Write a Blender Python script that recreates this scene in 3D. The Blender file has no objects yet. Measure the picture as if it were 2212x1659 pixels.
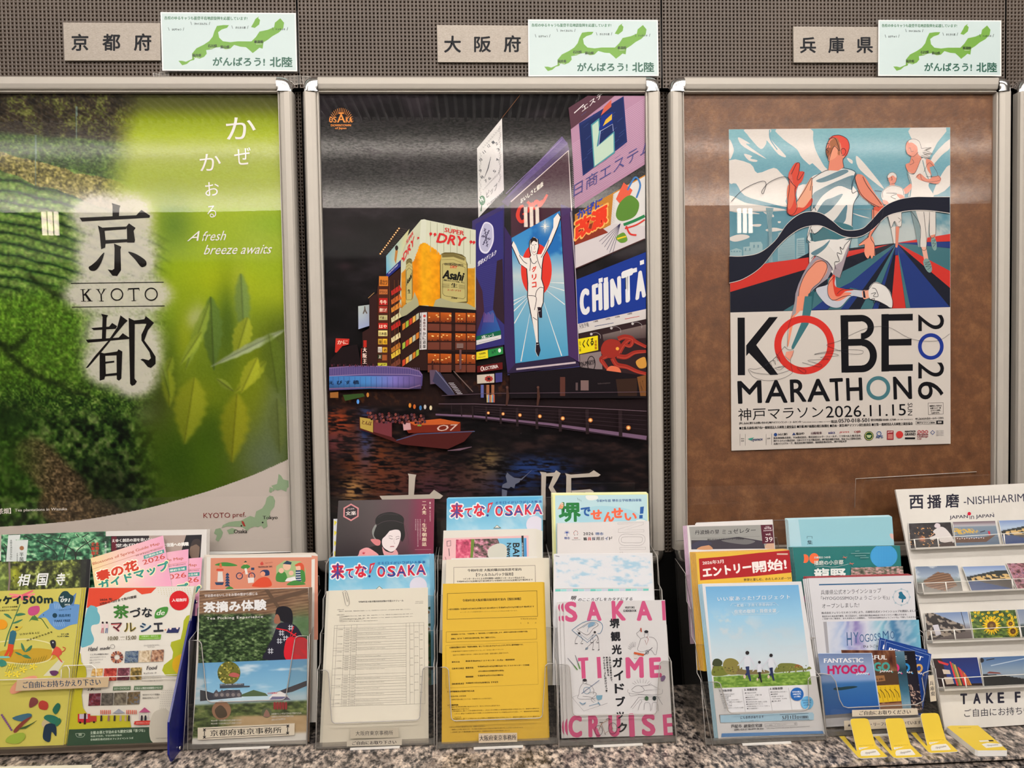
import bpy,math,os
import numpy as np
from mathutils import Matrix,Vector
from mathutils.geometry import tessellate_polygon
rng=np.random.default_rng(7)
S=bpy.context.scene
# ---------------------------------------------------------------- camera
FPX=1550.0
YAW,PITCH,ROLL=0.04640036,0.03486727,-0.01714563
CAM=np.array([0.0,-1.67,1.55])
def basis(y,p,r):
    fw=np.array([math.sin(y)*math.cos(p),math.cos(y)*math.cos(p),-math.sin(p)])
    ri=np.array([math.cos(y),-math.sin(y),0.0]);up=np.cross(ri,fw)
    return ri*math.cos(r)+up*math.sin(r),up*math.cos(r)-ri*math.sin(r),fw
CR,CU,CF=basis(YAW,PITCH,ROLL)
cd=bpy.data.cameras.new('camera');cam=bpy.data.objects.new('camera',cd);S.collection.objects.link(cam)
cd.sensor_fit='HORIZONTAL';cd.sensor_width=36.0;cd.lens=FPX/2212*36.0;cd.clip_start=0.02
M=Matrix.Identity(4)
for i in range(3):
    M[i][0]=CR[i];M[i][1]=CU[i];M[i][2]=-CF[i];M[i][3]=CAM[i]
cam.matrix_world=M;S.camera=cam
# ---------------------------------------------------------------- world, exposure, lamps
S.view_settings.view_transform='Standard';S.view_settings.look='None'
S.view_settings.gamma=1.0;S.view_settings.use_curve_mapping=False
S.view_settings.exposure=0.14
wd=bpy.data.worlds.new('world');S.world=wd;wd.use_nodes=True
wd.node_tree.nodes['Background'].inputs[0].default_value=(1.0,0.86,0.72,1)
wd.node_tree.nodes['Background'].inputs[1].default_value=0.10
WARM=(1.0,0.93,0.87)
def area(name,loc,look,sx,sy,power,col=WARM,spread=180):
    l=bpy.data.lights.new(name,'AREA');l.shape='RECTANGLE';l.size=sx;l.size_y=sy
    l.energy=power;l.color=col;l.spread=math.radians(spread)
    o=bpy.data.objects.new(name,l);S.collection.objects.link(o);o.location=loc
    o.rotation_euler=(Vector(look)-Vector(loc)).to_track_quat('-Z','Y').to_euler();return o
area('wall_wash_lamp',(0.1,-1.15,3.22),(0.1,-0.1,1.4),5.6,0.16,46)
area('front_ceiling_lamp',(0.2,-2.5,3.24),(0.2,-0.3,1.0),4.5,0.3,82)
area('cove_lamp',(0.1,-6.4,2.72),(0.1,-6.401,3.3),11.0,0.2,620)
area('cove_strip_lamp',(0.1,-4.36,3.05),(0.1,-4.361,3.3),11.0,0.12,130)
# ---------------------------------------------------------------- maths helpers
def dirs(px):
    px=np.atleast_2d(np.asarray(px,float));a=(px[:,0]-1106)/FPX;b=(829.5-px[:,1])/FPX
    return a[:,None]*CR+b[:,None]*CU+CF
class Plane:
    def __init__(s,p0,n):
        s.p=np.array(p0,float);s.n=np.array(n,float)/np.linalg.norm(n)
        if s.n @ (CAM-s.p) < 0:s.n=-s.n
    def hit(s,px,off=0.0):
        d=dirs(px);t=((s.p+s.n*off-CAM) @ s.n)/(d @ s.n)
        return CAM+d*t[:,None]
def wallp(off):return Plane((0,-off,0),(0,-1,0))
ZC=0.765
COUNTER=Plane((0,0,ZC),(0,0,1))
def leanp(anchor,lean,dy=0.0,dz=0.0,yaw=0.0):
    """plane leaning back by `lean` degrees through a point given as a pixel on the counter, moved by dy, dz"""
    p=COUNTER.hit([anchor])[0] if len(anchor) == 2 else np.array(anchor,float)
    a=math.radians(lean);n=np.array([math.sin(math.radians(yaw))*math.cos(a),-math.cos(math.radians(yaw))*math.cos(a),math.sin(a)])
    return Plane(p+np.array([0,dy,dz]),n)
def quadplane(pb,pt):
    """plane of constant X direction: bottom pixel on the counter, top pixel straight above it in X"""
    b=COUNTER.hit([pb])[0];d=dirs([pt])[0];t=(b[0]-CAM[0])/d[0];q=CAM+d*t
    v=q-b;return Plane(b,np.cross(v,(1,0,0)))
def lin(c):
    c=np.asarray(c,float)/255.0
    return np.where(c <= 0.04045,c/12.92,((c+0.055)/1.055)**2.4)
# ---------------------------------------------------------------- materials
def mat(name,col,rough=0.5,metal=0.0,spec=0.5,alpha=None,emit=None):
    m=bpy.data.materials.new(name);m.use_nodes=True;b=m.node_tree.nodes['Principled BSDF']
    b.inputs['Base Color'].default_value=(*col,1);b.inputs['Roughness'].default_value=rough
    b.inputs['Metallic'].default_value=metal;b.inputs['Specular IOR Level'].default_value=spec
    if emit:b.inputs['Emission Color'].default_value=(*col,1);b.inputs['Emission Strength'].default_value=emit
    return m
def srgb(*c):return tuple(lin(c))
def nt(m):return m.node_tree.nodes,m.node_tree.links,m.node_tree.nodes['Principled BSDF']
def noise_col(m,stops,scale,detail=6,coord='Object',rough=0.6,stretch=None,bump=0.0,bscale=None):
    N,L,b=nt(m);tc=N.new('ShaderNodeTexCoord');n=N.new('ShaderNodeTexNoise');r=N.new('ShaderNodeValToRGB')
    mp=N.new('ShaderNodeMapping');mp.inputs['Scale'].default_value=stretch or (1,1,1)
    L.new(tc.outputs[coord],mp.inputs[0]);L.new(mp.outputs[0],n.inputs['Vector'])
    n.inputs['Scale'].default_value=scale;n.inputs['Detail'].default_value=detail;n.inputs['Roughness'].default_value=rough
    cr=r.color_ramp
    while len(cr.elements) < len(stops):cr.elements.new(0.5)
    for e,(p,c) in zip(cr.elements,stops):e.position=p;e.color=(*c,1)
    L.new(n.outputs['Fac'],r.inputs[0]);L.new(r.outputs[0],b.inputs['Base Color'])
    if bump:
        bn=N.new('ShaderNodeBump');bn.inputs['Strength'].default_value=bump;bn.inputs['Distance'].default_value=0.002
        n2=N.new('ShaderNodeTexNoise');n2.inputs['Scale'].default_value=bscale or scale;L.new(mp.outputs[0],n2.inputs['Vector'])
        L.new(n2.outputs['Fac'],bn.inputs['Height']);L.new(bn.outputs[0],b.inputs['Normal'])
    return m
def clear(name,tint,refl=1.0,rough=0.02,ior=1.5,haze=0.0):
    """thin clear plastic: transparent + fresnel reflection"""
    m=bpy.data.materials.new(name);m.use_nodes=True;N=m.node_tree.nodes;L=m.node_tree.links;N.clear()
    o=N.new('ShaderNodeOutputMaterial');mx=N.new('ShaderNodeMixShader');t=N.new('ShaderNodeBsdfTransparent')
    g=N.new('ShaderNodeBsdfGlossy');fr=N.new('ShaderNodeFresnel');mu=N.new('ShaderNodeMath');mu.operation='MULTIPLY'
    fr.inputs[0].default_value=ior;mu.inputs[1].default_value=refl;L.new(fr.outputs[0],mu.inputs[0]);ge=N.new('ShaderNodeNewGeometry');m3=N.new('ShaderNodeMath');m3.operation='SUBTRACT';m3.inputs[0].default_value=1;L.new(ge.outputs['Backfacing'],m3.inputs[1]);m4=N.new('ShaderNodeMath');m4.operation='MULTIPLY';L.new(mu.outputs[0],m4.inputs[0]);L.new(m3.outputs[0],m4.inputs[1]);mu=m4
    t.inputs[0].default_value=(*tint,1);g.inputs['Roughness'].default_value=rough
    L.new(mu.outputs[0],mx.inputs[0]);L.new(t.outputs[0],mx.inputs[1]);L.new(g.outputs[0],mx.inputs[2])
    last=mx
    if haze:
        m2=N.new('ShaderNodeMixShader');d=N.new('ShaderNodeBsdfDiffuse');d.inputs[0].default_value=(.75,.72,.68,1)
        m2.inputs[0].default_value=haze;L.new(mx.outputs[0],m2.inputs[1]);L.new(d.outputs[0],m2.inputs[2]);last=m2
    L.new(last.outputs[0],o.inputs[0]);return m
def printmat(name,rough,spec=0.4):
    m=mat(name,(1,1,1),rough,spec=spec);N,L,b=nt(m)
    a=N.new('ShaderNodeAttribute');a.attribute_name='Col';L.new(a.outputs['Color'],b.inputs['Base Color']);return m
MT={}
MT['ink']=printmat('printed_ink',0.45,0.3)
MT['inkgloss']=printmat('glossy_print',0.3,0.4)
MT['inkmatte']=printmat('matte_print',0.75,0.15)
MT['inkposter']=printmat('poster_print',0.6,0.08)
MT['paper']=mat('white_paper',(.80,.79,.77),.7,spec=.2)
MT['alu']=mat('satin_aluminium',(.44,.41,.365),.6,.35)
MT['chrome']=mat('chrome_corner',(.78,.78,.78),.16,1.0)
MT['black']=mat('black_panel',(.003,.0028,.0026),.7,spec=.08)
MT['bronze']=noise_col(mat('bronze_metal_panel',(.07,.055,.045),.42,spec=.5),[(.3,srgb(64,53,44)),(.7,srgb(76,64,54))],3,2)
MT['cavity']=mat('dark_cavity',(.002,.002,.002),.9,spec=0)
MT['plaque']=noise_col(mat('brushed_plaque_metal',(.45,.42,.38),.5,.25),[(.3,srgb(132,124,114)),(.7,srgb(154,146,136))],260,3,stretch=(1,1,3))
MT['charcoal']=mat('charcoal_lettering',srgb(38,40,44),.6)
MT['film']=clear('clear_film',(.985,.985,.98),.16,.2)
MT['cover']=clear('clear_cover_sheet',(.985,.985,.98),1.35,.012)
MT['acrylic']=clear('smoky_clear_acrylic',(.955,.95,.94),1.2,.05,haze=.012)
MT['acryliced']=mat('acrylic_edge',(.42,.40,.38),.25,spec=.8)
MT['clearedge']=mat('clear_acrylic_edge',(.75,.73,.69),.2,spec=.8)
MT['crease']=clear('creased_paper_line',(.97,.97,.97),.6,.4,haze=.28)
MT['smoke']=clear('smoky_acrylic_foot',(.62,.60,.58),1.2,.1,haze=.14)
MT['clearac']=clear('clear_acrylic',(.985,.98,.97),.9,.04)
MT['blue']=mat('blue_acrylic',srgb(10,20,112),.25,spec=.6)
MT['steel']=mat('screw_steel',(.7,.68,.65),.25,1.0)
MT['tape']=clear('clear_tape',(.93,.92,.9),.5,.2,haze=.03)
MT['white']=noise_col(mat('white_board',(.7,.68,.63),.5),[(.3,(.56,.54,.50)),(.7,(.64,.62,.58))],9,5)
# ---------------------------------------------------------------- mesh helpers
def mesh(name,V,Fc,m,parent=None,cols=None,smooth=False,kind=None,label=None):
    me=bpy.data.meshes.new(name);V=np.asarray(V,np.float32).reshape(-1,3)
    if isinstance(Fc,np.ndarray):
        k=Fc.shape[1];n=len(Fc)
        me.vertices.add(len(V));me.vertices.foreach_set('co',V.ravel())
        me.loops.add(n*k);me.loops.foreach_set('vertex_index',Fc.astype(np.int32).ravel())
        me.polygons.add(n);me.polygons.foreach_set('loop_start',np.arange(0,n*k,k,dtype=np.int32))
        me.update(calc_edges=True)
    else:me.from_pydata(V.tolist(),[],[list(map(int,f)) for f in Fc]);me.update()
    if cols is not None:
        a=me.color_attributes.new('Col','FLOAT_COLOR','POINT');c=np.ones((len(V),4),np.float32);c[:,:3]=cols
        a.data.foreach_set('color',c.ravel())
    if smooth:me.polygons.foreach_set('use_smooth',np.ones(len(me.polygons),bool))
    if m is not None:me.materials.append(MT[m] if isinstance(m,str) else m)
    o=bpy.data.objects.new(name,me);S.collection.objects.link(o)
    if parent is not None:o.parent=parent;o.matrix_parent_inverse=Matrix.Translation(parent.location).inverted()
    if kind:o['kind']=kind
    if label:o['label']=label
    return o
def tag(o,label,cat,group=None):
    o['label']=label;o['category']=cat
    if group:o['group']=group
    return o
def thing(name,loc,label,cat,group=None):
    o=bpy.data.objects.new(name,None);S.collection.objects.link(o);o.location=tuple(float(x) for x in loc);o.empty_display_size=.02
    return tag(o,label,cat,group)
def structure(name,loc=(0,0,0)):
    o=bpy.data.objects.new(name,None);S.collection.objects.link(o);o.location=loc;o['kind']='structure';return o
def boxv(x0,x1,y0,y1,z0,z1):
    V=[(x,y,z) for x in (x0,x1) for y in (y0,y1) for z in (z0,z1)]
    return V,[(0,1,3,2),(4,6,7,5),(0,4,5,1),(2,3,7,6),(0,2,6,4),(1,5,7,3)]
def box(name,x0,x1,y0,y1,z0,z1,m,parent=None,bev=0,**k):
    V,Fc=boxv(x0,x1,y0,y1,z0,z1);o=mesh(name,V,Fc,m,parent,**k)
    if bev:b=o.modifiers.new('b','BEVEL');b.width=bev;b.segments=2
    return o
def prism(name,P3,off,m,parent=None,**k):
    """closed solid: polygon P3 (n,3) extruded by vector off"""
    P3=np.asarray(P3,float);n=len(P3);V=np.vstack([P3,P3+np.asarray(off)])
    tri=tessellate_polygon([[Vector(p) for p in P3]])
    Fc=[tuple(t) for t in tri]+[tuple(i+n for i in reversed(t)) for t in tri]+[(i,(i+1) % n,(i+1) % n+n,i+n) for i in range(n)]
    o=mesh(name,V,Fc,m,parent,**k)
    return o
def tube(name,pts,r,m,parent=None,seg=6,**k):
    pts=np.asarray(pts,float);V=[];Fc=[]
    for i,p in enumerate(pts):
        t=pts[min(i+1,len(pts)-1)]-pts[max(i-1,0)];t /= np.linalg.norm(t)+1e-12
        a=np.cross(t,(0.31,0.2,0.93));a /= np.linalg.norm(a);b=np.cross(t,a)
        for j in range(seg):
            an=2*math.pi*j/seg;V.append(p+r*(a*math.cos(an)+b*math.sin(an)))
    for i in range(len(pts)-1):
        for j in range(seg):Fc.append((i*seg+j,i*seg+(j+1) % seg,(i+1)*seg+(j+1) % seg,(i+1)*seg+j))
    Fc.append(tuple(range(seg))[::-1]);Fc.append(tuple((len(pts)-1)*seg+j for j in range(seg)))
    return mesh(name,V,Fc,m,parent,smooth=True,**k)
# ---------------------------------------------------------------- print artwork: coloured polygons laid on a sheet
_tc={}
def textmesh(s,bold=0.0,font='i',res=2,shear=0.0,space=1.0,line=1.0,align='LEFT'):
    bold=0;key=(s,bold,font,res,shear,space,line,align)
    if key in _tc:return _tc[key]
    c=bpy.data.curves.new('t','FONT');c.body=s;c.resolution_u=res;c.shear=shear
    c.space_character=space;c.space_line=line;c.align_x=align
    o=bpy.data.objects.new('t',c);me=o.to_mesh()
    V=np.zeros(len(me.vertices)*3,np.float32);me.vertices.foreach_get('co',V);V=V.reshape(-1,3)[:,:2].astype(float)
    T=np.array([p.vertices[:] if len(p.vertices) == 3 else (0,0,0) for p in me.polygons],int).reshape(-1,3)
    o.to_mesh_clear();bpy.data.objects.remove(o);bpy.data.curves.remove(c)
    if len(V):V=V-V.min(0);V=V/np.maximum(V.max(0),1e-6)
    _tc[key]=(V,T);return _tc[key]
class Art:
    STEP=1.3e-5
    def __init__(s,plane,gain=(1,1,1),base=2e-4):
        s.pl=plane;s.g=np.array(gain) if np.ndim(gain) else np.array([gain]*3);s.V=[];s.T=[];s.C=[];s.n=0;s.off=base
        s.o=(0,0,1)
    def at(s,ox,oy,sc):s.o=(ox,oy,sc);return s
    def add(s,px,tris,col,keep=False):
        if len(px) == 0 or len(tris) == 0:return
        if not keep:s.off += s.STEP
        px=np.asarray(px,float)/s.o[2]+np.array(s.o[:2],float)
        s.V.append(s.pl.hit(px,s.off));s.T.append(np.asarray(tris,int)+s.n);s.n += len(px)
        c=np.asarray(col,float);c=np.clip(lin(c)*s.g,0,.92)
        s.C.append(np.broadcast_to(c,(len(px),3)))
    clip=None
    def poly(s,pts,col,keep=False):
        if s.clip is not None:      # keep print on its sheet
            P=np.asarray(pts,float)/s.o[2]+np.array(s.o[:2],float);Q=np.asarray(s.clip,float);c=Q.mean(0)
            for i in range(len(Q)):
                A,B=Q[i],Q[(i+1) % len(Q)];n=np.array([-(B-A)[1],(B-A)[0]]);n=n if n@(c-A) > 0 else -n
                d=(P-A)@n;out=[]
                for k in range(len(P)):
                    j=(k+1) % len(P)
                    if d[k] >= 0:out.append(P[k])
                    if (d[k] >= 0) != (d[j] >= 0):out.append(P[k]+(P[j]-P[k])*d[k]/(d[k]-d[j]))
                P=np.array(out)
                if len(P) < 3:return
            pts=(P-np.array(s.o[:2],float))*s.o[2]
        tri=tessellate_polygon([[Vector((p[0],p[1],0)) for p in pts]]);s.add(pts,tri,col,keep)
    def rect(s,x0,y0,x1,y1,col):s.poly([(x0,y0),(x1,y0),(x1,y1),(x0,y1)],col)
    def quadg(s,q,cols):
        s.add(q,[(0,1,2),(0,2,3)],np.array(cols))
    def circ(s,x,y,r,col,ry=None,n=20,a0=0,a1=360):
        ry=ry or r;an=np.radians(np.linspace(a0,a1,n,endpoint=a1-a0 < 360))
        s.poly([(x+r*math.cos(a),y+ry*math.sin(a)) for a in an],col)
    def ring(s,x,y,r,w,col,ry=None,n=32,a0=0,a1=360):
        ry=ry or r;an=np.radians(np.linspace(a0,a1,n+1));P=[]
        for a in an:P += [(x+r*math.cos(a),y+ry*math.sin(a)),(x+(r-w)*math.cos(a),y+(ry-w)*math.sin(a))]
        T=[]
        for i in range(n):T += [(2*i,2*i+1,2*i+3),(2*i,2*i+3,2*i+2)]
        s.add(P,T,col)
    def line(s,pts,w,col,closed=False,keep=False):
        P=np.asarray(pts,float)
        if closed:P=np.vstack([P,P[:1]])
        if s.clip is not None and not closed:P=P[inpoly(*((P/s.o[2]+np.array(s.o[:2],float)).T),s.clip)]
        if len(P) < 2:return
        if np.ndim(w) and len(np.atleast_1d(w)) > len(P):w=np.asarray(w)[:1]
        d=np.diff(P,axis=0);L=np.linalg.norm(d,axis=1);L[L == 0]=1;d=d/L[:,None]
        t=np.vstack([d[:1],d[:-1]+d[1:],d[-1:]])
        if closed:t[0]=t[-1]=d[0]+d[-1]
        t /= np.linalg.norm(t,axis=1)[:,None]+1e-9;n=np.stack([-t[:,1],t[:,0]],1)
        w=np.atleast_1d(np.asarray(w,float));w=np.interp(np.linspace(0,1,len(P)),np.linspace(0,1,max(len(w),2)),w if len(w) > 1 else np.repeat(w,2))[:,None]/2
        V=np.empty((2*len(P),2));V[0::2]=P+n*w;V[1::2]=P-n*w
        T=[]
        for i in range(len(P)-1):T += [(2*i,2*i+1,2*i+3),(2*i,2*i+3,2*i+2)]
        s.add(V,T,col,keep)
    def curve(s,pts,w,col,closed=False,sub=5):s.line(smooth(pts,closed,sub),w if np.ndim(w) == 0 else np.interp(np.linspace(0,1,len(smooth(pts,closed,sub))),np.linspace(0,1,len(w)),w),col,closed)
    def blob(s,pts,col,sub=5):s.poly(smooth(pts,True,sub),col)
    def text(s,t,p0,p1,h,col,bold=0.0,font='i',res=2,shear=0.0,space=1.0,outline=None,up=None,line=1.0,align='LEFT'):
        """fit text to the parallelogram with base line p0-p1 (pixels) and height h"""
        p0=np.array(p0,float);p1=np.array(p1,float);e=p1-p0;l=np.linalg.norm(e)
        if l == 0:return
        u=np.array([e[1],-e[0]])/l if up is None else np.array(up,float)
        V,T=textmesh(t,0,font,res,shear,space,line,align);e1=e/l
        def put(r,c):
            rp=r/s.o[2];ins=min(r,.12*min(h,l)) if c is col else 0
            base=p0+V[:,:1]*e1*(l-2*ins)+V[:,1:]*u*(h-2*ins)+e1*ins+u*ins
            if 3.4 < h/s.o[2] < 10 and c is col:rp=max(rp,.24);r=max(r,.24*s.o[2])
            if rp < .18:s.add(base,T,c);return
            n=2 if rp < .5 else (5 if rp < 1.6 else 9)
            for k in range(n):
                an=2*math.pi*k/n;s.add(base+e1*r*math.cos(an)+u*r*math.sin(an),T,c,keep=k > 0)
                s.off += s.STEP*.12
        if outline:put((outline[0]+bold)*h,outline[1])
        put(bold*h*1.1,col)
    def vtext(s,t,x,y0,y1,w,col,bold=0.0,res=2,dx=0.0,font='i'):
        n=len(t);st=(y1-y0)/n
        for i,ch in enumerate(t):
            if ch == ' ':continue
            h=st*.88;ww=w;hh=h
            if ch in 'ー―～':
                cx=x+dx*i+w/2;s.line([(cx,y0+i*st+h*.1),(cx,y0+i*st+h*.9)],w*.14+bold*w,col);continue
            if ch in 'ッュョャっゃゅょ':ww=w*.75;hh=h*.75
            if ch in '、。':
                s.circ(x+dx*i+w*.8,y0+i*st+h*.15,w*.1,col,n=6);continue
            if ch in '一':hh=h*.12
            xx=x+dx*i+(w-ww)/2;yb=y0+i*st+h*(.5+hh/h/2)
            s.text(ch,(xx,yb),(xx+ww,yb),hh,col,bold,font,res)
    def grid(s,x0,y0,x1,y1,step,fn,mask=None,quad=None):
        nx=max(2,int((x1-x0)/step)+1);ny=max(2,int((y1-y0)/step)+1)
        X,Y=np.meshgrid(np.linspace(x0,x1,nx),np.linspace(y0,y1,ny))
        if quad is not None:   # bilinear inside a quad; fn still gets picture coordinates
            q=np.array(quad,float);a=(X-x0)/(x1-x0);b=(Y-y0)/(y1-y0)
            PX=(1-b)*((1-a)*q[0,0]+a*q[1,0])+b*((1-a)*q[3,0]+a*q[2,0]);PY=(1-b)*((1-a)*q[0,1]+a*q[1,1])+b*((1-a)*q[3,1]+a*q[2,1])
        else:PX,PY=X,Y
        C=fn(PX,PY);idx=np.arange(nx*ny).reshape(ny,nx)
        Q=np.stack([idx[:-1,:-1],idx[:-1,1:],idx[1:,1:],idx[1:,:-1]],-1).reshape(-1,4)
        if mask is not None:
            mk=mask(PX,PY).ravel();Q=Q[mk[Q].all(1)]
        T=np.vstack([Q[:,[0,1,2]],Q[:,[0,2,3]]])
        s.add(np.stack([PX.ravel(),PY.ravel()],1),T,C.reshape(-1,3))
    def build(s,name,parent,m='ink',**k):
        V=np.vstack(s.V);T=np.vstack(s.T);C=np.vstack(s.C)
        return mesh(name,V,T,m,parent,cols=C,**k)
def smooth(pts,closed=False,sub=5):
    P=np.asarray(pts,float);n=len(P);out=[]
    for i in range(n if closed else n-1):
        p0=P[(i-1) % n] if closed or i > 0 else P[0];p1=P[i];p2=P[(i+1) % n];p3=P[(i+2) % n] if closed or i+2 < n else P[-1]
        for k in range(sub):
            t=k/sub;out.append(.5*((2*p1)+(-p0+p2)*t+(2*p0-5*p1+4*p2-p3)*t*t+(-p0+3*p1-3*p2+p3)*t**3))
    if not closed:out.append(P[-1])
    return np.array(out)
# raster-ish helpers used for printed pictures
def vnoise(X,Y,sc,seed=0):
    r=np.random.default_rng(seed);G=r.random((256,256));x=X/sc+1000;y=Y/sc+1000
    xi=np.floor(x).astype(int);yi=np.floor(y).astype(int);fx=x-xi;fy=y-yi;fx=fx*fx*(3-2*fx);fy=fy*fy*(3-2*fy)
    g=lambda a,b:G[b % 256,a % 256]
    return (g(xi,yi)*(1-fx)+g(xi+1,yi)*fx)*(1-fy)+(g(xi,yi+1)*(1-fx)+g(xi+1,yi+1)*fx)*fy
def fbm(X,Y,sc,seed=0,o=4):
    v=0;a=.5;t=0
    for i in range(o):v=v+a*vnoise(X,Y,sc/2**i,seed+i);t += a;a *= .55
    return v/t
def mixc(C,col,w):
    w=np.clip(w,0,1)[...,None];return C*(1-w)+np.asarray(col,float)*w
def gau(X,Y,cx,cy,rx,ry,ang=0):
    a=math.radians(ang);dx=X-cx;dy=Y-cy;u=dx*math.cos(a)+dy*math.sin(a);v=-dx*math.sin(a)+dy*math.cos(a)
    return np.exp(-((u/rx)**2+(v/ry)**2))
def inpoly(X,Y,P):
    P=np.asarray(P,float);ins=np.zeros(X.shape,bool);j=len(P)-1
    for i in range(len(P)):
        xi,yi=P[i];xj,yj=P[j]
        c=((yi > Y) != (yj > Y)) & (X < (xj-xi)*(Y-yi)/(yj-yi+1e-12)+xi);ins ^= c;j=i
    return ins
def sstep(a,b,x):t=np.clip((x-a)/(b-a),0,1);return t*t*(3-2*t)
def ramp(t,stops):
    t=np.asarray(t);P=[p for p,c in stops];return np.stack([np.interp(t,P,[c[k] for p,c in stops]) for k in range(3)],-1)
def const(X,col):return np.broadcast_to(np.array(col,float),X.shape+(3,)).copy()
def seg_d(X,Y,a,b):
    ax,ay=a;bx,by=b;dx,dy=bx-ax,by-ay;t=np.clip(((X-ax)*dx+(Y-ay)*dy)/(dx*dx+dy*dy),0,1)
    return np.hypot(X-ax-t*dx,Y-ay-t*dy)
# ================================================================ the setting
WALLX0,WALLX1,ROOMY,CZ_=-6.5,6.5,-6.7,3.3
box('floor',WALLX0,WALLX1,ROOMY,.35,-.05,0,noise_col(mat('floor_stone',(.3,.27,.24),.3),[(.3,(.22,.2,.18)),(.7,(.32,.29,.26))],20),kind='structure')
CEILM=noise_col(mat('rock_wool_ceiling',(.7,.68,.64),.9),[(.38,(.16,.15,.14)),(.6,(.9,.88,.84))],42,4,rough=.7)
box('ceiling',WALLX0,WALLX1,ROOMY,.35,CZ_,CZ_+.05,CEILM,kind='structure')
dk=mat('dark_wall',(.012,.010,.009),.6)
box('wall_front',WALLX0,WALLX1,ROOMY-.05,ROOMY,0,CZ_,dk,kind='structure')
box('wall_left',WALLX0-.05,WALLX0,ROOMY-.05,.35,0,CZ_,dk,kind='structure')
box('wall_right',WALLX1,WALLX1+.05,ROOMY-.05,.35,0,CZ_,dk,kind='structure')
# dark ribbed grille in the ceiling near the display wall
gr=structure('trim_1',(0,-3.3,CZ_))
box('plate',-5,5,-3.55,-2.9,CZ_-.015,CZ_-.001,'black',gr)
V=[];Fc=[]
for i in range(160):
    x=-4.96+i*.062;v,f=boxv(x,x+.02,-3.55,-2.9,CZ_-.045,CZ_-.015);n=len(V);V += v;Fc += [tuple(a+n for a in q) for q in f]
mesh('rib',V,Fc,MT['bronze'],gr,kind='stuff')
# perforated bronze wall panels
W0=wallp(0)
seams=[W0.hit([(-140,60)])[0][0]]+[W0.hit([(x,60)])[0][0] for x in (642.5,1428.7,2172.5)]+[W0.hit([(2600,60)])[0][0]]
seams[0]=seams[1]-(seams[2]-seams[1])
ZT=W0.hit([(600,-60)])[0][2];ZF=W0.hit([(1100,190)])[0][2]
PITCH_H=.00868
FR={}      # frame outer px: left, right edges in metres
def fx(px,py):return W0.hit([(px,py)])[0]
fL=[None,.5*(fx(657,200)[0]+fx(684,1060)[0]),.5*(fx(1443,200)[0]+fx(1449.4,1180)[0]),.5*(fx(2187.3,200)[0]+fx(2181.6,1040)[0])]
fR=[.5*(fx(635,200)[0]+fx(665.7,1190)[0]),.5*(fx(1422.4,200)[0]+fx(1431,1183)[0]),.5*(fx(2171,200)[0]+fx(2165,1040)[0]),None]
wall=structure('wall_back')
def perf(x0,x1,z0,z1,nm,holes,Y=0.0):
    """sheet-metal panel with real punched holes where the wall shows"""
    D=.0025
    nx=int(round((x1-x0)/PITCH_H));px=(x1-x0)/nx;nz=int(round((z1-z0)/PITCH_H));pz=(z1-z0)/nz
    an=np.radians(22.5+45*np.arange(8));r=.0019
    base=np.array([[-px/2,-pz/2],[px/2,-pz/2],[px/2,pz/2],[-px/2,pz/2]])
    ring=np.stack([r*np.cos(an),r*np.sin(an)],1)
    cell=np.vstack([base,ring,ring*1.0]);yy=np.array([Y]*12+[Y+D]*8)
    # corners: 0 (-,-) 1 (+,-) 2 (+,+) 3 (-,+); ring index 4..11 angles 22.5,67.5,...
    R=lambda k:4+k % 8
    Tt=[(R(0),2,R(1)),(R(1),2,R(2))][:0]
    quads=[(2,R(1),R(0),1),(3,R(3),R(2),2),(0,R(5),R(4),3),(1,R(7),R(6),0)]
    tris=[(2,R(2),R(1)),(3,R(4),R(3)),(0,R(6),R(5)),(1,R(0),R(7))]
    quads2=[(R(k),R(k+1),R(k+1)+8,R(k)+8) for k in range(8)]
    F4=np.array(quads+quads2+[t+(t[2],) for t in tris][:0]);F3=np.array(tris)
    Tn=np.vstack([F3]+[np.array([[a,b,c],[a,c,d]]) for a,b,c,d in quads+quads2])
    cx=x0+px*(np.arange(nx)+.5);cz=z0+pz*(np.arange(nz)+.5);CX,CZ=np.meshgrid(cx,cz);keep=holes(CX,CZ)
    CX=CX[keep];CZ=CZ[keep];n=len(CX)
    VV=np.zeros((n,20,3));VV[:,:,0]=CX[:,None]+cell[None,:,0];VV[:,:,2]=CZ[:,None]+cell[None,:,1];VV[:,:,1]=yy
    TT=(Tn[None]+20*np.arange(n)[:,None,None]).reshape(-1,3)
    return mesh(nm,VV.reshape(-1,3),TT,'bronze',wall)
for i in range(4):
    a,b=seams[i]+.0018,seams[i+1]-.0018
    perf(a,b,ZF,ZT,'panel',lambda X,Z:np.ones(X.shape,bool))
ZB=fx(900,1215)[2]
for i in range(3):    # strips between the frames
    a,b=fR[i]-.006,fL[i+1]+.006;s=seams[i+1]
    perf(a,s-.0018,ZB,ZF,'panel_strip',lambda X,Z:np.ones(X.shape,bool),.024);perf(s+.0018,b,ZB,ZF,'panel_strip',lambda X,Z:np.ones(X.shape,bool),.024)
box('cavity_back',WALLX0,WALLX1,.03,.05,.0,CZ_,'cavity',wall)
box('upper_panel',WALLX0,WALLX1,0,.02,ZT,CZ_,'bronze',wall)
box('lower_panel',WALLX0,WALLX1,.0,.02,ZC-.02,ZB,'black',wall)
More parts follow.
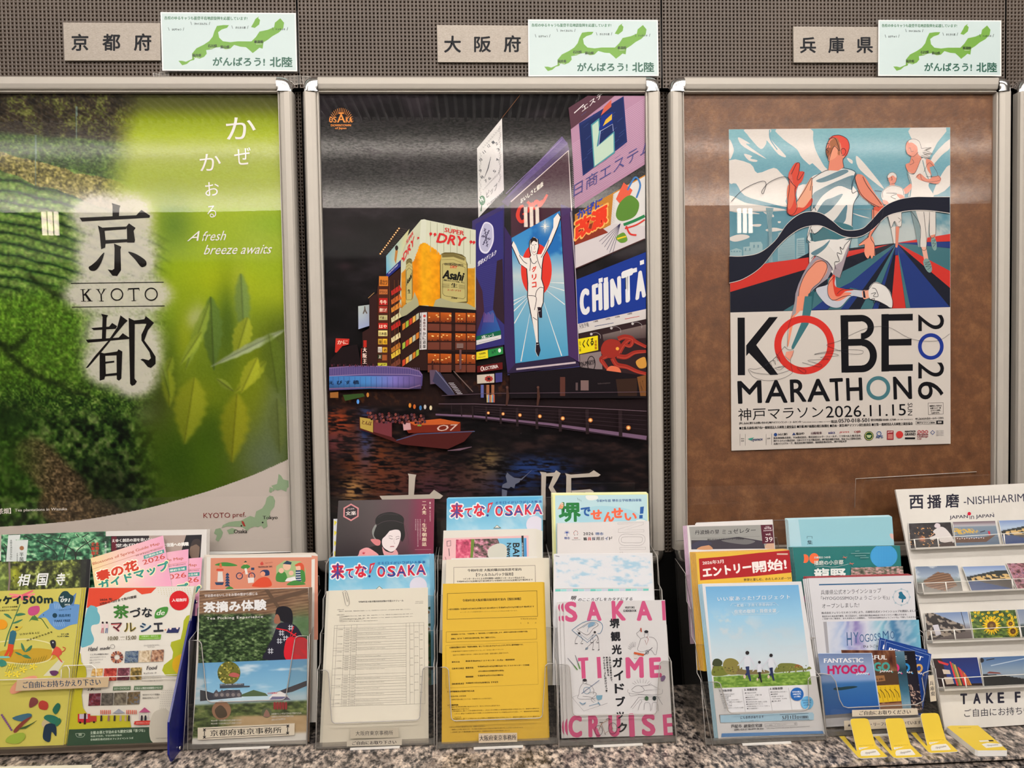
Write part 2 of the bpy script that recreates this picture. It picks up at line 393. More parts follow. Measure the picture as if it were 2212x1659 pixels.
# granite counter: top slab with front edge, recessed line and lower moulding
gm=mat('speckled_granite',(.4,.36,.33),.28,spec=.5);N,L,b=nt(gm)
tc=N.new('ShaderNodeTexCoord');mp=N.new('ShaderNodeMapping');mp.inputs['Scale'].default_value=(1,.62,1);mp.inputs['Rotation'].default_value=(0,0,.6)
L.new(tc.outputs['Object'],mp.inputs[0])
n1=N.new('ShaderNodeTexNoise');n1.inputs['Scale'].default_value=105;n1.inputs['Detail'].default_value=3.5;n1.inputs['Roughness'].default_value=.65
n2=N.new('ShaderNodeTexNoise');n2.inputs['Scale'].default_value=50;n2.inputs['Detail'].default_value=3
for n in (n1,n2):L.new(mp.outputs[0],n.inputs['Vector'])
r1=N.new('ShaderNodeValToRGB');cr=r1.color_ramp
for _ in range(3):cr.elements.new(.5)
for e,(p,c) in zip(cr.elements,[(.36,(.02,.019,.02)),(.45,(.16,.14,.13)),(.52,(.40,.34,.29)),(.58,(.62,.50,.41)),(.66,(.74,.66,.57))]):e.position=p;e.color=(*c,1)
r2=N.new('ShaderNodeValToRGB');r2.color_ramp.elements[0].position=.38;r2.color_ramp.elements[0].color=(.25,.25,.27,1);r2.color_ramp.elements[1].position=.6;r2.color_ramp.elements[1].color=(1,1,1,1)
mx=N.new('ShaderNodeMix');mx.data_type='RGBA';mx.blend_type='MULTIPLY';mx.inputs[0].default_value=.8
L.new(n1.outputs['Fac'],r1.inputs[0]);L.new(n2.outputs['Fac'],r2.inputs[0]);L.new(r1.outputs[0],mx.inputs[6]);L.new(r2.outputs[0],mx.inputs[7]);L.new(mx.outputs[2],b.inputs['Base Color'])
MT['granite']=gm
YFR=COUNTER.hit([(1900,1648)])[0][1]
cn=structure('countertop');cn['label']='speckled granite counter under the brochure racks'
box('slab',WALLX0,WALLX1,YFR,0,ZC-.006,ZC,'granite',cn,bev=.002)
box('shadow_gap',WALLX0,WALLX1,YFR+.01,0,ZC-.013,ZC-.006,'black',cn)
box('front_moulding',WALLX0,WALLX1,YFR-.012,0,ZC-.30,ZC-.013,'granite',cn,bev=.004)
box('counter_body',WALLX0,WALLX1,YFR+.05,0,0,ZC-.30,'black',cn)
# triple tube wall lamps opposite, seen mirrored in the cover sheets
VP=Plane((0,-ROOMY-.03,0),(0,-1,0));le=mat('lamp_glow',(1,.86,.72),.5,emit=8)
for k,(x,y) in enumerate([(105,478),(1150,462),(1607,478)]):
    c=VP.hit([(x,y)])[0];t=thing('wall_lamp',(c[0],ROOMY+.02,c[2]),'wall lamp with three upright tubes, '+['left','middle','right'][k]+' one opposite the posters','lamp','triple tube wall lamps')
    box('back_plate',c[0]-.12,c[0]+.12,ROOMY+.001,ROOMY+.02,c[2]-.17,c[2]+.17,'black',t)
    for j in (-1,0,1):box('tube',c[0]+j*.068-.020,c[0]+j*.068+.020,ROOMY+.02,ROOMY+.05,c[2]-.14,c[2]+.14,le,t)
# ================================================================ name plaques and laminated cards
def plaque(q,s,label,boxes):
    pl=wallp(.006);P=pl.hit(q);t=thing('name_plaque',P.mean(0)+(0,.006,0),label,'sign')
    prism('plate',P,(0,.0059,0),'plaque',t)
    for ch,(x0,y0,x1,y1) in zip(s,boxes):a=Art(pl,.95);a.text(ch,(x0,y1),(x1,y1),y1-y0,(36,38,42),.022,res=4);a.build('character',t,'inkmatte')
plaque([(136.6,48.6),(346,49.6),(347,130.3),(139.7,130.6)],'京都府','metal plaque with the characters 京都府 above the green tea field poster',[(154,73,191,110),(221,73,260,110),(289,72,327,110)])
plaque([(943.8,54),(1141,55),(1143,134.5),(945.6,134)],'大阪府','metal plaque with the characters 大阪府 above the night city poster',[(959,77,996,114),(1024,78,1061,113),(1088,76,1125,113)])
plaque([(1713.5,57.3),(1900,58),(1900.5,134.8),(1714.5,134.8)],'兵庫県','metal plaque with the characters 兵庫県 above the framed brown board',[(1728,80,1763,115),(1789,79,1824,115),(1850,80,1886,115)])
GAINW=1.0
def lamcard(q,film,label):
    """q: paper corners TL TR BR BL; art is laid out in unit coordinates of the card"""
    pl=wallp(.009);P=pl.hit(q);t=thing('laminated_card',P.mean(0)+(0,.009,0),label,'sign','laminated map cards above the frames')
    prism('paper',P,(0,.001,0),'paper',t)
    a=Art(pl,.78,1e-4);q=np.array(q,float)
    def m(u,v):return (1-v)*((1-u)*q[0]+u*q[1])+v*((1-u)*q[3]+u*q[2])
    U=lambda L:[m(x/294.,y/130.) for x,y in L]     # authored on a 294 x 130 card
    a.poly(U([(2.5,2.5),(291.5,2.5),(291.5,127.5),(2.5,127.5)]),(205,224,226))
    G=(112,170,52)
    a.poly(U([(36,108),(44,118),(54,115),(62,108),(70,106),(72,101),(82,103),(92,99),(98,92),(97,84),(110,82),(118,78),(128,77),(140,82),(150,80),(158,72),(172,76),(184,77),(192,84),(198,90),(206,84),(213,78),(220,80),(222,66),(232,60),(242,52),(256,44),(266,34),(268,22),(260,12),(248,22),(246,32),(232,38),(214,42),(206,54),(196,64),(182,64),(166,64),(150,66),(134,64),(126,56),(124,44),(132,38),(144,34),(148,28),(136,28),(122,30),(116,42),(112,54),(104,64),(92,72),(76,80),(66,92),(66,104),(52,110),(44,108)]),G)
    a.poly(U([(214,8),(206,14),(202,22),(196,32),(204,34),(214,26),(216,16),(212,12)]),G)
    def tx(s,x0,y0,x1,y1,c,b=.01):
        A,B,Cc=m(x0/294.,y1/130.),m(x1/294.,y1/130.),m(x0/294.,y0/130.);a.text(s,A,B,np.linalg.norm(Cc-A),c,b,res=2)
    DG=(24,104,74)
    tx('各県のゆるキャラも能登半島地震復興を応援しています!',8,9,188,17,(34,112,66),.014)
    tx('がんばろう!',110,99,224,119,(26,96,78),.03);tx('北陸',234,98,284,121,(26,96,78),.03)
    for s,x,y,w in (('はぴりゅう',24,36,20),('ひゃくまんさん',73,23,28),('きときと君',162,31,22),('トッキッキ',250,34,20)):
        tx(s,x,y,x+w,y+5,(30,40,40),.012)
        for sx,k in ((-6,-1),(w+4,1)):a.line(U([(x+sx+k*2,y-2),(x+sx,y+5)]),.8,(30,40,40))
    for s,e,x,y in (('福井県','FUKUI',66,92),('石川県','ISHIKAWA',101,71),('富山県','TOYAMA',128,73),('新潟県','NIIGATA',202,61)):
        tx(s,x,y,x+20,y+7,(20,30,20),.02);tx(e,x+4,y+7.8,x+16,y+10,(225,235,215),.01)
    a.build('print',t,'ink')
    F3=wallp(.0105).hit(film);prism('film',F3,(0,.0003,0),'film',t)
    return t
lamcard([(346.5,26),(639,28),(642,154),(350.5,152.5)],[(343,22),(646,23.5),(648,157.5),(347,156)],'laminated card with a green map above the tea field poster')
lamcard([(1140.5,42),(1421,43),(1423,164),(1141.5,165)],[(1139,39),(1428.5,39.5),(1430,168),(1140,167.5)],'laminated card with a green map above the night city poster')
lamcard([(1897.5,43),(2163,44),(2163,164.5),(1897,164)],[(1894,39),(2168,40.5),(2168,168.5),(1894,168)],'laminated card with a green map above the brown board frame')
def tapebit(P,label):
    pl=wallp(.0015);Q=pl.hit(P);t=prism('tape_scrap',Q,(0,.0006,0),'tape');tag(t,label,'tape')
    tube('tape_edge',np.vstack([Q,Q[:1]])+np.array([0,-.0004,0]),.0004,'clearedge',t)
tapebit([(331,158),(343,160),(340,171),(334,171)],'small curled tape scrap under the first laminated card')
tapebit([(344,157),(365,156),(366,171),(343,171)],'squarish clear tape scrap above the green poster frame')
tapebit([(615,165),(650,164),(652,181),(636,183),(630,176),(616,173)],'long clear tape scrap at the corner of the green poster frame')
tapebit([(653,165),(671,166),(670,180),(655,182)],'crumpled tape scrap between two poster frames')
# ================================================================ poster frames
FT=.5*(W0.hit([(500,172)])[0][2]+W0.hit([(1500,173.5)])[0][2]);FB=W0.hit([(700,1236)])[0][2]
RW=.034;FD=.026
def rail(nm,a,b,inward,t):
    """convex snap rail profile swept from a to b (x,z); inward = unit vector to the opening"""
    prof=[(0,.001),(0,FD*.62),(.002,FD*.86),(.006,FD),(.018,FD*.97),(.0265,FD*.86),(.0285,FD*.8),(.029,FD*.62),(.031,FD*.6),(.0315,FD*.72),(.0335,FD*.70),(.034,FD*.5),(.034,.001)]
    V=[];n=len(prof)
    for p in (a,b):
        for u,h in prof:V.append((p[0]+inward[0]*u,-h,p[1]+inward[1]*u))
    Fc=[(i,i+1,i+1+n,i+n) for i in range(n-1)]+[(n-1,0,n,2*n-1),tuple(range(n))[::-1],tuple(range(n,2*n))]
    return mesh(nm,V,Fc,'alu',t)
def corner(cx,cz,sx,sz,t):
    """rounded chrome corner cap; (cx,cz) inner corner, sx,sz point outwards"""
    V=[];Fc=[];K=8;rings=[(0,FD*.95),(.45,FD*1.1),(.75,FD*1.05),(.93,FD*.85),(1.0,FD*.5),(1.0,.001)]
    for f,h in rings:
        for k in range(K+1):
            an=math.pi/2*k/K;p=3.0;c,s_=math.cos(an),math.sin(an);r=1/((abs(c)**p+abs(s_)**p)**(1/p))
            V.append((cx+sx*RW*f*c*r,-h,cz+sz*RW*f*s_*r))
    for i in range(len(rings)-1):
        for k in range(K):a=i*(K+1)+k;Fc.append((a,a+1,a+K+2,a+K+1))
    return mesh('corner_cap',V,Fc,'chrome',t,smooth=True)
def frame(x0,x1,label,wave,seed,back='black'):
    z1,z0=FT,FB;t=thing('poster_display',((x0+x1)/2,0,z0),label,'poster frame','silver snap poster frames on the wall')
    g=RW
    rail('rail',(x0+g,z1),(x1-g,z1),(0,-1),t);rail('rail',(x0+g,z0),(x1-g,z0),(0,1),t)
    rail('rail',(x0,z0+g),(x0,z1-g),(1,0),t);rail('rail',(x1,z0+g),(x1,z1-g),(-1,0),t)
    for cx,sx in ((x0+g,-1),(x1-g,1)):
        for cz,sz in ((z1-g,1),(z0+g,-1)):corner(cx,cz,sx,sz,t)
    box('backboard',x0+g*.8,x1-g*.8,-.006,-.001,z0+g*.8,z1-g*.8,back,t)
    nx,nz=40,50;xs=np.linspace(x0+g*.85,x1-g*.85,nx);zs=np.linspace(z0+g*.85,z1-g*.85,nz);X,Z=np.meshgrid(xs,zs)
    cxm,czm=(x0+x1)/2,(z0+z1)/2;U=(X-cxm)/.4;Vv=(Z-czm)/.5
    Y=-.0102-wave[0]*(1-U**2)*(1-Vv**2)-wave[1]*np.sin(U*2.2+Vv*1.5+seed)-wave[2]*np.sin(Vv*7+seed)*np.cos(U*1.3)
    idx=np.arange(nx*nz).reshape(nz,nx);Q=np.stack([idx[:-1,:-1],idx[:-1,1:],idx[1:,1:],idx[1:,:-1]],-1).reshape(-1,4)
    mesh('cover_sheet',np.stack([X.ravel(),Y.ravel(),Z.ravel()],1),Q,'cover',t,smooth=True)
    return t
wfr=fR[1]-fL[1]
MT['hardboard']=noise_col(mat('brown_hardboard',(.3,.16,.08),.5),[(.28,srgb(78,48,28)),(.5,srgb(104,66,38)),(.72,srgb(134,92,56))],26,8,rough=.75,bump=.25,bscale=300)
frame(fR[0]-wfr,fR[0],'silver snap frame holding the green tea field poster',(.0006,.0002,.00008),.3)
frame(fL[1],fR[1],'silver snap frame holding the night city poster',(.0001,.0002,.00006),1.2)
frame(fL[2],fR[2],'silver snap frame with brown backing board around the marathon poster',(.0001,.00015,.00005),2.2,'hardboard')
frame(fL[3],fL[3]+wfr,'silver snap frame mostly cut off past the brown board frame',(.0002,.0003,.0001),3.1)
# ================================================================ green tea field poster
GP=(.93,.94,.98)
def frame_poster(x0,x1,label,z0=None):
    g=.022;pl=wallp(.0078);t=thing('poster',((x0+x1)/2,-.0078,FB),label,'poster')
    V,Fc=boxv(x0+g,x1-g,-.0078,-.0062,(z0 or FB+g),FT-g);mesh('sheet',V,Fc,'paper',t);return t,pl
tk,plk=frame_poster(fR[0]-wfr,fR[0],'green tea field poster with the large black characters 京都',W0.hit([(620,1191)])[0][2])
def kyoto(X,Y):
    n1=fbm(X,Y,40,3);n2=fbm(X,Y*1.6,7,5,3);n3=vnoise(X,Y,3.2,9);leaf=fbm(X,Y,16,12,4)
    # tea rows, their crests falling to the right
    v=Y-.20*X-.0006*(X-40)**2+10*n1
    rows=1-np.abs(((v/23) % 1)*2-1)**3;C=ramp(rows*.62+n2*.4,[(.1,(12,28,14)),(.45,(40,76,34)),(.75,(82,122,52)),(1,(128,160,96))])
    near=ramp(leaf*.5+n3*.5,[(.2,(10,26,10)),(.45,(40,78,24)),(.62,(78,122,42)),(.85,(150,180,110))])
    C=C*(1-sstep(600,680,Y+.1*X)[...,None])+near*sstep(600,680,Y+.1*X)[...,None]
    lush=sstep(620,660,Y+.1*X)*(1-sstep(800,880,Y));C=mixc(C,(88,140,30),.62*lush*(.6+.5*n2))
    for P in ([(0,745),(30,752),(52,738),(62,722)],[(0,742),(24,770),(60,800),(120,830),(190,850)],[(60,590),(120,640),(190,650)]):
        for a,b in zip(P[:-1],P[1:]):C=mixc(C,(14,24,10),.6*np.exp(-(seg_d(X+16*(n1-.5)+8*(n2-.5),Y+26*(n1-.5)+10*(n2-.5),a,b)/(4+6*n2))**2))
    # dry grass bank
    bank=inpoly(X,Y+10*n1,[(-200,300),(0,318),(60,330),(110,352),(160,378),(250,392),(330,440),(300,470),(210,452),(150,425),(60,398),(0,372),(-200,350)])
    C=np.where(bank[...,None],ramp(n2*.6+n3*.4,[(.2,(52,54,28)),(.5,(112,116,64)),(.8,(166,168,116))]),C)
    band=(Y > 283+.07*X+6*n1) & (Y < 322+.25*X+10*n1) & (X < 300);C=np.where(band[...,None],ramp(n3*.5+n2*.5,[(.2,(30,58,26)),(.8,(86,120,60))]),C)
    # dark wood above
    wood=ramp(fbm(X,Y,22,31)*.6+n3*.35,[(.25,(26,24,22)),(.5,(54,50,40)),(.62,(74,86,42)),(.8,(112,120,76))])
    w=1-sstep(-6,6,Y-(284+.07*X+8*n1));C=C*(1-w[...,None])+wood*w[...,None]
    for x in (77,165):C=mixc(C,(96,128,130),.8*((abs(X-x) < 1.6) & (Y > (292 if x == 77 else 230)) & (Y < (400 if x == 77 else 300))))
    # foreground bush and soil path
    big=sstep(870,930,Y);fo=ramp(fbm(X,Y,13,40,3),[(.28,(6,14,6)),(.45,(30,62,20)),(.6,(70,112,42)),(.78,(120,150,92))]);C=C*(1-big[...,None])+fo*big[...,None]
    pd=seg_d(X+14*(n2-.5),Y+14*(n1-.5),(70,985),(150,1060));pd=np.minimum(pd-8,seg_d(X,Y+16*(n2-.5),(130,1085),(260,1150))-14);path=1-sstep(22,44,pd);C=C*(1-path[...,None])+ramp(n3*.5+n2*.5,[(.2,(40,34,24)),(.55,(104,92,68)),(.8,(160,146,116))])*path[...,None]
    C=mixc(C,(12,18,10),.7*gau(X,Y,240,1050,70,60,40));C=mixc(C,(52,92,26),.8*gau(X,Y,20,1010,60,110,10));C=mixc(C,(26,50,18),.8*gau(X,Y,10,900,60,30))
    C=C*np.array((1.05,.96,.86))*(1-.22*sstep(560,980,Y))[...,None]*(.72+.56*vnoise(X,Y,6,71))[...,None]  # darkened downward, the light's falloff put into the print colour
    # blurred young leaves on the other half
    B=ramp((Y-200)/850,[(0,(58,58,26)),(.035,(84,88,34)),(.07,(134,150,24)),(.11,(158,176,26)),(.16,(156,168,72)),(.30,(150,172,30)),(.45,(140,166,20)),(.62,(112,132,26)),(.8,(92,118,18)),(1,(84,104,22))])  # topmost stops darkened, partly as painted shadow of the top rail
    for cx,cy,rx,ry,an,col,k in ((375,485,45,60,0,(78,112,22),.75),(480,612,80,45,0,(178,188,12),.8),(600,640,60,40,0,(170,185,30),.7),(560,520,50,70,0,(150,170,60),.5),
        (600,480,60,30,0,(120,160,30),.5),(420,640,70,60,0,(128,150,20),.6),(600,760,50,90,0,(60,76,16),.8),(490,700,26,100,0,(58,84,22),.75),(370,690,26,60,0,(120,145,30),.5),
        (350,800,30,90,20,(60,84,14),.6),(400,730,20,60,0,(146,160,24),.7),(430,870,60,50,0,(150,158,22),.7),(545,880,50,130,5,(142,152,14),.7),(390,1000,90,90,0,(54,88,10),.8),
        (455,990,40,90,0,(84,120,10),.7),(600,900,40,160,12,(126,138,106),.75),(560,980,60,70,0,(110,128,84),.7),(310,890,35,28,0,(140,156,96),.7),(430,680,18,26,0,(164,172,110),.7),(415,690,14,20,0,(176,178,130),.5),(520,640,16,60,-4,(150,160,90),.5),
        (340,870,40,60,0,(50,58,24),.6),(580,1000,40,40,0,(120,134,110),.5),(455,930,30,60,0,(60,90,14),.5),(620,820,26,60,0,(80,100,20),.5)):
        B=mixc(B,col,k*gau(X,Y,cx,cy,rx,ry,an))
    def leaf_(B,p,q,W,col,k=.8,soft=3.0):
        p=np.array(p,float);q=np.array(q,float);d=q-p;L=np.hypot(*d);t=((X-p[0])*d[0]+(Y-p[1])*d[1])/L**2;n=((X-p[0])*-d[1]+(Y-p[1])*d[0])/L
        w=W*np.sin(np.pi*np.clip(t,0,1)**.8)*(1+.08*np.sin(t*40));m=(1-sstep(-soft,soft,np.abs(n)-w))*((t > 0) & (t < 1))*k
        B=mixc(B,col,m);B=mixc(B,np.array(col)*1.25+12,m*.5*(n < 0));return mixc(B,np.array(col)*.62,m*.6*np.exp(-(n/1.8)**2))
    for p,q,W,col,k,so in (((455,640),(462,800),22,(74,98,36),.8,4),((520,590),(528,740),16,(92,116,58),.7,5),((452,655),(400,800),13,(118,138,44),.8,3),((436,716),(388,790),10,(132,150,44),.9,2.5),((535,685),(508,775),20,(138,148,34),.85,3),((575,780),(505,850),15,(146,156,34),.8,3),((468,818),(506,846),8,(120,136,40),.9,2),((556,772),(520,850),17,(158,166,36),.85,3),
        ((372,770),(350,830),12,(116,132,30),.7,4),((420,815),(398,960),34,(142,150,28),.75,8),((512,850),(500,1000),30,(150,152,24),.75,9),((362,800),(366,880),14,(130,142,28),.7,5),((598,860),(604,980),20,(104,118,50),.6,8),((330,720),(368,860),9,(96,116,26),.7,3),((616,712),(455,792),9,(150,162,124),.85,2.5),((580,720),(600,850),24,(84,104,24),.5,8)):B=leaf_(B,p,q,W,col,k,so)
    B=B*(1-.22*sstep(620,1000,Y))[...,None];grain=(vnoise(X,Y,2.4,77)-.5)*8;B=B+grain[...,None]  # same painted light falloff towards the foot of the leaf half
    edge=ramp(Y,[(200,(290,)*3),(300,(262,)*3),(420,(245,)*3),(520,(335,)*3),(700,(345,)*3),(900,(300,)*3),(1100,(330,)*3)])[...,0]
    w=sstep(-45,45,X-edge-20*(n1-.5));C=C*(1-w[...,None])+B*w[...,None]
    # blurred terraces at the top right, with a ceiling reflection band painted in
    hz=sstep(360,372,Y+.03*(X-320)-.05*X)*(1-sstep(438,452,Y-.03*(X-320)))*sstep(270,330,X);C=mixc(C,(150,160,60),.35*hz*(.5+n2));
    # pale glow behind the characters
    gl=np.zeros(X.shape)
    for cx,cy,rx,ry in ((212,460,62,44),(285,470,48,52),(250,540,74,62),(215,560,44,50),(300,560,34,40),(196,636,56,34),(255,636,80,34),(320,636,50,34),(250,720,70,52),(300,760,52,72),(230,790,52,44),(290,820,40,36)):
        gl=1-(1-gl)*(1-np.minimum(1,1.5*gau(X,Y,cx,cy,rx,ry)))
    C=mixc(C,(200,194,182),np.clip(sstep(.22,1.05,gl*(.95+.14*(n3-.5)+.3*(n2-.5))),0,.9))
    # pale band with the curved edge
    cy_=np.interp(X,[-150,0,100,200,330,450,540,640],[1142,1139,1132,1121,1096,1062,1030,985]);C=np.where((Y > cy_)[...,None],np.array((190,179,168.))+3*(n1-.5)[...,None],C)
    return np.clip(C,3,250)
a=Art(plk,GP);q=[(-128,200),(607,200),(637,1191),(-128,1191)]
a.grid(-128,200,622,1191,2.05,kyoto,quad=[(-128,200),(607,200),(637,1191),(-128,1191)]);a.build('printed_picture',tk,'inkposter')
a=Art(plk,GP,6e-4);cv=smooth([(-140,1142),(0,1138),(100,1131),(200,1120),(330,1095),(450,1061),(540,1029),(590,1008),(629,990)],False,6);a.poly([tuple(p) for p in cv]+[(634,1190),(-128,1190)],(190,179,168));a.at(0,400,3.16);K=(20,17,16)
for P in ([(763,122),(822,140),(815,160),(812,213),(768,215),(768,140)],[(543,222),(560,248),(1020,222),(1025,208),(965,168),(930,205),(700,215)],[(668,275),(712,297),(722,385),(718,425),(690,438),(680,330)],
          [(700,290),(862,282),(862,300),(705,312)],[(860,285),(880,260),(926,292),(912,312),(922,375),(918,392),(868,392),(866,300)],[(715,375),(870,368),(870,388),(715,400)],
          [(778,398),(828,420),(822,440),(826,580),(800,620),(768,618),(735,575),(765,580),(780,570),(782,430)],
          [(622,975),(640,990),(790,980),(800,962),(765,940),(745,965)],[(690,878),(738,888),(728,905),(722,1060),(695,1058),(700,900)],[(585,1055),(600,1075),(880,1050),(882,1040),(838,1010),(810,1040)],
          [(822,888),(872,925),(850,945),(780,1030),(700,1130),(640,1200),(600,1245),(585,1248),(640,1175),(740,1060),(800,970)],[(680,1140),(718,1150),(722,1290),(712,1325),(680,1335)],
          [(700,1150),(800,1135),(808,1120),(835,1135),(830,1160),(700,1165)],[(795,1135),(835,1135),(828,1320),(812,1335),(797,1325)],[(718,1205),(780,1198),(780,1210),(718,1218)],[(715,1290),(800,1280),(800,1298),(715,1305)],
          [(878,905),(920,925),(918,1320),(935,1340),(920,1362),(900,1370),(888,1355)],[(900,925),(985,915),(995,893),(1052,940),(1040,950),(985,945),(905,948)]):a.poly(P,K)
a.blob([(690,478),(712,462),(690,530),(655,580),(618,582),(605,560),(625,545),(660,515)],K);a.blob([(875,455),(930,470),(990,510),(1000,540),(985,556),(960,555),(920,505)],K)
a.poly([(1000,945),(1050,940),(1010,990),(985,1060),(1030,1120),(1062,1170),(1062,1220),(1030,1248),(1008,1240),(980,1205),(958,1190),(975,1185),(1015,1195),(1030,1180),(1020,1140),(965,1060),(965,1020),(990,970)],K)
a.line([(483,670),(1117,662)],5,K);a.line([(490,832),(1124,824)],5,K)
def serif(L,w):      # roman capitals KYOTO
    for p in L:a.line(p,w,K)
serif([[(565,712),(570,790)],[(573,752),(608,712)],[(690,750),(692,790)],[(668,712),(690,750),(712,712)],[(911,708),(914,788)],[(875,708),(950,705)]],9);a.poly([(575,745),(590,742),(625,790),(606,791)],K)
for x0,x1,y in ((548,582,712),(553,588,792),(598,622,711),(594,632,791),(655,682,711),(702,726,709),(676,708,791),(898,930,789)):a.line([(x0,y),(x1,y-.6)],3,K)
a.line([(875,706),(873,722)],3,K);a.line([(950,704),(951,720)],3,K);a.ring(798,746,43,8,K);a.ring(1032,744,45,8,K)
a.at(0,0,1);Wt=(228,222,214)
for ch,x0,y0,x1,y1 in (('か',489,254,553,302),('ぜ',507,320,543,357),('か',432,333,478,370),('お',444,394,474,424),('る',449,445,468,471)):a.text(ch,(x0,y1),(x1,y1-2),y1-y0,Wt,.004,res=4)
a.text('A',(404,521),(432,520),21,Wt,0,shear=.6);a.text('fresh',(436,521),(489,519),21,Wt,.004,shear=.45);a.text('breeze awaits',(440,550),(588,548),21,Wt,.004,shear=.45)
a.text('茶畑】',(-4,1111),(24,1110),13,(222,214,205),.02);a.text('Tea plantations in Wazuka',(32,1107),(145,1104),8,(205,200,190),.012)
JP=(138,160,126)
a.at(0,880,3.072)
for P in ([(1848,442),(1864,452),(1880,478),(1932,490),(1934,520),(1905,535),(1900,560),(1866,545),(1842,552),(1825,545),(1808,560),(1812,535),(1800,520),(1838,508),(1846,470)],
          [(1790,585),(1812,590),(1826,620),(1820,660),(1795,690),(1788,730),(1770,750),(1775,790),(1750,805),(1735,785),(1712,795),(1690,790),(1660,800),(1640,820),(1610,795),(1575,792),(1540,790),(1505,790),(1470,800),(1480,780),(1520,762),(1560,755),(1600,752),(1630,735),(1660,720),(1690,730),(1700,690),(1740,670),(1760,640),(1770,600)],
          [(1430,808),(1462,800),(1480,830),(1470,860),(1450,890),(1430,880),(1440,850),(1420,835)],[(1505,815),(1540,800),(1570,812),(1550,838),(1520,842)],[(1790,528),(1812,538),(1800,568),(1785,560)]):a.poly(P,JP)
a.poly([(1602,752),(1618,758),(1630,790),(1618,790),(1605,770)],(150,50,40))
for x,y in ((1602,786),(1743,764)):a.circ(x,y,6,(30,28,26),n=10)
a.text('KYOTO',(1350,735),(1528,732),34,(126,42,36),.0);a.text('pref.',(1545,738),(1632,735),40,(126,42,36),.0);a.text('Tokyo',(1744,750),(1842,748),30,(40,38,34),.0);a.text('Osaka',(1552,836),(1640,834),26,(40,38,34),.0)
a.build('printed_lettering',tk,'inkposter')
# ================================================================ night city poster
to,plo=frame_poster(fL[1],fR[1],'night city poster with lit billboards over a dark canal',W0.hit([(1050,1201)])[0][2])
def osaka(X,Y):
    n1=fbm(X,Y*2.2,90,51);n2=fbm(X,Y,12,52,3);n3=vnoise(X,Y,2.3,53)
    C=ramp(n1,[(.25,(8,7,8)),(.5,(17,14,16)),(.75,(38,32,36))]);C=C+((n3-.5)*5)[...,None]
    C=mixc(C,(60,40,46),.6*gau(X,Y,745,575,16,8));C=mixc(C,(40,28,34),.5*gau(X,Y,735,500,40,20))
    # streets and quay
    C=mixc(C,(34,18,16),sstep(790,830,Y)*.9);q=sstep(820,850,Y)*(X > 960)*(Y < 900+.09*(X-960));C=mixc(C,(30,20,24)+0*C if False else (30,20,24),q*.8)
    C=mixc(C,(98,52,24),.55*sstep(.55,.75,fbm(X,Y,9,60,3))*gau(X,Y,1100,835,160,22));C=mixc(C,(110,60,24),.6*sstep(.5,.7,fbm(X,Y,7,61,3))*gau(X,Y,790,862,110,12))
    # water with stretched reflections
    wat=sstep(872,884,Y-.16*np.maximum(X-940,0));r=fbm(X,Y*3.2,26,63,4);r2=fbm(X*.7,Y*4,12,66,3)
    Wt=ramp(r,[(.3,(9,7,9)),(.55,(22,16,18)),(.75,(44,30,28))])
    for cx,cy,rx,ry,col,k in ((722,915,46,34,(150,62,30),1),(730,955,50,26,(90,46,52),.8),(800,995,60,60,(116,56,26),.8),(850,1040,80,50,(100,52,34),.7),(790,930,16,70,(50,66,110),.8),(765,1060,26,26,(160,118,70),.9),(1055,1000,30,30,(110,88,50),.9),(1030,1040,50,30,(100,66,50),.6),
            (1160,1012,66,24,(34,56,108),1),(1110,1050,60,22,(30,44,86),.8),(925,1010,60,50,(84,46,34),.6),(1240,1060,60,20,(26,38,70),.6),(930,1060,60,40,(76,44,60),.5),(1010,1080,90,20,(60,36,40),.6)):
        Wt=mixc(Wt,col,k*1.3*gau(X,Y,cx,cy,rx,ry)*sstep(.36,.62,r2))
    C=C*(1-wat[...,None])+Wt*wat[...,None]
    return np.clip(C,2,250)
a=Art(plo,GP);a.grid(689,203,1402,1201,2.3,osaka,quad=[(684,203),(1400,203),(1406,1201),(712,1201)]);a.build('printed_picture',to,'inkposter')
a=Art(plo,GP,6e-4)
OR=(226,140,62)   # small emblem
for k in range(19):
    an=math.radians(188+k*9.1);a.line([(737+19*math.cos(an),266+21*math.sin(an)),(737+27*math.cos(an),266+33*math.sin(an))],.8,OR)
for ch,x0,x1 in (('O',711,719),('S',720,727),('A',728,746),('K',747,754),('A',754,761)):a.text(ch,(x0,265),(x1,265),13 if ch != 'A' or x0 > 730 else 19,OR,.02,res=3)
a.rect(732,243,742,246,OR);a.text('DOWNTOWN',(715,273),(758,273),4.6,OR,0);a.text('of Japan',(724,280),(748,280),5.5,OR,0)
# white clock board
a.at(1020,200,3.6075)
a.quadg([(38,435),(232,200),(247,760),(48,975)],[(196,194,188),(218,214,208),(206,200,200),(206,204,198)])
gk=(70,72,78)
for (s,x,y) in (('11',92,460),('12',128,412),('1',162,385),('2',188,395),('3',200,440),('4',192,520),('5',172,610),('6',134,665),('7',105,685),('8',76,655),('9',62,605),('10',66,520)):a.text(s,(x,y+18),(x+16,y+6),22,gk,0)
a.line([(145,500),(124,590),(92,672)],[3,8,2],gk)
for k in range(26):
    y=470+k*16;x=58+6*math.sin(k*1.7);a.curve([(x,y),(x+8,y+5),(x+2,y+12)],1.6,gk,sub=3)
    x=222-6*math.sin(k*1.3);y=260+k*17;a.curve([(x,y),(x-12,y+8),(x-3,y+14)],1.8,gk,sub=3)
for k in range(10):x=80+k*14;y=420-k*16;a.curve([(x,y),(x+8,y+10),(x+14,y-2)],1.6,gk,sub=3);a.curve([(x,y+330+k*4),(x+8,y+340),(x+14,y+325)],1.4,gk,sub=3)
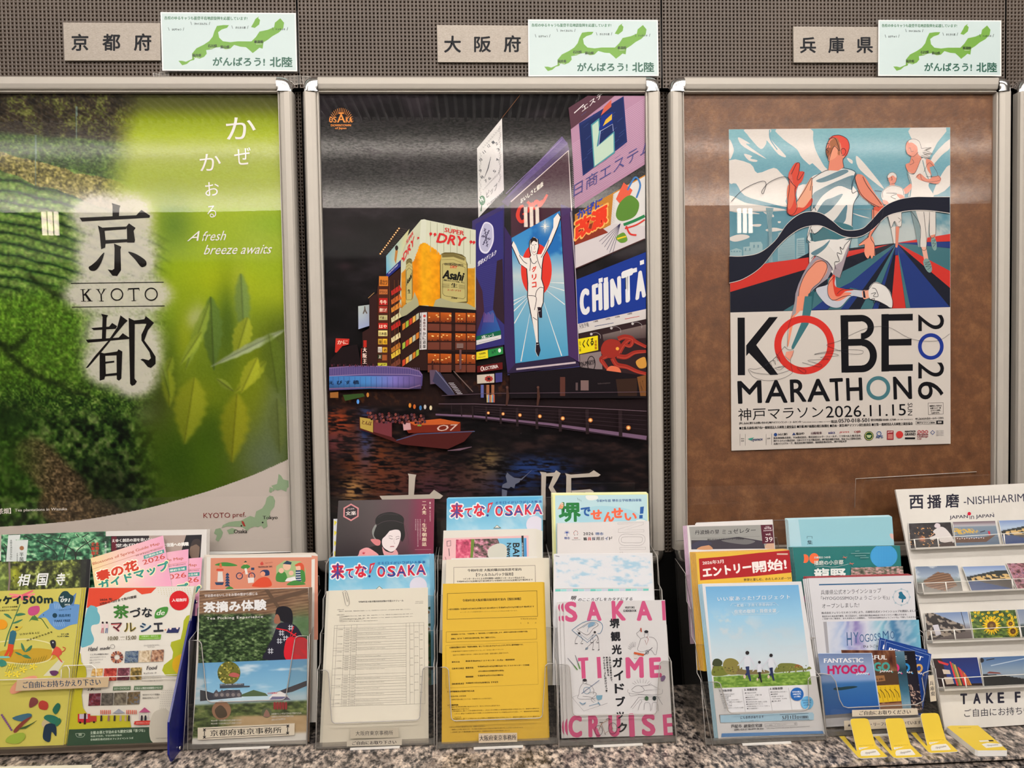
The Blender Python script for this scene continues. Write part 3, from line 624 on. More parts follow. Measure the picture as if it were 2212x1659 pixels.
a.circ(78,840,24,(30,100,62),ry=38);a.line([(76,870),(68,925)],6,(30,100,62));a.text('H',(68,855),(90,845),34,(214,212,206),.05)
a.text('ピップ',(112,826),(198,752),52,gk,.01,up=(-.05,-1));a.text('FUJIMOTO',(118,885),(238,790),18,(120,120,126),0,up=(0,-1))
a.line([(232,198),(372,20)],3,(120,80,50))
# big frame beams and dark wall of the runner board
a.poly([(0,1000),(250,870),(250,1659),(0,1659)],(54,44,96));a.poly([(228,850),(740,380),(760,460),(300,850),(280,890)],(70,50,92));a.poly([(250,830),(700,340),(745,400),(300,800)],(86,66,120));a.line([(262,790),(700,365)],5,(120,96,150))
a.poly([(300,855),(750,455),(800,1659),(310,1659)],(62,30,44));a.line([(300,852),(750,452),(775,920)],9,(208,192,190));a.line([(775,920),(810,1470)],5,(150,140,160));a.poly([(690,870),(770,900),(806,1659),(730,1659)],(66,42,92))
a.text('おいしさと健康',(378,868),(556,728),40,(232,222,208),.02,up=(-.1,-1))
RD=(206,58,44)
a.curve([(400,880),(370,900),(355,960),(380,1005),(412,990),(415,945),(392,950)],[18,24,30,26,22,18,12],RD);a.curve([(430,850),(470,880),(500,845),(540,865),(585,795)],[22,20,22,24,16],RD);a.text('lico',(430,940),(560,880),70,RD,.05,up=(-.1,-1),shear=.3)
# blue snow brand tower
a.blob([(96,1012),(130,1012),(160,1040),(168,1090),(166,1160),(140,1225),(110,1255),(70,1240),(52,1190),(56,1110),(74,1050)],(206,204,216));a.blob([(98,1022),(128,1022),(152,1046),(158,1092),(156,1156),(134,1214),(110,1240),(76,1228),(62,1186),(66,1112),(82,1056)],(150,148,178))
for k in range(6):
    an=k*math.pi/3+.2;c,s_=math.cos(an),math.sin(an);a.line([(108,1130),(108+34*c,1130+78*s_)],4,(50,44,70))
    for t in (.5,.8):a.line([(108+34*c*t-10,1130+78*s_*t+8),(108+34*c*t+10,1130+78*s_*t-8)],3,(50,44,70))
a.text('雪印メグミルク',(42,1358),(188,1262),42,(214,210,222),.02,up=(.05,-1),shear=.2)
for k in range(14):a.line([(40,1380+k*18),(230,1300+k*18)],1.2,(92,84,140))
# building top right: pink lattice, emblem, large katakana
a.poly([(768,285),(1100,25),(1345,25),(1345,560),(800,905),(790,600)],(168,128,150))
for k in range(40):y=300+k*15;a.line([(780,y),(1345,y-360)],1.6,(206,176,196)) if y-360 > 30 else None
a.poly([(750,120),(900,25),(1110,25),(770,285)],(82,52,62));a.line([(795,160),(870,92)],7,(216,208,206));a.text('エステ',(856,155),(1020,30),40,(222,214,210),.02,up=(-.1,-1))
a.poly([(832,240),(1180,28),(1208,385),(862,650)],(34,46,96));a.poly([(840,262),(1172,40),(1196,372),(868,632)],(28,40,84))
for k in range(30):
    x=850+(k*73) % 320;y=180+(k*137) % 380;a.line([(x,y),(x+40,y-34)],1.5,(70,92,150))
a.poly([(925,250),(990,198),(998,300),(978,415),(1108,300),(1112,470),(948,585)],(74,140,148));a.poly([(935,256),(982,218),(988,300),(970,425),(1100,318),(1102,462),(955,572)],(176,198,176))
a.poly([(985,300),(1010,180),(1096,150),(1094,240),(1000,290)],(20,44,120));a.poly([(1002,180),(1030,110),(1085,55),(1084,110)],(190,90,70));a.poly([(1018,262),(1040,212),(1090,165),(1088,210)],(206,168,58));a.line([(985,415),(1000,300),(1094,245),(1100,300)],5,(150,160,200))
a.text('日商エステム',(790,818),(1400,450),104,(78,76,128),.0,up=(.03,-1),res=3)
# remedy board: orange mesh with two written words, drawn burst, no figure
a.poly([(800,950),(1348,640),(1348,1130),(806,1370)],(188,126,48));a.poly([(1100,790),(1348,650),(1348,1130),(1060,1250)],(205,202,196));a.poly([(800,1180),(1100,1020),(1348,1040),(1348,1140),(806,1368)],(198,190,188))
for k in range(18):a.line([(800,960+k*13),(1110,785+k*13)],1.3,(130,74,36))
a.poly([(800,1080),(950,1010),(1060,1090),(800,1190)],(130,50,34))
a.text('かぜに',(815,1010),(1018,890),84,(52,66,150),.04,up=(0,-1));a.text('改源',(800,1160),(1056,1020),160,(214,58,34),.05,up=(0,-1),outline=(.03,(236,170,90)))
for k in range(6):a.line([(1155,1020),(990+k*20,1160+k*22)],3,(50,46,80))
a.poly([(1120,830),(1180,700),(1250,760),(1180,900)],(210,90,66));a.blob([(1150,860),(1230,800),(1300,860),(1270,960),(1170,1000),(1120,960)],(86,128,50));a.curve([(1210,760),(1270,660),(1310,720),(1280,820)],14,(66,116,172));a.curve([(1180,1030),(1260,1000),(1345,960)],22,(40,120,70));a.curve([(1190,1060),(1280,1030),(1345,990)],12,(200,60,50));a.curve([(1200,1040),(1230,1100),(1280,1110)],14,(200,56,50));a.blob([(1120,1130),(1180,1090),(1210,1150),(1160,1170)],(96,140,50));a.curve([(1130,1140),(1200,1120)],12,(220,190,40))
a.line([(806,1372),(1345,1140)],8,(70,40,40))
# CHINTAI board
a.at(1000,460,4.1475)
a.poly([(1010,600),(1640,350),(1640,880),(1030,1000)],(26,52,134));a.poly([(1028,995),(1640,860),(1640,950),(1036,1080)],(200,194,188))
for s,x0,x1,y0,y1 in (('C',1050,1135,922,905),('H',1160,1250,890,868),('I',1270,1300,866,855),('N',1322,1420,850,815),('T',1425,1530,820,780),('A',1545,1640,785,750)):
    a.text(s,(x0,y0),(x1,y1),(235,245,240,255,290,250)['CHINTA'.index(s)],(214,214,212),.045,res=4,up=(-.02,-1))
for x,y in ((1172,640),(1215,590),(1262,585),(1522,500),(1585,430)):a.poly([(x,y),(x+36,y-12),(x+38,y+26),(x+2,y+38)],(214,214,212))
a.text('天気予報',(1046,1040),(1132,1018),42,(60,56,60),.0)
for s,x,y in (('14時',1172,982),('9時',1280,962),('12時',1366,942),('18時',1476,914)):a.text(s,(x,y),(x+40,y-8),16,(110,100,100),0)
a.line([(1180,1015),(1350,985)],4,(40,60,110));a.line([(1450,950),(1582,925)],4,(190,50,50))
# runner board
a.quadg([(435,225),(870,-20),(945,1280),(465,1348)],[(34,104,168),(56,132,188),(70,150,186),(66,150,184)])
def rb(X,Y):
    C=ramp((Y-0)/1340,[(0,(44,116,178)),(.25,(64,136,184)),(.42,(176,190,190)),(.58,(120,168,188)),(1,(70,146,182))]);n=fbm(X,Y,160,90)
    C=mixc(C,(34,100,164),sstep(.5,.62,n)*(1-sstep(300,700,Y)));return mixc(C,(206,206,198),.7*gau(X,Y,740,120,46,60))
a.grid(435,-20,945,1348,22,rb,quad=[(435,225),(870,-20),(945,1280),(465,1348)])
for p,q in (((600,900),(520,1330)),((725,800),(885,1280)),((745,690),(912,820)),((760,650),(908,695)),((770,622),(905,628)),((585,770),(460,990)),((578,760),(455,880)),((570,745),(450,825)),((560,740),(448,790))):a.line([p,q],[3,9],(214,214,206))
a.circ(658,512,138,(206,52,40),ry=238,n=40)
for k in range(8):
    an=k*math.pi/4;r=60 if k % 2 == 0 else 34;a.line([(735,120),(735+r*.7*math.cos(an),120+r*math.sin(an))],[8,1],(226,224,210))
WN=(222,214,204);DK=(34,24,34)
body=[(438,290),(452,252),(475,290),(510,375),(552,402),(600,402),(612,380),(598,320),(602,250),(636,214),(668,236),(676,300),(660,370),(700,370),(770,230),(810,130),(812,50),(850,2),(872,40),(848,120),(790,260),(718,390),(706,470),(700,590),(722,660),(716,800),(700,850),(702,940),(680,935),(665,860),(668,960),(672,1150),(688,1230),(670,1288),(648,1240),(655,1150),(612,900),(583,750),(585,630),(575,500),(512,455),(464,345)]
a.poly([(x+(-8 if x < 640 else 8),y) for x,y in body],DK);a.poly(body,WN)
a.blob([(604,262),(612,232),(640,220),(664,240),(662,262),(636,250),(616,268),(610,290)],(40,26,26));a.line([(612,300),(616,350),(636,378),(660,362)],3,DK);a.line([(620,288),(634,286)],4,DK);a.line([(644,284),(658,284)],4,DK);a.curve([(626,345),(640,354),(654,342)],4,(140,50,40));a.line([(640,292),(644,322),(636,326)],2.5,DK)
for L in ([(600,404),(606,450),(598,520)],[(660,372),(672,430),(700,500)],[(606,404),(616,440),(640,455),(662,430)],[(585,740),(650,748),(655,800),(640,870)],[(650,748),(660,700),(690,668),(720,672)],[(505,378),(540,430),(575,455)],[(770,240),(740,330),(700,400)],[(665,850),(680,845),(700,850)],[(628,935),(664,960)]):a.curve(L,5,DK,sub=4)
for s,y in (('グ',480),('リ',550),('コ',620)):a.text(s,(618,y+52),(660,y+44),50,RD,.05,up=(-.03,-1))
a.poly([(668,850),(702,846),(702,940),(684,938)],DK);a.poly([(655,1160),(676,1160),(690,1232),(672,1282),(652,1240)],DK);a.line([(660,1180),(678,1176)],4,WN);a.line([(676,880),(694,876)],4,WN)
# beams under the runner board
a.poly([(372,120),(436,225),(470,1350),(400,1440),(370,1180)],(52,38,82));a.poly([(392,1440),(470,1350),(945,1278),(1040,1345),(1045,1370)],(44,34,60));a.line([(478,1400),(1010,1340)],16,(192,176,178));a.line([(400,1450),(1050,1375)],7,(60,60,110));a.poly([(880,40),(950,0),(1045,1340),(945,1278)],(68,44,86))
a.line([(965,-10),(1010,560),(1040,1330)],5,(180,168,176))
# lower blue tower, news sign, small shop signs
a.poly([(112,100),(360,-30),(372,1180),(112,1230)],(50,46,106))
a.at(1020,200,3.6075);a.blob([(96,1012),(130,1012),(160,1040),(168,1090),(166,1160),(140,1225),(110,1255),(70,1240),(52,1190),(56,1110),(74,1050)],(206,204,216));a.blob([(98,1022),(128,1022),(152,1046),(158,1092),(156,1156),(134,1214),(110,1240),(76,1228),(62,1186),(66,1112),(82,1056)],(172,170,192))
for k in range(6):
    an=k*math.pi/3+.2;c,s_=math.cos(an),math.sin(an);a.line([(108,1130),(108+34*c,1130+78*s_)],5,(50,44,70))
    for t in (.5,.8):a.line([(108+34*c*t-10,1130+78*s_*t+8),(108+34*c*t+10,1130+78*s_*t-8)],4,(50,44,70))
a.text('雪印メグミルク',(42,1358),(188,1262),42,(224,220,230),.02,up=(.05,-1),shear=.2);a.at(1000,460,4.1475)
for k in range(22):a.line([(125,500+k*17),(355,440+k*17)],1.3,(80,76,140))
a.poly([(305,430),(355,410),(372,1000),(300,930),(270,860)],(46,30,40));a.poly([(115,560),(175,700),(190,880),(118,1090)],(60,34,48));a.quadg([(200,900),(270,870),(340,1060),(150,1100)],[(60,60,130),(50,80,140),(40,90,150),(30,60,120)])
for k in range(8):a.line([(190+k*12,890+k % 3*10),(186+k*12,980)],3,(150,96,130))
a.poly([(120,1106),(340,1050),(342,1092),(120,1142)],(22,92,62));a.text('大阪ニュース',(168,1130),(280,1105),30,(224,226,218),.02);a.poly([(120,1142),(342,1092),(342,1126),(120,1184)],(206,204,200));a.line([(140,1164),(320,1122)],3,(120,120,120))
a.poly([(112,1240),(360,1185),(362,1262),(112,1320)],(40,30,40));a.poly([(120,1248),(222,1226),(226,1300),(120,1316)],(222,204,40));a.text('TOYAMA',(145,1275),(205,1262),18,(60,50,20),0);a.text('いらっしゃい',(140,1304),(205,1292),16,(60,50,20),0)
a.poly([(226,1226),(358,1200),(360,1262),(228,1294)],(40,128,64));a.circ(328,1232,13,(220,225,220),ry=18);a.text('みや',(262,1265),(300,1250),30,(20,60,40),0)
a.poly([(126,1372),(354,1338),(356,1400),(128,1430)],(90,22,22));a.text('LOTTERIA',(190,1412),(318,1388),32,(230,222,214),.03);a.ring(172,1396,14,7,(226,200,190),ry=22)
a.poly([(126,1452),(280,1440),(282,1520),(128,1530)],(190,178,160));a.circ(232,1486,36,(180,60,50),ry=26)
for k in range(9):an=k*.7;a.line([(232,1486),(232+40*math.cos(an),1486+34*math.sin(an))],[7,2],(30,20,20))
a.poly([(290,1436),(352,1430),(352,1512),(292,1520)],(60,56,110));a.poly([(60,1380),(112,1390),(112,1240),(60,1300)],(72,66,84))
for x in (160,210,255):a.rect(x,1540,x+26,1655,((150,96,66),(90,96,150),(170,120,80))[x % 3])
# くくる sign, octopus, dark shopfronts
a.poly([(1036,1085),(1640,950),(1640,1470),(1048,1400)],(46,30,32));a.quadg([(1250,1090),(1640,1000),(1640,1120),(1260,1150)],[(110,96,92),(120,104,98),(70,54,54),(60,46,46)])
a.poly([(1048,1270),(1238,1240),(1250,1400),(1050,1400)],(128,114,112));a.ring(1150,1350,38,8,(40,34,36),ry=70);a.text('ZIN-MARYA',(1046,1384),(1190,1356),46,(40,34,36),.03)
a.poly([(1030,1130),(1208,1098),(1212,1228),(1040,1265)],(222,202,24));a.text('くくる',(1070,1214),(1172,1186),72,(40,34,16),.03,up=(0,-1));a.vtext('たこ焼',1043,1150,1245,14,(60,48,20));a.vtext('道頓堀',1180,1140,1225,20,(150,60,20))
OC=(148,44,34)
a.blob([(1240,1200),(1270,1150),(1330,1130),(1400,1150),(1420,1210),(1400,1270),(1340,1300),(1270,1290),(1238,1250)],OC)
for P in ([(1400,1250),(1440,1180),(1500,1130),(1560,1160),(1640,1200)],[(1380,1280),(1460,1290),(1540,1250),(1640,1240)],[(1340,1300),(1380,1360),(1470,1380),(1560,1420),(1640,1440)],[(1290,1280),(1240,1310),(1270,1360),(1300,1400)],[(1390,1130),(1450,1110),(1520,1130),(1500,1190),(1450,1180)]):a.curve(P,[44,42,34,26],OC);a.curve([(x,y+8) for x,y in P],[6,6,5],(176,70,52))
a.circ(1384,1216,15,(226,160,60),n=12);a.blob([(1550,1330),(1620,1290),(1640,1320),(1640,1380),(1580,1390)],(196,140,60));a.blob([(1290,1400),(1330,1370),(1400,1390),(1410,1450),(1300,1440)],(214,110,76))
for x,y in ((1140,1085),(1320,1032),(1510,992)):a.curve([(x,y),(x+50,y-14),(x+90,y+8),(x+92,y+40)],4,(150,140,140));a.circ(x+10,y,12,(186,180,176),n=8)
for k in range(8):an=k*math.pi/4;a.line([(1240,1458),(1240+38*math.cos(an),1458+38*math.sin(an))],[10,1],(236,208,160))
a.poly([(420,1440),(1048,1380),(1640,1460),(1640,1659),(420,1659)],(22,16,20));a.rect(870,1470,916,1640,(86,50,42));a.rect(1055,1500,1126,1590,(120,96,92));a.rect(1010,1520,1030,1590,(90,72,72));a.poly([(1370,1490),(1560,1480),(1560,1640),(1390,1640)],(52,34,26));a.poly([(1560,1470),(1640,1450),(1640,1640),(1590,1640)],(118,76,40));a.text('从「',(1600,1600),(1636,1590),90,(50,30,20),0)
a.text('Information',(1210,1536),(1320,1528),14,(90,76,76),0)
# SUPER DRY cube
a.at(700,440,4.608)
a.poly([(765,400),(965,160),(1000,155),(945,1015),(745,1145),(765,690)],(186,188,160));a.poly([(985,155),(1510,262),(1510,1062),(1080,1030),(945,1015),(960,380)],(196,198,172));a.poly([(965,160),(1000,155),(1020,162),(1010,400),(950,420)],(200,202,180))
def beer(X,Y):return ramp((X-760)/760,[(0,(206,140,40)),(.2,(226,134,14)),(.3,(236,168,22)),(.5,(232,150,16)),(.62,(204,122,22)),(1,(206,150,36))])*(.82+.25*fbm(X,Y,40,95))[...,None]
a.grid(760,380,1512,1140,9,beer,mask=lambda X,Y:inpoly(X,Y,[(765,690),(890,560),(950,400),(1000,378),(1130,460),(1160,500),(1440,640),(1512,630),(1512,1062),(945,1015),(760,1130)]))
for k in range(7):x=1060+k*66;a.line([(x,180+k*14),(x,480+k*20)],5,(150,152,120))
def can(P,tone=1.0):
    a.poly(P([(0,.04),(.15,.0),(.5,-.02),(.85,.0),(1,.05),(1.02,.12),(1.08,.18),(1.08,.95),(.95,1.02),(.5,1.05),(.08,1.02),(-.04,.95),(-.05,.2),(0,.12)]),(96,84,44));a.poly(P([(.02,.05),(.5,0),(.98,.06),(1.04,.2),(1.04,.94),(.5,1.0),(0,.94),(-.02,.2)]),(178,166,104));a.poly(P([(.03,.05),(.5,.0),(.97,.07),(.95,.12),(.5,.07),(.05,.11)]),(112,100,56));a.line(P([(.0,.16),(.5,.12),(1.04,.2)]),3,(110,96,50));a.line(P([(.06,.24),(.5,.19),(.98,.26),(.98,.86),(.9,.9),(.14,.88),(.06,.84),(.06,.24)]),4,(70,60,34))
can(lambda L:[(1165+x*245,480+y*490+x*30) for x,y in L]);can(lambda L:[(815+x*62,560+y*455-x*15) for x,y in L])
a.text('DRY',(1255,640),(1325,648),30,(196,40,40),.02,shear=.2);a.text('Asahi',(1176,745),(1400,776),92,(24,22,18),.05,shear=.35,up=(.0,-1));a.text('ASAHI BREWERIES LIMITED',(1196,612),(1385,626),24,(70,60,40),.0);a.text('洗練されたクリアな味、辛口。',(1188,768),(1398,795),18,(40,36,30),.01)
a.text('生',(1262,835),(1328,838),48,(26,24,20),.04);a.text('スーパードライ',(1226,866),(1362,878),20,(170,40,36),.02);a.text('350ml',(1265,945),(1322,950),20,(60,50,30),0)
for k in range(5):a.line([(1175,795+k*9),(1248,800+k*9)],2,(90,80,50));a.line([(1340,806+k*9),(1400,812+k*9)],2,(90,80,50))
a.vtext('生',832,850,900,30,(40,34,22),.04);a.text('Asahi',(822,820),(872,740),60,(30,26,18),.04,up=(0,-1))
for P in ([(745,1140),(760,1060),(800,1010),(880,960),(900,880),(935,960),(945,1015),(840,1100)],[(1085,1030),(1110,960),(1160,940),(1280,980),(1420,990),(1510,1040),(1510,1060)]):a.poly(P,(158,156,120))
DR=(196,46,46)
a.text('SUPER',(1198,282),(1392,318),48,DR,.04,up=(0,-1),shear=.1);a.text('DRY',(1115,385),(1420,432),100,DR,.04,up=(0,-1),shear=.3);a.text('SUPER',(818,412),(888,305),42,DR,.04,up=(0,-1));a.text('DRY',(788,584),(900,400),84,DR,.04,up=(0,-1))
for x,y,s in ((1050,300,1),(1092,305,1),(1450,380,1),(1480,384,1),(770,545,.7),(926,340,.7)):a.circ(x+12,y,15*s,DR,n=10);a.line([(x+20*s,y),(x+2,y+24*s)],[14*s,3],DR)
# billboard with blue foot, string of lights, side signs, restaurants
a.quadg([(618,520),(850,250),(765,560),(620,700)],[(120,168,180),(196,190,130),(190,196,160),(96,168,198)]);a.poly([(618,700),(762,560),(762,625),(620,750)],(34,40,110));a.text('THE FACE SHOP',(640,705),(735,615),16,(190,190,210),0,up=(0,-1));a.poly([(715,420),(735,470),(715,600),(700,560)],(176,120,60));a.circ(722,440,16,(40,30,30),ry=26)
for k in range(13):
    x=560+k*15.5;y=498-k*21;a.line([(x,y),(x+80,y-14+k*2)],1.2,(120,100,80));a.circ(x,y,9,(210,140,66),n=8);a.circ(x,y,5,(255,232,180),n=6)
a.poly([(760,690),(745,1150),(760,1659),(640,1659),(640,740),(760,640)],(52,28,22));a.poly([(530,870),(550,715),(640,770),(640,1659),(530,1659)],(70,34,22))
sg=[(548,722,638,820,(196,116,40),'串カツ'),(548,852,632,902,(176,100,50),'ドウトン'),(548,940,632,1008,(176,34,30),'牛牛'),(545,1020,630,1085,(150,44,34),'焼肉クニング'),(545,1110,630,1158,(186,176,120),'生'),(542,1188,632,1246,(190,40,34),'はや'),(540,1262,630,1318,(222,206,130),'日本橋'),(538,1345,580,1400,(196,150,50),'焼'),(584,1345,628,1400,(230,176,40),'鳥'),(536,1425,576,1480,(206,196,180),'くし'),(582,1430,628,1480,(214,160,40),'酒'),(534,1500,576,1545,(40,50,30),'王'),(578,1505,626,1560,(150,80,40),''),(534,1585,626,1625,(196,190,60),'ア')]
for x0,y0,x1,y1,c,s in sg:
    a.rect(x0,y0,x1,y1,c)
    if s:dkc=(250,230,200) if sum(c) < 320 else (60,30,16);a.text(s,(x0+7,y1-8),(x1-7,y1-6),(y1-y0)*.62,dkc,.03)
for y,c in ((830,(176,40,34)),(920,(190,96,40)),(1000,(206,130,50)),(1100,(206,200,150)),(1180,(176,34,30)),(1300,(216,200,150)),(1400,(176,110,40)),(1460,(214,180,60)),(1560,(110,60,44))):
    a.poly([(668,y+40),(752,y-20),(772,y+25),(672,y+85)],c)
    for k in range(3):a.line([(684+k*26,y+24-k*18),(688+k*26,y+60-k*18)],4,(60,24,16))
for x in (650,700,740):a.line([(x,760),(x+8,1640)],4,(110,62,30))
# corner restaurant block with warm windows
a.poly([(760,1160),(945,1020),(1080,1040),(1512,1070),(1512,1659),(760,1659)],(44,24,20));a.poly([(765,1150),(950,1012),(1512,1058),(1512,1100),(960,1060),(770,1190)],(24,15,15))
wr=np.random.default_rng(4)
for r,(y0,y1) in enumerate(((1080,1180),(1285,1365),(1490,1590))):
    for x0,x1 in ((1032,1150),(1156,1268),(1306,1412),(1420,1506)):
        sl=.06*(x0-1030)/4;a.quadg([(x0,y0+sl),(x1,y0+sl+4),(x1,y1+sl*.6),(x0,y1+sl*.6)],[(176,84,24),(190,92,30),(120,50,22),(130,56,22)])
        a.rect(x0,y1+14,x1,y1+88,(104,54,40))
        for k in range(3):
            lx=wr.uniform(x0+8,x1-8);ly=wr.uniform(y0+20,y1-30);a.circ(lx,ly,wr.uniform(6,12),(250,206,120),ry=5,n=8)
        for k in range(5):lx=wr.uniform(x0,x1);a.circ(lx,y1-6,6,(60,26,20),n=6)
for r,y in enumerate((1200,1390,1560)):
    for k in range(5):x=780+k*34;yy=y-k*24;a.poly([(x,yy),(x+28,yy-18),(x+28,yy+40),(x,yy+62)],((196,116,40),(150,170,60),(190,66,40),(216,160,70),(176,176,150))[(k+r) % 5])
for y in (1180,1265,1462,1480):a.line([(1020,y),(1512,y+20)],6,(24,14,14))
for x in (1030,1155,1290,1418):a.line([(x,1070),(x,1650)],5,(50,26,20))
a.poly([(955,1085),(1024,1080),(1022,1450),(950,1455)],(204,198,194));a.line([(968,1085),(966,1452)],5,(120,110,112));a.circ(1000,1118,14,(190,70,60),n=10);a.vtext('本陣の味',988,1145,1265,22,(90,40,40));a.vtext('かに道楽',982,1275,1445,32,(30,24,26),.02);a.vtext('本陣の味かに道楽',954,1110,1445,12,(60,50,50))
a.quadg([(340,1020),(450,1005),(452,1215),(342,1250)],[(176,186,176),(150,158,156),(140,150,180),(150,160,190)]);a.text('人',(385,1100),(432,1098),80,(90,80,70),.04);a.poly([(450,940),(530,890),(530,1659),(380,1659),(382,1280),(450,1240)],(48,26,24));a.line([(440,940),(500,885)],4,(196,150,90))
a.poly([(116,1340),(252,1345),(246,1400),(176,1420),(168,1484),(108,1480)],(186,46,36));a.text('かに',(132,1402),(238,1400),44,(230,190,170),.04);a.poly([(170,1430),(330,1400),(380,1659),(60,1659),(60,1560)],(26,16,18));a.vtext('大阪王',384,1430,1600,42,(246,216,200),.04);a.line([(372,1440),(370,1610)],5,(200,50,40));a.rect(392,1360,424,1430,(176,40,30))
# bridge, stairs, quay rail, boat
a.at(700,700,3.072)
a.poly([(34,290),(200,275),(420,280),(560,290),(640,315),(655,345),(650,410),(560,432),(300,430),(34,440)],(78,66,120))
def br(X,Y):return ramp((X-34)/620,[(0,(60,110,170)),(.4,(70,130,190)),(.7,(120,110,180)),(1,(86,66,110))])*(1-.35*sstep(380,440,Y))[...,None]
a.grid(34,345,645,430,10,br);a.line([(34,292),(200,278),(420,282),(560,292),(630,312),(652,340)],8,(120,96,140));a.line([(34,345),(300,332),(560,334),(645,346)],4,(150,130,170));a.line([(34,428),(300,420),(560,428),(640,405)],7,(120,96,130))
for k in range(52):x=40+k*11.6;a.line([(x,292-8*math.sin(k/18)),(x,338)],2.2,(132,110,150))
for k in range(16):x=60+k*36;a.line([(x,350),(x,424)],1.6,(54,60,110))
a.text('えびす橋',(30,402),(232,398),26,(20,30,50),0,space=1.6)
for k in range(24):x=40+k*13;a.circ(x,272+3*math.sin(k*2),5,((30,18,22),(90,40,50),(50,30,40))[k % 3],ry=9,n=7)
a.poly([(700,305),(745,305),(745,395),(705,400)],(90,72,90));a.poly([(740,310),(770,320),(870,470),(820,470),(720,380)],(58,56,80));a.line([(742,308),(868,462)],6,(110,106,130));a.line([(860,312),(988,450)],6,(110,90,84));a.poly([(780,330),(850,330),(960,460),(870,470)],(38,24,24))
for k in range(8):a.line([(826+k*8,392+k*10),(862+k*8,392+k*10)],3.5,(196,190,196))
a.line([(720,245),(720,300)],10,(60,30,26));a.line([(905,170),(905,300)],14,(96,66,66));a.rect(880,128,924,160,(120,96,88))
a.line([(780,475),(1100,460),(1700,455),(2140,450)],3,(96,76,86));a.line([(760,530),(1000,530),(1400,545),(1800,560),(2140,578)],4,(110,88,96));a.line([(740,600),(1000,612),(1500,665),(2140,755)],[10,12,16,26],(112,86,108));a.line([(740,606),(1000,622),(1500,682),(2140,770)],4,(60,44,56))
for k,x in enumerate((845,910,985,1075,1170,1280,1410,1565,1745,1965)):h=60+k*13;y0=535+k*4;a.line([(x,y0),(x+3,y0+h)],6+k*2,(40,28,30))
for j in range(4):a.line([(1000,548+j*14),(1560,578+j*22),(2140,610+j*30)],1.3,(70,54,62))
for k,(x,y) in enumerate(((1090,590),(1188,596),(1300,604),(1432,612),(1584,626),(1768,638),(2020,688))):a.circ(x,y,10+k,(190,110,50),n=10);a.circ(x,y,6+k*.6,(250,206,140),n=8)
for x in (1215,1420):a.line([(x,425),(x+4,480),(x-4,540)],[12,20,12],(70,44,36));a.circ(x,420,9,(90,60,50),n=8)
for k in range(12):x=1080+k*9;a.rect(x,470,x+7,520,((200,180,120),(120,150,190),(190,90,60))[k % 3]) if k < 6 else None
for x,y,c in ((570,540,(206,130,50)),(600,548,(190,96,40)),(640,556,(60,110,160)),(670,550,(190,180,170)),(708,556,(216,200,160)),(225,515,(90,150,220)),(290,470,(190,120,50))):a.circ(x,y,9,c,ry=16,n=8)
a.poly([(125,470),(260,460),(270,480),(140,510)],(50,76,34));a.poly([(40,455),(95,450),(95,490),(40,490)],(150,96,44))
a.poly([(232,615),(430,650),(440,740),(480,770),(600,725),(995,705),(930,780),(820,830),(520,800),(300,720),(232,700)],(74,28,26));a.poly([(238,618),(325,632),(325,720),(240,690)],(176,150,70));a.text('とんぼ',(250,665),(315,676),30,(90,40,30),.03);a.poly([(330,635),(450,650),(450,750),(330,716)],(110,50,56))
a.poly([(520,660),(760,628),(905,655),(905,712),(560,724)],(110,36,22));a.poly([(560,650),(770,628),(905,652),(890,664),(600,672)],(186,88,38));a.poly([(522,656),(572,655),(578,700),(528,706)],(196,150,150));a.line([(480,772),(620,730),(1000,712)],6,(72,80,110));a.text('O7',(750,712),(890,706),42,(206,176,160),.02,shear=.2);a.rect(620,668,646,678,(110,150,60))
for k in range(70):x=290+(k*53) % 380;y=590+(k*29) % 60+(x-290)*.03;a.circ(x,y,9,((96,42,40),(130,70,60),(40,22,26),(80,50,60))[k % 4],ry=11,n=6)
a.line([(820,840),(900,832),(980,815)],[3,14,4],(110,84,96))
# large grey characters at the foot of the poster
GY=(182,172,158)
a.poly([(556,992),(612,1000),(606,1020),(596,1140),(560,1140),(562,1010)],GY);a.poly([(368,1140),(385,1165),(770,1160),(790,1140),(730,1100),(700,1130)],GY)
a.poly([(1432,980),(1475,985),(1470,1100),(1470,1300),(1440,1300),(1442,1000)],GY);a.poly([(1460,992),(1530,985),(1540,970),(1570,990),(1545,1040),(1520,1080),(1550,1130),(1545,1180),(1525,1150),(1490,1085),(1520,1010),(1462,1010)],GY)
a.poly([(1600,990),(1640,1000),(1640,1120),(1600,1300),(1560,1300),(1606,1130),(1608,1010)],GY);a.poly([(1625,1000),(1760,990),(1790,970),(1835,1000),(1820,1012),(1630,1022)],GY);a.poly([(1640,1105),(1740,1098),(1765,1095),(1790,1110),(1740,1200),(1650,1300),(1600,1320),(1700,1200),(1735,1115),(1645,1118)],GY)
mp_=(92,96,112)
a.poly([(1215,985),(1232,1000),(1262,1020),(1308,1025),(1296,1050),(1270,1062),(1262,1090),(1240,1080),(1225,1092),(1180,1085),(1185,1065),(1215,1050),(1205,1010)],mp_);a.poly([(1180,1095),(1215,1105),(1212,1145),(1180,1150)],mp_);a.line([(1305,1035),(1345,1000),(1378,970)],[10,4,2],mp_)
a.build('printed_lettering',to,'inkposter')
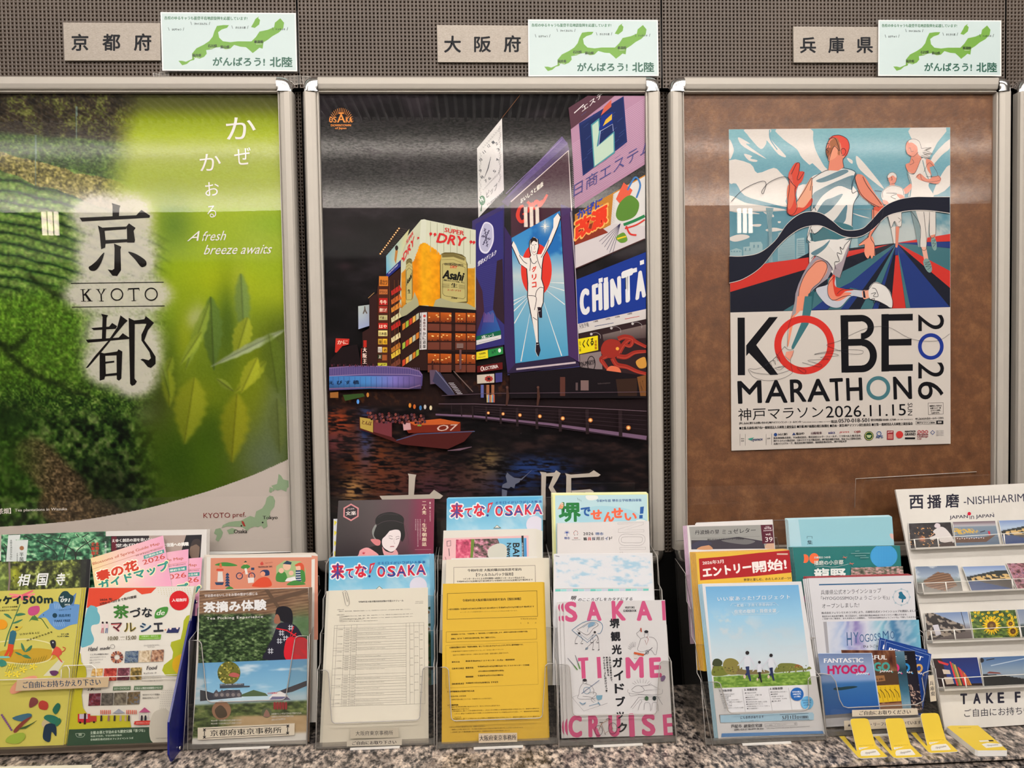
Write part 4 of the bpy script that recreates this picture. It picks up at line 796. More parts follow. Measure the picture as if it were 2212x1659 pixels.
# ================================================================ marathon poster pinned on the brown board
plb=wallp(.0078);KQ=[(1574.4,279.5),(2052.5,275.2),(2053.4,958.7),(1580.3,973.6)];KP=plb.hit(KQ)
tm=thing('poster',KP.mean(0),'creased marathon poster with three runners on the brown board','poster')
prism('sheet',KP,(0,.0010,0),'paper',tm)
GK=(.84,.85,.87)
a=Art(plb,GK,1e-4);a.clip=KQ
TE=(106,158,172);WH=(216,208,200)
def k6(x,y):return (1560+x/3.949,260+y/3.949)
def sky(X,Y):
    t=(Y-275)/180;C=ramp(t,[(0,(128,178,186)),(.5,(104,158,172)),(1,(88,138,154)),(2,(120,160,168))]);n=fbm(X,Y,30,5)
    r=sstep(430,500,Y)*sstep(1850,1900,X-0*Y);C=mixc(C,(205,204,198),r*sstep(.35,.7,n+.2)*.8)
    return C+(fbm(X,Y,5,8)*6-3)[...,None]
a.grid(1574,275,2053,665,4,sky,quad=[(1574.6,279.6),(2052.3,275.4),(2052.6,662),(1577.5,674)])
a.at(1560,260,3.949)
for P in ([(195,75),(410,72),(405,150),(545,305),(480,290),(385,175),(375,200),(330,245),(250,165),(215,120)],[(465,73),(750,70),(775,160),(800,260),(870,390),(905,425),(830,440),(690,330),(640,250),(560,190),(500,140)],
          [(145,145),(240,200),(205,205),(380,330),(190,230),(140,170)],[(185,285),(255,305),(240,325),(300,340),(285,355),(225,340)],[(60,160),(98,240),(90,290),(62,330)],
          [(62,340),(240,370),(300,450),(440,405),(500,450),(560,520),(570,600),(540,690),(560,740),(380,700),(190,640),(120,540),(60,530)],[(60,640),(190,700),(300,720),(560,770),(60,765)],[(650,560),(770,560),(760,700),(650,690)],
          [(1140,310),(1175,325),(1290,460),(1380,580),(1340,560),(1240,480),(1160,400)],[(1065,320),(1110,340),(1110,370),(1080,350)],[(1605,65),(1910,60),(1835,190),(1760,320),(1700,300),(1630,180)],[(1940,160),(1940,240),(1870,300),(1760,420),(1800,300)],[(1940,380),(1940,560),(1800,640),(1850,500)],
          [(1110,790),(1260,835),(1180,820)],[(350,780),(430,800),(440,825),(400,815)],[(247,890),(330,885),(320,905),(270,905)],[(375,930),(440,915),(500,925),(520,935),(430,950),(380,945)],[(475,862),(500,862),(495,875),(478,874)],[(62,1000),(130,975),(200,975),(235,995),(180,1020),(110,1035),(62,1020)],[(65,745),(320,795),(220,795),(65,775)]):a.blob(P,WH,3)
a.poly([(745,380),(770,365),(850,440),(820,455)],TE);a.curve([(405,80),(410,160),(470,250)],9,TE)
BC=(150,178,182)
for P in ([(65,1110),(120,1090),(168,1105),(168,1160),(65,1160)],[(180,1080),(235,1075),(235,1040),(330,1035),(345,1060),(345,1160),(180,1160)],[(478,960),(560,930),(618,960),(620,1190),(475,1200)],[(635,1010),(700,1000),(708,1165),(632,1180)],[(1095,1010),(1155,1000),(1160,1095),(1100,1100)],[(372,745),(440,745),(420,850),(432,1210),(395,1210),(400,1000)]):a.poly(P,BC)
for k in range(26):y=975+k*8.6;a.line([(482,y),(616,y-6)],2.4,(106,146,160))
for k in range(8):
    for j in range(5):a.rect(645+j*12,1020+k*18,652+j*12,1029+k*18,(106,146,160))
for j in range(4):
    a.rect(195+j*36,1062 if j > 1 else 1090,205+j*36,1085 if j > 1 else 1110,(106,146,160));a.rect(75+j*24,1112,84+j*24,1122,(106,146,160))
for k in range(7):a.line([(376+k*9,745),(392+k*5,860),(384+k*8,1210)],1.6,(90,130,146))
# fanned road
A0=(1488,1045);NV=(38,58,122);BK=(32,34,46);RE=(204,56,48);TG=(66,112,120)
a.poly([(60,1470),(740,1130),A0,(1945,970),(1945,1595),(64,1640)],BK)
for q0,q1,c in (((1945,968),(1945,1032),RE),((1945,1035),(1945,1090),NV),((1945,1092),(1945,1300),TG),((1945,1285),(1945,1430),RE),((1945,1430),(1945,1595),BK),((1945,1596),(1600,1600),NV),((1605,1600),(1568,1600),TG),((1566,1602),(1440,1604),RE),((1436,1604),(1330,1606),BK),((1330,1606),(1285,1607),NV),((1280,1607),(1180,1608),TG),((1180,1608),(1080,1610),BK),((1078,1610),(1010,1612),NV),((1010,1612),(900,1614),TG),((895,1614),(760,1618),NV),((760,1618),(520,1625),TG),((520,1625),(62,1635),BK),((62,1635),(62,1466),BK),((62,1466),(62,1310),RE)):a.poly([A0,q0,q1] if q0 != (62,1466) else [(1420,1060),(62,1466),(62,1290),(400,1215),(730,1170)],c)
a.poly([(900,1350),(1470,1075),(1100,1380),(900,1480)],TG);a.poly([(1060,1420),(1455,1085),(1160,1440)],NV)
# woman runner
SK=(216,132,108);LN=(50,50,56)
a.poly([(1610,770),(1820,770),(1820,980),(1770,985),(1770,820),(1740,1080),(1680,1080)],WH);a.poly([(1610,770),(1650,770),(1690,900),(1690,1080),(1672,1080),(1640,900)],(130,150,152))
a.poly([(1700,1080),(1740,1080),(1760,1190),(1722,1190)],(228,170,150));a.poly([(1776,982),(1816,972),(1820,1010),(1785,1015)],SK);a.blob([(1716,1200),(1740,1178),(1768,1195),(1790,1260),(1780,1296),(1752,1290),(1722,1240)],(126,156,152));a.blob([(1782,1015),(1808,1000),(1828,1040),(1828,1095),(1810,1110),(1790,1080)],(126,156,152))
for P in ([(1725,1215),(1770,1205),(1730,1230),(1780,1225),(1735,1250),(1785,1245),(1750,1275)],[(1790,1030),(1820,1020),(1795,1050),(1822,1050),(1798,1080)]):a.curve(P,3,LN)
a.blob([(1565,380),(1600,360),(1640,330),(1700,320),(1720,400),(1640,450),(1590,440)],SK);a.poly([(1620,290),(1690,290),(1700,340),(1640,440),(1600,360)],SK)
a.blob([(1580,440),(1640,455),(1700,330),(1740,340),(1780,480),(1760,560),(1800,655),(1600,660),(1610,560)],WH);a.curve([(1580,440),(1612,540),(1600,655)],11,(120,146,150));a.curve([(1710,340),(1735,440),(1760,500)],8,(120,146,150))
a.blob([(1740,330),(1790,350),(1830,420),(1850,470),(1868,500),(1840,540),(1760,530),(1690,510),(1655,480),(1690,455),(1750,500),(1790,480),(1750,420)],SK);a.poly([(1770,400),(1820,385),(1850,470),(1790,480)],TE)
a.blob([(1580,560),(1610,540),(1615,580),(1575,625),(1540,615),(1545,590)],SK)
a.blob([(1568,240),(1575,190),(1620,160),(1670,175),(1690,220),(1680,280),(1630,310),(1585,290)],SK);a.blob([(1600,165),(1650,160),(1690,200),(1700,250),(1672,260),(1660,220),(1620,190),(1590,190)],WH);a.blob([(1680,235),(1780,225),(1720,260),(1790,280),(1720,290),(1780,320),(1700,310),(1670,280)],WH)
for P in ([(1580,290),(1565,235),(1580,180),(1630,158),(1680,180),(1700,240)],[(1700,240),(1785,232),(1740,255),(1795,285),(1710,275),(1780,320),(1700,300)],[(1592,240),(1606,236),(1612,268)],[(1614,266),(1632,262)],[(1585,290),(1630,308),(1672,270)],[(1620,330),(1635,360),(1600,380)],[(1580,440),(1640,455),(1695,330)],[(1652,490),(1690,455),(1700,500),(1750,525),(1860,510),(1840,470)],[(1720,440),(1770,360),(1840,470),(1740,480)],[(1610,770),(1690,900),(1690,1080),(1745,1080),(1720,780)],[(1770,780),(1772,985),(1820,975),(1822,790)]):a.curve(P,3,LN)
# man in the middle distance
a.blob([(1415,470),(1440,448),(1478,452),(1488,490),(1478,530),(1450,545),(1425,525)],SK);a.blob([(1410,480),(1425,450),(1460,442),(1488,465),(1484,490),(1455,470),(1420,490)],WH)
a.poly([(1430,535),(1470,535),(1475,570),(1430,570)],SK);a.blob([(1370,600),(1420,560),(1480,555),(1540,580),(1555,650),(1500,700),(1400,700),(1360,660)],WH);a.blob([(1490,630),(1540,640),(1560,670),(1520,670)],SK);a.blob([(1370,680),(1410,690),(1415,715),(1380,715)],SK)
a.poly([(1410,795),(1530,785),(1530,905),(1490,905),(1470,860),(1440,915)],WH);a.poly([(1440,910),(1478,905),(1478,1050),(1464,1050)],WH);a.poly([(1482,905),(1512,905),(1500,1060),(1490,1095),(1478,1080)],SK);a.poly([(1478,1085),(1500,1085),(1502,1150),(1472,1150)],NV)
for P in ([(1410,520),(1412,470),(1450,442),(1488,470),(1478,530),(1440,545)],[(1370,660),(1375,600),(1440,560),(1530,575),(1550,640)],[(1400,620),(1490,625),(1440,650),(1480,670)],[(1410,800),(1440,915),(1470,860),(1500,905),(1530,895),(1530,790)],[(1500,830),(1525,850),(1505,870)],[(1445,480),(1450,505),(1442,510)]):a.curve(P,3,LN)
# lead runner
SH=(216,212,206);SG=(92,126,138)
a.blob([(760,490),(830,455),(900,430),(1010,410),(1135,445),(1110,540),(1155,620),(1120,720),(1110,900),(1105,1000),(750,1040),(755,850),(765,700),(760,600)],SH)
for P in ([(800,515),(880,480),(1030,420),(1075,440),(950,500),(850,530)],[(770,640),(830,590),(1000,510),(1130,470),(1110,580),(1090,590),(990,560),(860,640),(790,740),(770,745)],[(860,700),(940,660),(1030,630),(930,760),(830,830),(770,900),(760,870)],[(770,1000),(870,900),(960,850),(1060,720),(1060,800),(1040,870),(940,940),(860,1010),(760,1030)],[(1130,455),(1150,460),(1110,560),(1100,545)]):a.blob(P,SG,4)
a.blob([(745,960),(800,960),(940,870),(1100,900),(1110,960),(1060,1000),(800,1040)],TG)
# shorts
a.poly([(740,1045),(900,1015),(1095,1020),(1080,1110),(1050,1200),(1010,1340),(950,1320),(860,1195),(790,1155),(745,1220)],SH);a.blob([(760,1130),(860,1070),(920,1020),(880,1090),(800,1150)],SG);a.poly([(1090,1040),(1050,1200),(1005,1345),(940,1320),(960,1240),(1020,1200),(1060,1100)],(160,146,152))
# arms, head
a.blob([(565,470),(590,410),(618,368),(640,360),(662,375),(658,430),(690,435),(702,450),(680,520),(655,545),(632,600),(628,690),(640,750),(620,800),(585,812),(552,780),(558,700),(575,600)],(206,78,62));a.blob([(640,690),(690,600),(730,530),(768,490),(765,650),(700,740),(640,760)],(226,164,134));a.blob([(560,560),(610,540),(618,640),(600,720),(570,760),(555,700)],(216,110,84));a.blob([(640,745),(700,740),(765,660),(760,720),(660,790),(600,810)],(206,78,62))
a.blob([(1135,480),(1180,460),(1230,500),(1300,620),(1360,700),(1380,745),(1320,740),(1240,690),(1170,620)],SK);a.poly([(1290,740),(1380,730),(1355,850),(1280,960),(1250,1010),(1240,1000),(1290,850)],(206,90,70));a.poly([(1280,760),(1340,780),(1330,860),(1270,980),(1260,1080),(1235,1020),(1280,880)],(220,130,104))
a.blob([(1170,1055),(1235,1000),(1280,990),(1300,1060),(1304,1150),(1290,1155),(1275,1180),(1262,1150),(1245,1178),(1225,1160),(1212,1120),(1215,1060),(1175,1068)],(226,146,118))
a.poly([(915,345),(1030,330),(1035,400),(990,430),(905,425)],SK);a.blob([(885,240),(905,180),(945,130),(1010,130),(1065,165),(1085,230),(1060,300),(1020,330),(960,350),(915,345),(895,300)],SK);a.blob([(945,130),(1010,128),(1065,162),(1085,230),(1062,300),(1025,290),(1010,200),(960,150),(910,160)],(214,84,70));a.blob([(920,180),(980,150),(1005,220),(1000,300),(960,250),(930,240)],(164,106,76));a.blob([(890,240),(940,240),(910,320),(890,290)],(150,92,66));a.blob([(905,330),(960,220),(985,250),(975,310),(925,340)],(226,150,120))
# legs
a.poly([(745,1215),(800,1160),(900,1200),(945,1260),(900,1350),(830,1400),(770,1450),(760,1560),(755,1640),(610,1650),(625,1480),(650,1400),(690,1310)],(150,140,148));a.blob([(800,1200),(860,1196),(896,1240),(890,1300),(840,1370),(760,1440),(740,1540),(735,1660),(635,1660),(650,1500),(660,1420),(720,1300)],(222,142,114));a.poly([(735,1480),(790,1440),(760,1660),(705,1660)],(44,90,98))
a.blob([(900,1400),(935,1330),(965,1330),(975,1420),(1010,1440),(1210,1450),(1200,1510),(1100,1500),(1010,1590),(930,1590),(860,1540),(800,1440)],(188,190,198));a.blob([(905,1390),(935,1330),(960,1330),(960,1400),(1010,1460),(1100,1470),(1070,1500),(1000,1540),(940,1530),(905,1480)],(222,130,104));a.blob([(940,1330),(965,1330),(970,1420),(1120,1445),(1050,1460),(1000,1500),(960,1480)],(206,62,46));a.blob([(1195,1455),(1250,1450),(1270,1500),(1220,1525),(1200,1510)],(226,160,134));a.poly([(1200,1455),(1215,1455),(1225,1515),(1205,1512)],BK)
a.blob([(1250,1440),(1290,1385),(1340,1385),(1420,1440),(1450,1520),(1445,1600),(1400,1575),(1330,1540),(1260,1520)],SH)
# ribbon across
rt=smooth([(60,1160),(180,1160),(320,1130),(450,1030),(560,880),(690,790),(830,790),(940,860),(1040,935),(1180,930),(1260,870),(1380,740),(1500,680),(1640,655),(1780,655),(1942,655)],False,6);rb_=smooth([(60,1385),(180,1350),(330,1250),(470,1080),(590,970),(700,910),(830,895),(940,940),(1050,990),(1170,990),(1280,930),(1400,820),(1520,780),(1640,765),(1780,768),(1942,790)],False,6)
m_=min(len(rt),len(rb_));
def band(A,B,col):
    V=[];T=[]
    for i in range(m_):V += [A[i],B[i]]
    for i in range(m_-1):T += [(2*i,2*i+1,2*i+3),(2*i,2*i+3,2*i+2)]
    a.add(V,T,col)
band(rt-[0,5],rb_+[0,5],WH);band(rt,rb_,BK)
lo=[(62,710),(180,590),(330,520),(375,540),(350,625),(340,600),(400,530),(500,485),(560,490),(600,540),(632,570)]
for P in (lo,[(632,570),(620,600),(635,700),(635,760),(600,805),(560,790),(558,700),(575,560),(562,480)],[(590,460),(618,400),(640,362),(662,370),(655,440),(640,500),(660,500),(700,440)],[(640,690),(700,600),(765,490),(750,600)],[(765,500),(830,455),(880,430),(905,420)],[(915,340),(890,290),(886,240),(905,180),(930,150),(950,130),(1010,128),(1070,165),(1085,235),(1055,300),(1030,340),(1040,405)],[(1020,290),(1015,250),(1040,240),(1055,265),(1040,295),(1020,300)],[(905,160),(960,150),(985,200),(1000,260),(960,220),(935,260),(915,330)],[(890,200),(912,198),(905,230),(890,250),(905,262),(900,282)],[(1040,405),(1135,440),(1110,540),(1112,620),(1155,600),(1165,640),(1120,720),(1108,900)],[(1150,460),(1135,500),(1180,620),(1250,690),(1340,740)],[(1200,480),(1240,560),(1310,650),(1360,720)],[(1380,740),(1350,860),(1270,990),(1300,1060),(1300,1150)],[(1170,1055),(1240,1000),(1250,990)],[(1290,740),(1290,860),(1240,1000)],[(770,560),(765,700),(760,770),(785,740),(800,770)],[(760,900),(720,1030),(740,1060),(740,1220)],[(770,1030),(760,930),(790,970),(860,910)],[(1105,1000),(1095,1040),(1050,1200),(1005,1345)],[(1090,1020),(1050,1060),(1030,1100),(1005,1080),(1020,1140),(980,1130),(1000,1200),(960,1210),(970,1270)],[(760,1180),(800,1155),(900,1210),(945,1280)],[(800,1210),(860,1198),(896,1250),(840,1370),(760,1450),(735,1560),(730,1655)],[(650,1655),(655,1460),(710,1310),(800,1210)],[(960,1330),(905,1400),(905,1490),(950,1535),(1040,1500),(1100,1495)],[(980,1480),(1040,1440),(1210,1450)],[(1215,1450),(1250,1440),(1300,1385),(1400,1420),(1450,1520),(1445,1600),(1330,1545),(1255,1525)],[(1270,1480),(1310,1470),(1290,1500),(1330,1500),(1310,1440),(1280,1430)],[(1260,1530),(1300,1520),(1290,1555),(1340,1545),(1330,1575),(1440,1600)],[(60,716),(62,710)],[(1300,600),(1360,605)]):a.curve(P,4.2,LN)
# foot of the poster
a.at(1560,640,4.337);INK=(20,20,24)
a.poly([(70,152),(2138,102),(2142,1380),(88,1446)],(205,197,188))
a.poly([(700,0),(770,0),(755,110),(680,190),(620,470),(608,470),(640,200)],(226,142,112));a.poly([(775,0),(840,0),(835,130),(810,260),(670,495),(650,495),(650,470),(740,250)],(62,112,118));a.poly([(690,0),(705,0),(690,160),(650,190)],(150,146,150))
a.line([(178,200),(180,740)],68,INK);a.poly([(440,196),(522,194),(320,456),(225,560),(225,460)],INK);a.poly([(240,520),(318,455),(525,735),(450,738)],INK)
a.ring(770,456,282,66,(206,52,44),ry=276,n=56)
a.poly([(660,190),(700,130),(840,130),(822,250),(760,245)],(205,197,188)) if False else None
a.poly([(1108,178),(1180,176),(1186,714),(1118,716)],INK);a.ring(1300,290,122,60,INK,ry=116,a0=-90,a1=90,n=24);a.poly([(1150,178),(1300,174),(1300,236),(1150,240)],INK);a.poly([(1150,402),(1310,398),(1310,462),(1150,466)],INK);a.ring(1310,556,140,66,INK,ry=156,a0=-90,a1=90,n=24);a.poly([(1150,652),(1310,648),(1310,712),(1150,716)],INK)
a.poly([(1492,168),(1560,166),(1562,704),(1492,706)],INK)
for y0,x1 in ((164,1786),(398,1774),(636,1786)):a.poly([(1520,y0+6),(x1,y0),(x1,y0+62),(1520,y0+66)],INK)
for s,x0,x1,y0,y1 in (('M',148,374,1008,1000),('A',402,614,1000,998),('R',640,792,994,988),('A',798,1012,990,984),('T',1014,1140,984,978),('H',1166,1318,980,974),('N',1606,1780,968,962)):a.text(s,(x0,y0),(x1,y1),214,INK,.02,res=4)
a.ring(1463,860,112,34,(70,116,124),ry=112,n=40)
a.text('2',(1840,325),(1840,172),236,INK,.0,res=5,up=(1,0)) if False else None
for s,y0,y1 in (('2',170,326),('2',616,770)):   # figures turned on their side
    V,T=textmesh(s,.0,'i',5);P=np.stack([1838+V[:,1]*240,y0+V[:,0]*(y1-y0)],1);a.add(P,T,INK)
a.ring(1955,470,120,34,(34,56,140),ry=124,n=40);V,T=textmesh('6',.0,'i',5);a.add(np.stack([1834+V[:,1]*240,800+V[:,0]*166],1),T,INK)
a.text('神戸マラソン',(152,1168),(950,1138),116,INK,.005,res=3)
a.text('2026.11.15',(972,1138),(1722,1116),108,INK,.0,'i',3);V,T=textmesh('SUN',.01,'i',2);a.add(np.stack([1738+V[:,1]*44,1000+V[:,0]*115],1),T,INK)
a.text('[申し込みに関するお問い合わせ] 神戸マラソンランナーコールセンター',(160,1205),(756,1190),26,INK,.015);a.text('(4月17日(金)10:00からの開設となります)',(758,1188),(1016,1182),14,INK,0);a.text('電話:',(1020,1188),(1085,1186),28,INK,.02);a.text('0570-018-501',(1090,1186),(1378,1178),38,INK,.02);a.text('受付時間/10:00~17:00',(1392,1172),(1628,1166),24,INK,.01);a.text('(土曜・日曜・祝日を除きます)',(1632,1164),(1786,1160),14,INK,0)
a.text('■主催:兵庫県/神戸市/一般財団法人兵庫陸上競技協会 ■共催:神戸新聞社/朝日新聞社 ■企画・運営:神戸マラソン実行委員会 ■主管:一般財団法人兵庫陸上競技協会',(162,1250),(1786,1206),28,INK,.015)
a.text('申し込みは大会ホームページから',(1812,1160),(2075,1150),22,INK,.01);a.line([(1930,1000),(2070,996),(2072,1102),(1932,1108)],3,INK,closed=True)
for k,s in enumerate(('抽選なしで走れる','応援ランナー枠','(ふるさと納税)','もあります。')):a.text(s,(1944+k*6,1036+k*22),(2056-k*6,1032+k*22),17,INK,.01)
a.line([(1815,1170),(2070,1164),(2072,1196),(1816,1202)],2.5,INK,closed=True);a.text('神戸マラソン2026',(1824,1196),(1992,1192),20,INK,.01);a.rect(2006,1166,2072,1196,INK);a.text('検索',(2020,1190),(2056,1188),18,WH,.01)
a.rect(165,1290,167,1400,INK);a.rect(216,1290,218,1400,INK);a.rect(411,1290,413,1395,INK);a.rect(461,1285,463,1392,INK)
for k,s in enumerate(('特別','協賛')):a.text(s,(176,1342+k*20),(206,1342+k*20),14,INK,.02)
a.text('sysmex',(276,1366),(382,1360),30,(40,60,100),.02,shear=.1);a.poly([(240,1335),(300,1322),(270,1352)],(60,150,130));a.text('協賛',(420,1340),(452,1338),14,INK,.01)
for s,x0,x1,y,h,c in (('みなと銀行',524,614,1306,24,INK),('城山HD',692,770,1300,26,INK),('山陽電車',832,934,1296,26,(90,60,70)),('asics',994,1058,1290,24,(30,40,110)),('Jヤマサキ',1100,1192,1286,20,(190,40,50)),('OJIB',1238,1298,1286,26,(150,60,60)),('AIMS',1440,1508,1332,28,(40,70,120)),('MARATHON',1712,1812,1276,18,INK),('GRAND',1712,1812,1306,26,INK),('Marathon',1828,1930,1306,20,(130,40,50)),('Challenge',1828,1930,1328,20,(130,40,50)),('Cup',1828,1870,1346,18,(130,40,50))):a.text(s,(x0,y),(x1,y-3),h,c,.02)
for k,c in enumerate(((206,60,60),(196,40,50),(206,90,100))):a.ring(1846+k*34,1270,16,7,(190,80,84),n=14)
a.circ(500,1296,16,(40,70,130),n=10);a.poly([(655,1300),(672,1276),(690,1300)],(40,60,110));a.circ(1376,1308,44,(30,70,40));a.ring(1376,1308,38,5,(190,180,110));a.poly([(1350,1300),(1400,1300),(1388,1326),(1362,1326)],(180,190,140));a.rect(1544,1258,1606,1344,(150,40,50));a.text('JAAF',(1550,1282),(1600,1280),16,WH,.03);a.rect(1552,1290,1598,1335,(190,120,110));a.circ(1662,1296,34,(200,60,56));a.ring(1470,1286,22,6,(50,90,150));a.ring(1972,1276,22,6,(50,80,140),n=4);a.rect(1712,1322,1808,1338,INK)
for k in range(4):a.text('ABBOTT WORLD',(2004,1266+k*14),(2076,1264+k*14),8,(90,90,100),0)
for k,s in enumerate(('富永商事株式会社、TOA株式会社、株式会社ロック・フィールド、三ツ星ベルト株式会社、','神戸トヨペット株式会社、日本マクドナルド株式会社、神戸新交通株式会社、住友ゴム工業株式会社、','大和ハウスグループ、株式会社神戸製鋼所、和田興産株式会社、神戸学院大学')):a.text(s,(482,1338+k*27),((1306,1306,1166)[k],1314+k*27),20,INK,.01)
# shoe and line drawing over the letters
a.blob([(255,680),(330,680),(420,640),(500,570),(580,470),(610,500),(670,510),(640,600),(650,690),(640,720),(500,770),(340,770),(265,720)],(205,197,188),4) if False else None
a.poly([(600,520),(670,510),(660,560),(630,600),(590,560)],(224,150,128))
for P in ([(585,470),(500,570),(420,640),(330,680),(255,680),(250,700),(300,760),(420,790),(560,770),(640,730),(658,700),(640,600),(670,510),(620,500),(585,470)],[(255,690),(320,720),(500,730),(640,690)],[(400,630),(430,680),(410,640),(450,620),(470,670),(440,620),(490,600),(500,640),(480,590),(520,570),(550,610)],[(500,530),(540,580),(520,600),(510,540)],[(440,690),(580,650),(540,690),(500,670),(600,660)],[(610,480),(620,300),(650,200),(660,180)],[(700,660),(780,690),(770,720),(700,670)],[(750,620),(900,660),(930,640),(800,600),(1000,590),(920,570),(1090,555),(1000,530),(860,545),(1000,515),(1200,500),(1315,510),(1300,540),(1180,535),(1000,470),(990,450),(1090,420),(1250,340),(1400,290),(1560,290),(1750,390),(1900,420),(2040,410),(2134,350)]):a.curve(P,2.6,(50,50,56))
a.build('printed_picture',tm,'inkposter')
for y0,y1 in ((456.5,449.5),(627,619),(805,792)):
    P=plb.hit([(1577,y0),(2053,y1)]);d=np.array([0,-.0006,0]);w=np.array([0,0,.0007])
    mesh('fold_crease',[P[0]+w+d*.5,P[1]+w+d*.5,P[1]+d*2,P[0]+d*2,P[0]-w+d*.5,P[1]-w+d*.5],[(0,1,2,3),(3,2,5,4)],'crease',tm)
# a loose sheet of clear plastic creased behind the cover, brown board scuffs
t=thing('cover_tear',plb.hit([(1980,1060)])[0],'folded corner of clear plastic low on the brown board','plastic')
prism('fold',plb.hit([(1848,1034),(2109,1019),(2107,1110),(1850,1124)]),(0,.0002,0),'film',t);tube('edge',plb.hit([(1846,1096),(1848,1034),(2109,1019)])+[0,-.0008,0],.0007,'clearedge',t)
# ================================================================ brochure holders and printed matter
GB=(.93,.98,1.04)
PAPW=(214,206,196)
def inner(q,e):
    """quad q inset by e pixels"""
    q=np.array(q,float);c=q.mean(0);return [tuple(p+(c-p)/np.linalg.norm(c-p)*e*1.4) for p in q]
def leaflet(name,q,pl,label,cat='leaflet',group=None,th=.0012,face=PAPW,gain=GB,art=True,parent=None):
    P=pl.hit(q);t=thing(name,P.mean(0),label,cat,group)
    prism('sheet',P-pl.n*0,-pl.n*th,'paper',t)
    a=Art(pl,gain,8e-5);a.clip=[tuple(p) for p in q]
    if face is not None:a.poly([tuple(p) for p in q],face)
    a.q=np.array(q,float);return t,a
def behind(name,q,pl,n,step,label,group,face,depth=.0022,edge=None,cat='leaflet'):
    """n copies standing behind the front one, each shifted by step pixels; each is a thing of its own"""
    q=np.array(q,float);ORD=('second','third','fourth','fifth','sixth','seventh')
    for k in range(1,n+1):
        pk=Plane(pl.p-pl.n*depth*k,pl.n);qq=q+np.array(step)*k;P=pk.hit(qq)
        t=thing(name,P.mean(0),label+', '+ORD[k-1]+' from the front',cat,group);prism('sheet',P,-pl.n*.0011,'paper',t)
        if face is not None:
            a=Art(pk,GB,8e-5);a.poly([tuple(p) for p in (inner(qq,edge) if edge else qq)],face);a.build('printed_face',t,'ink')
def uvq(q):
    q=np.array(q,float)
    def m(L):return [tuple((1-v)*((1-u)*q[0]+u*q[1])+v*((1-u)*q[3]+u*q[2])) for u,v in L]
    return m
def edge_tube(P,r,m,t,nm='edge'):return tube(nm,P,r,m,t)
def holder(label,front,anchor,nt,backtop,lean=13,dy=.035,dz=.063,group=None,tk=.0022,name='brochure_holder',m='acrylic',me='acryliced',tint=None,sidesteps=True,edges=True):
    """tiered clear leaflet holder: U-cut front plates (front: pixel outline of the lowest one), stepped sides, back, base"""
    base=leanp(anchor,lean);o2=base.hit(front);o2=o2+np.array([0,0,max(0,ZC+.0015-o2[:,2].min())])
    t=thing(name,(o2[:,0].mean(),o2[:,1].mean(),ZC),label,'brochure holder',group)
    x0,x1=o2[:,0].min(),o2[:,0].max();y0=o2[:,1].min();H=o2[:,2].max()-ZC;tl=math.tan(math.radians(lean))
    for k in range(nt):
        P=o2+np.array([0,dy*k,dz*k])
        if k:P=P*np.array([1,1,1])
        prism('front_plate',P,-base.n*tk,m if k == 0 else 'clearac',t)
        if edges:edge_tube(P-base.n*tk*.5,.0007 if k else .0010,me,t)
    zb=ZC+backtop;yb=y0+dy*nt+.004
    prof=[(y0,ZC+.001)]
    for k in range(nt):
        z=ZC+dz*k+H;y=y0+dy*k+tl*H+.002;prof.append((y,z))
        if k < nt-1:prof.append((y+dy*.75,z+.004))
    prof.append((yb+tl*(prof[-1][1]-ZC),prof[-1][1]+.01));prof.append((yb+.006,ZC+.001))
    for x,s in ((x0,1),(x1,-1)):
        P=[(x,y,z) for y,z in prof];prism('side_plate',P,(s*tk,0,0),m,t)
        if edges:edge_tube([(x+s*tk/2,y,z) for y,z in prof[:-1]],.0008,me,t)
    prism('back_plate',[(x0+.004,yb+tl*.01,ZC+.01),(x1-.004,yb+tl*.01,ZC+.01),(x1-.004,yb+tl*backtop,zb),(x0+.004,yb+tl*backtop,zb)],(0,.002,0),m,t)
    edge_tube([(x0+.004,yb+tl*(backtop-.02),zb-.02),(x0+.006,yb+tl*backtop,zb),(x1-.006,yb+tl*backtop,zb),(x1-.004,yb+tl*(backtop-.02),zb-.02)],.0008,me,t)
    box('base_plate',x0,x1,y0+.002,yb,ZC+.0004,ZC+.0028,m,t);box('foot_strip',x0+.001,x1-.001,y0+.003,y0+.012,ZC+.003,ZC+.011,'smoke',t)
    box('foot_tab',(x0+x1)/2-.05,(x0+x1)/2+.05,y0-.003,y0+.002,ZC+.0006,ZC+.0035,'clearedge',t)
    return t,base
def ufront(L,R,top,bot,lx,rx,ucut,sl=0,r=10,Rtop=None):
    """pixel outline of a plate with a U cut: corners L/R (bottom), posts up to top, cut down to ucut between lx and rx"""
    (xl,yl),(xr,yr)=L,R;tL=top[0];tR=top[1]
    def arc(cx,cy,rr,a0,a1,n=5):return [(cx+rr*math.cos(math.radians(a0+(a1-a0)*i/n)),cy-rr*math.sin(math.radians(a0+(a1-a0)*i/n))) for i in range(n+1)]
    P=[(xl,yl),tL,(lx[0]-r,tL[1])]+arc(lx[0]-r,tL[1]+r,r,90,0)[1:]+arc(lx[1]+r,ucut[0]-r,r,180,270)+arc(rx[1]-r,ucut[1]-r,r,-90,0)+arc(rx[0]+r,tR[1]+r,r,180,90)+[tR,(xr,yr)]
    return P
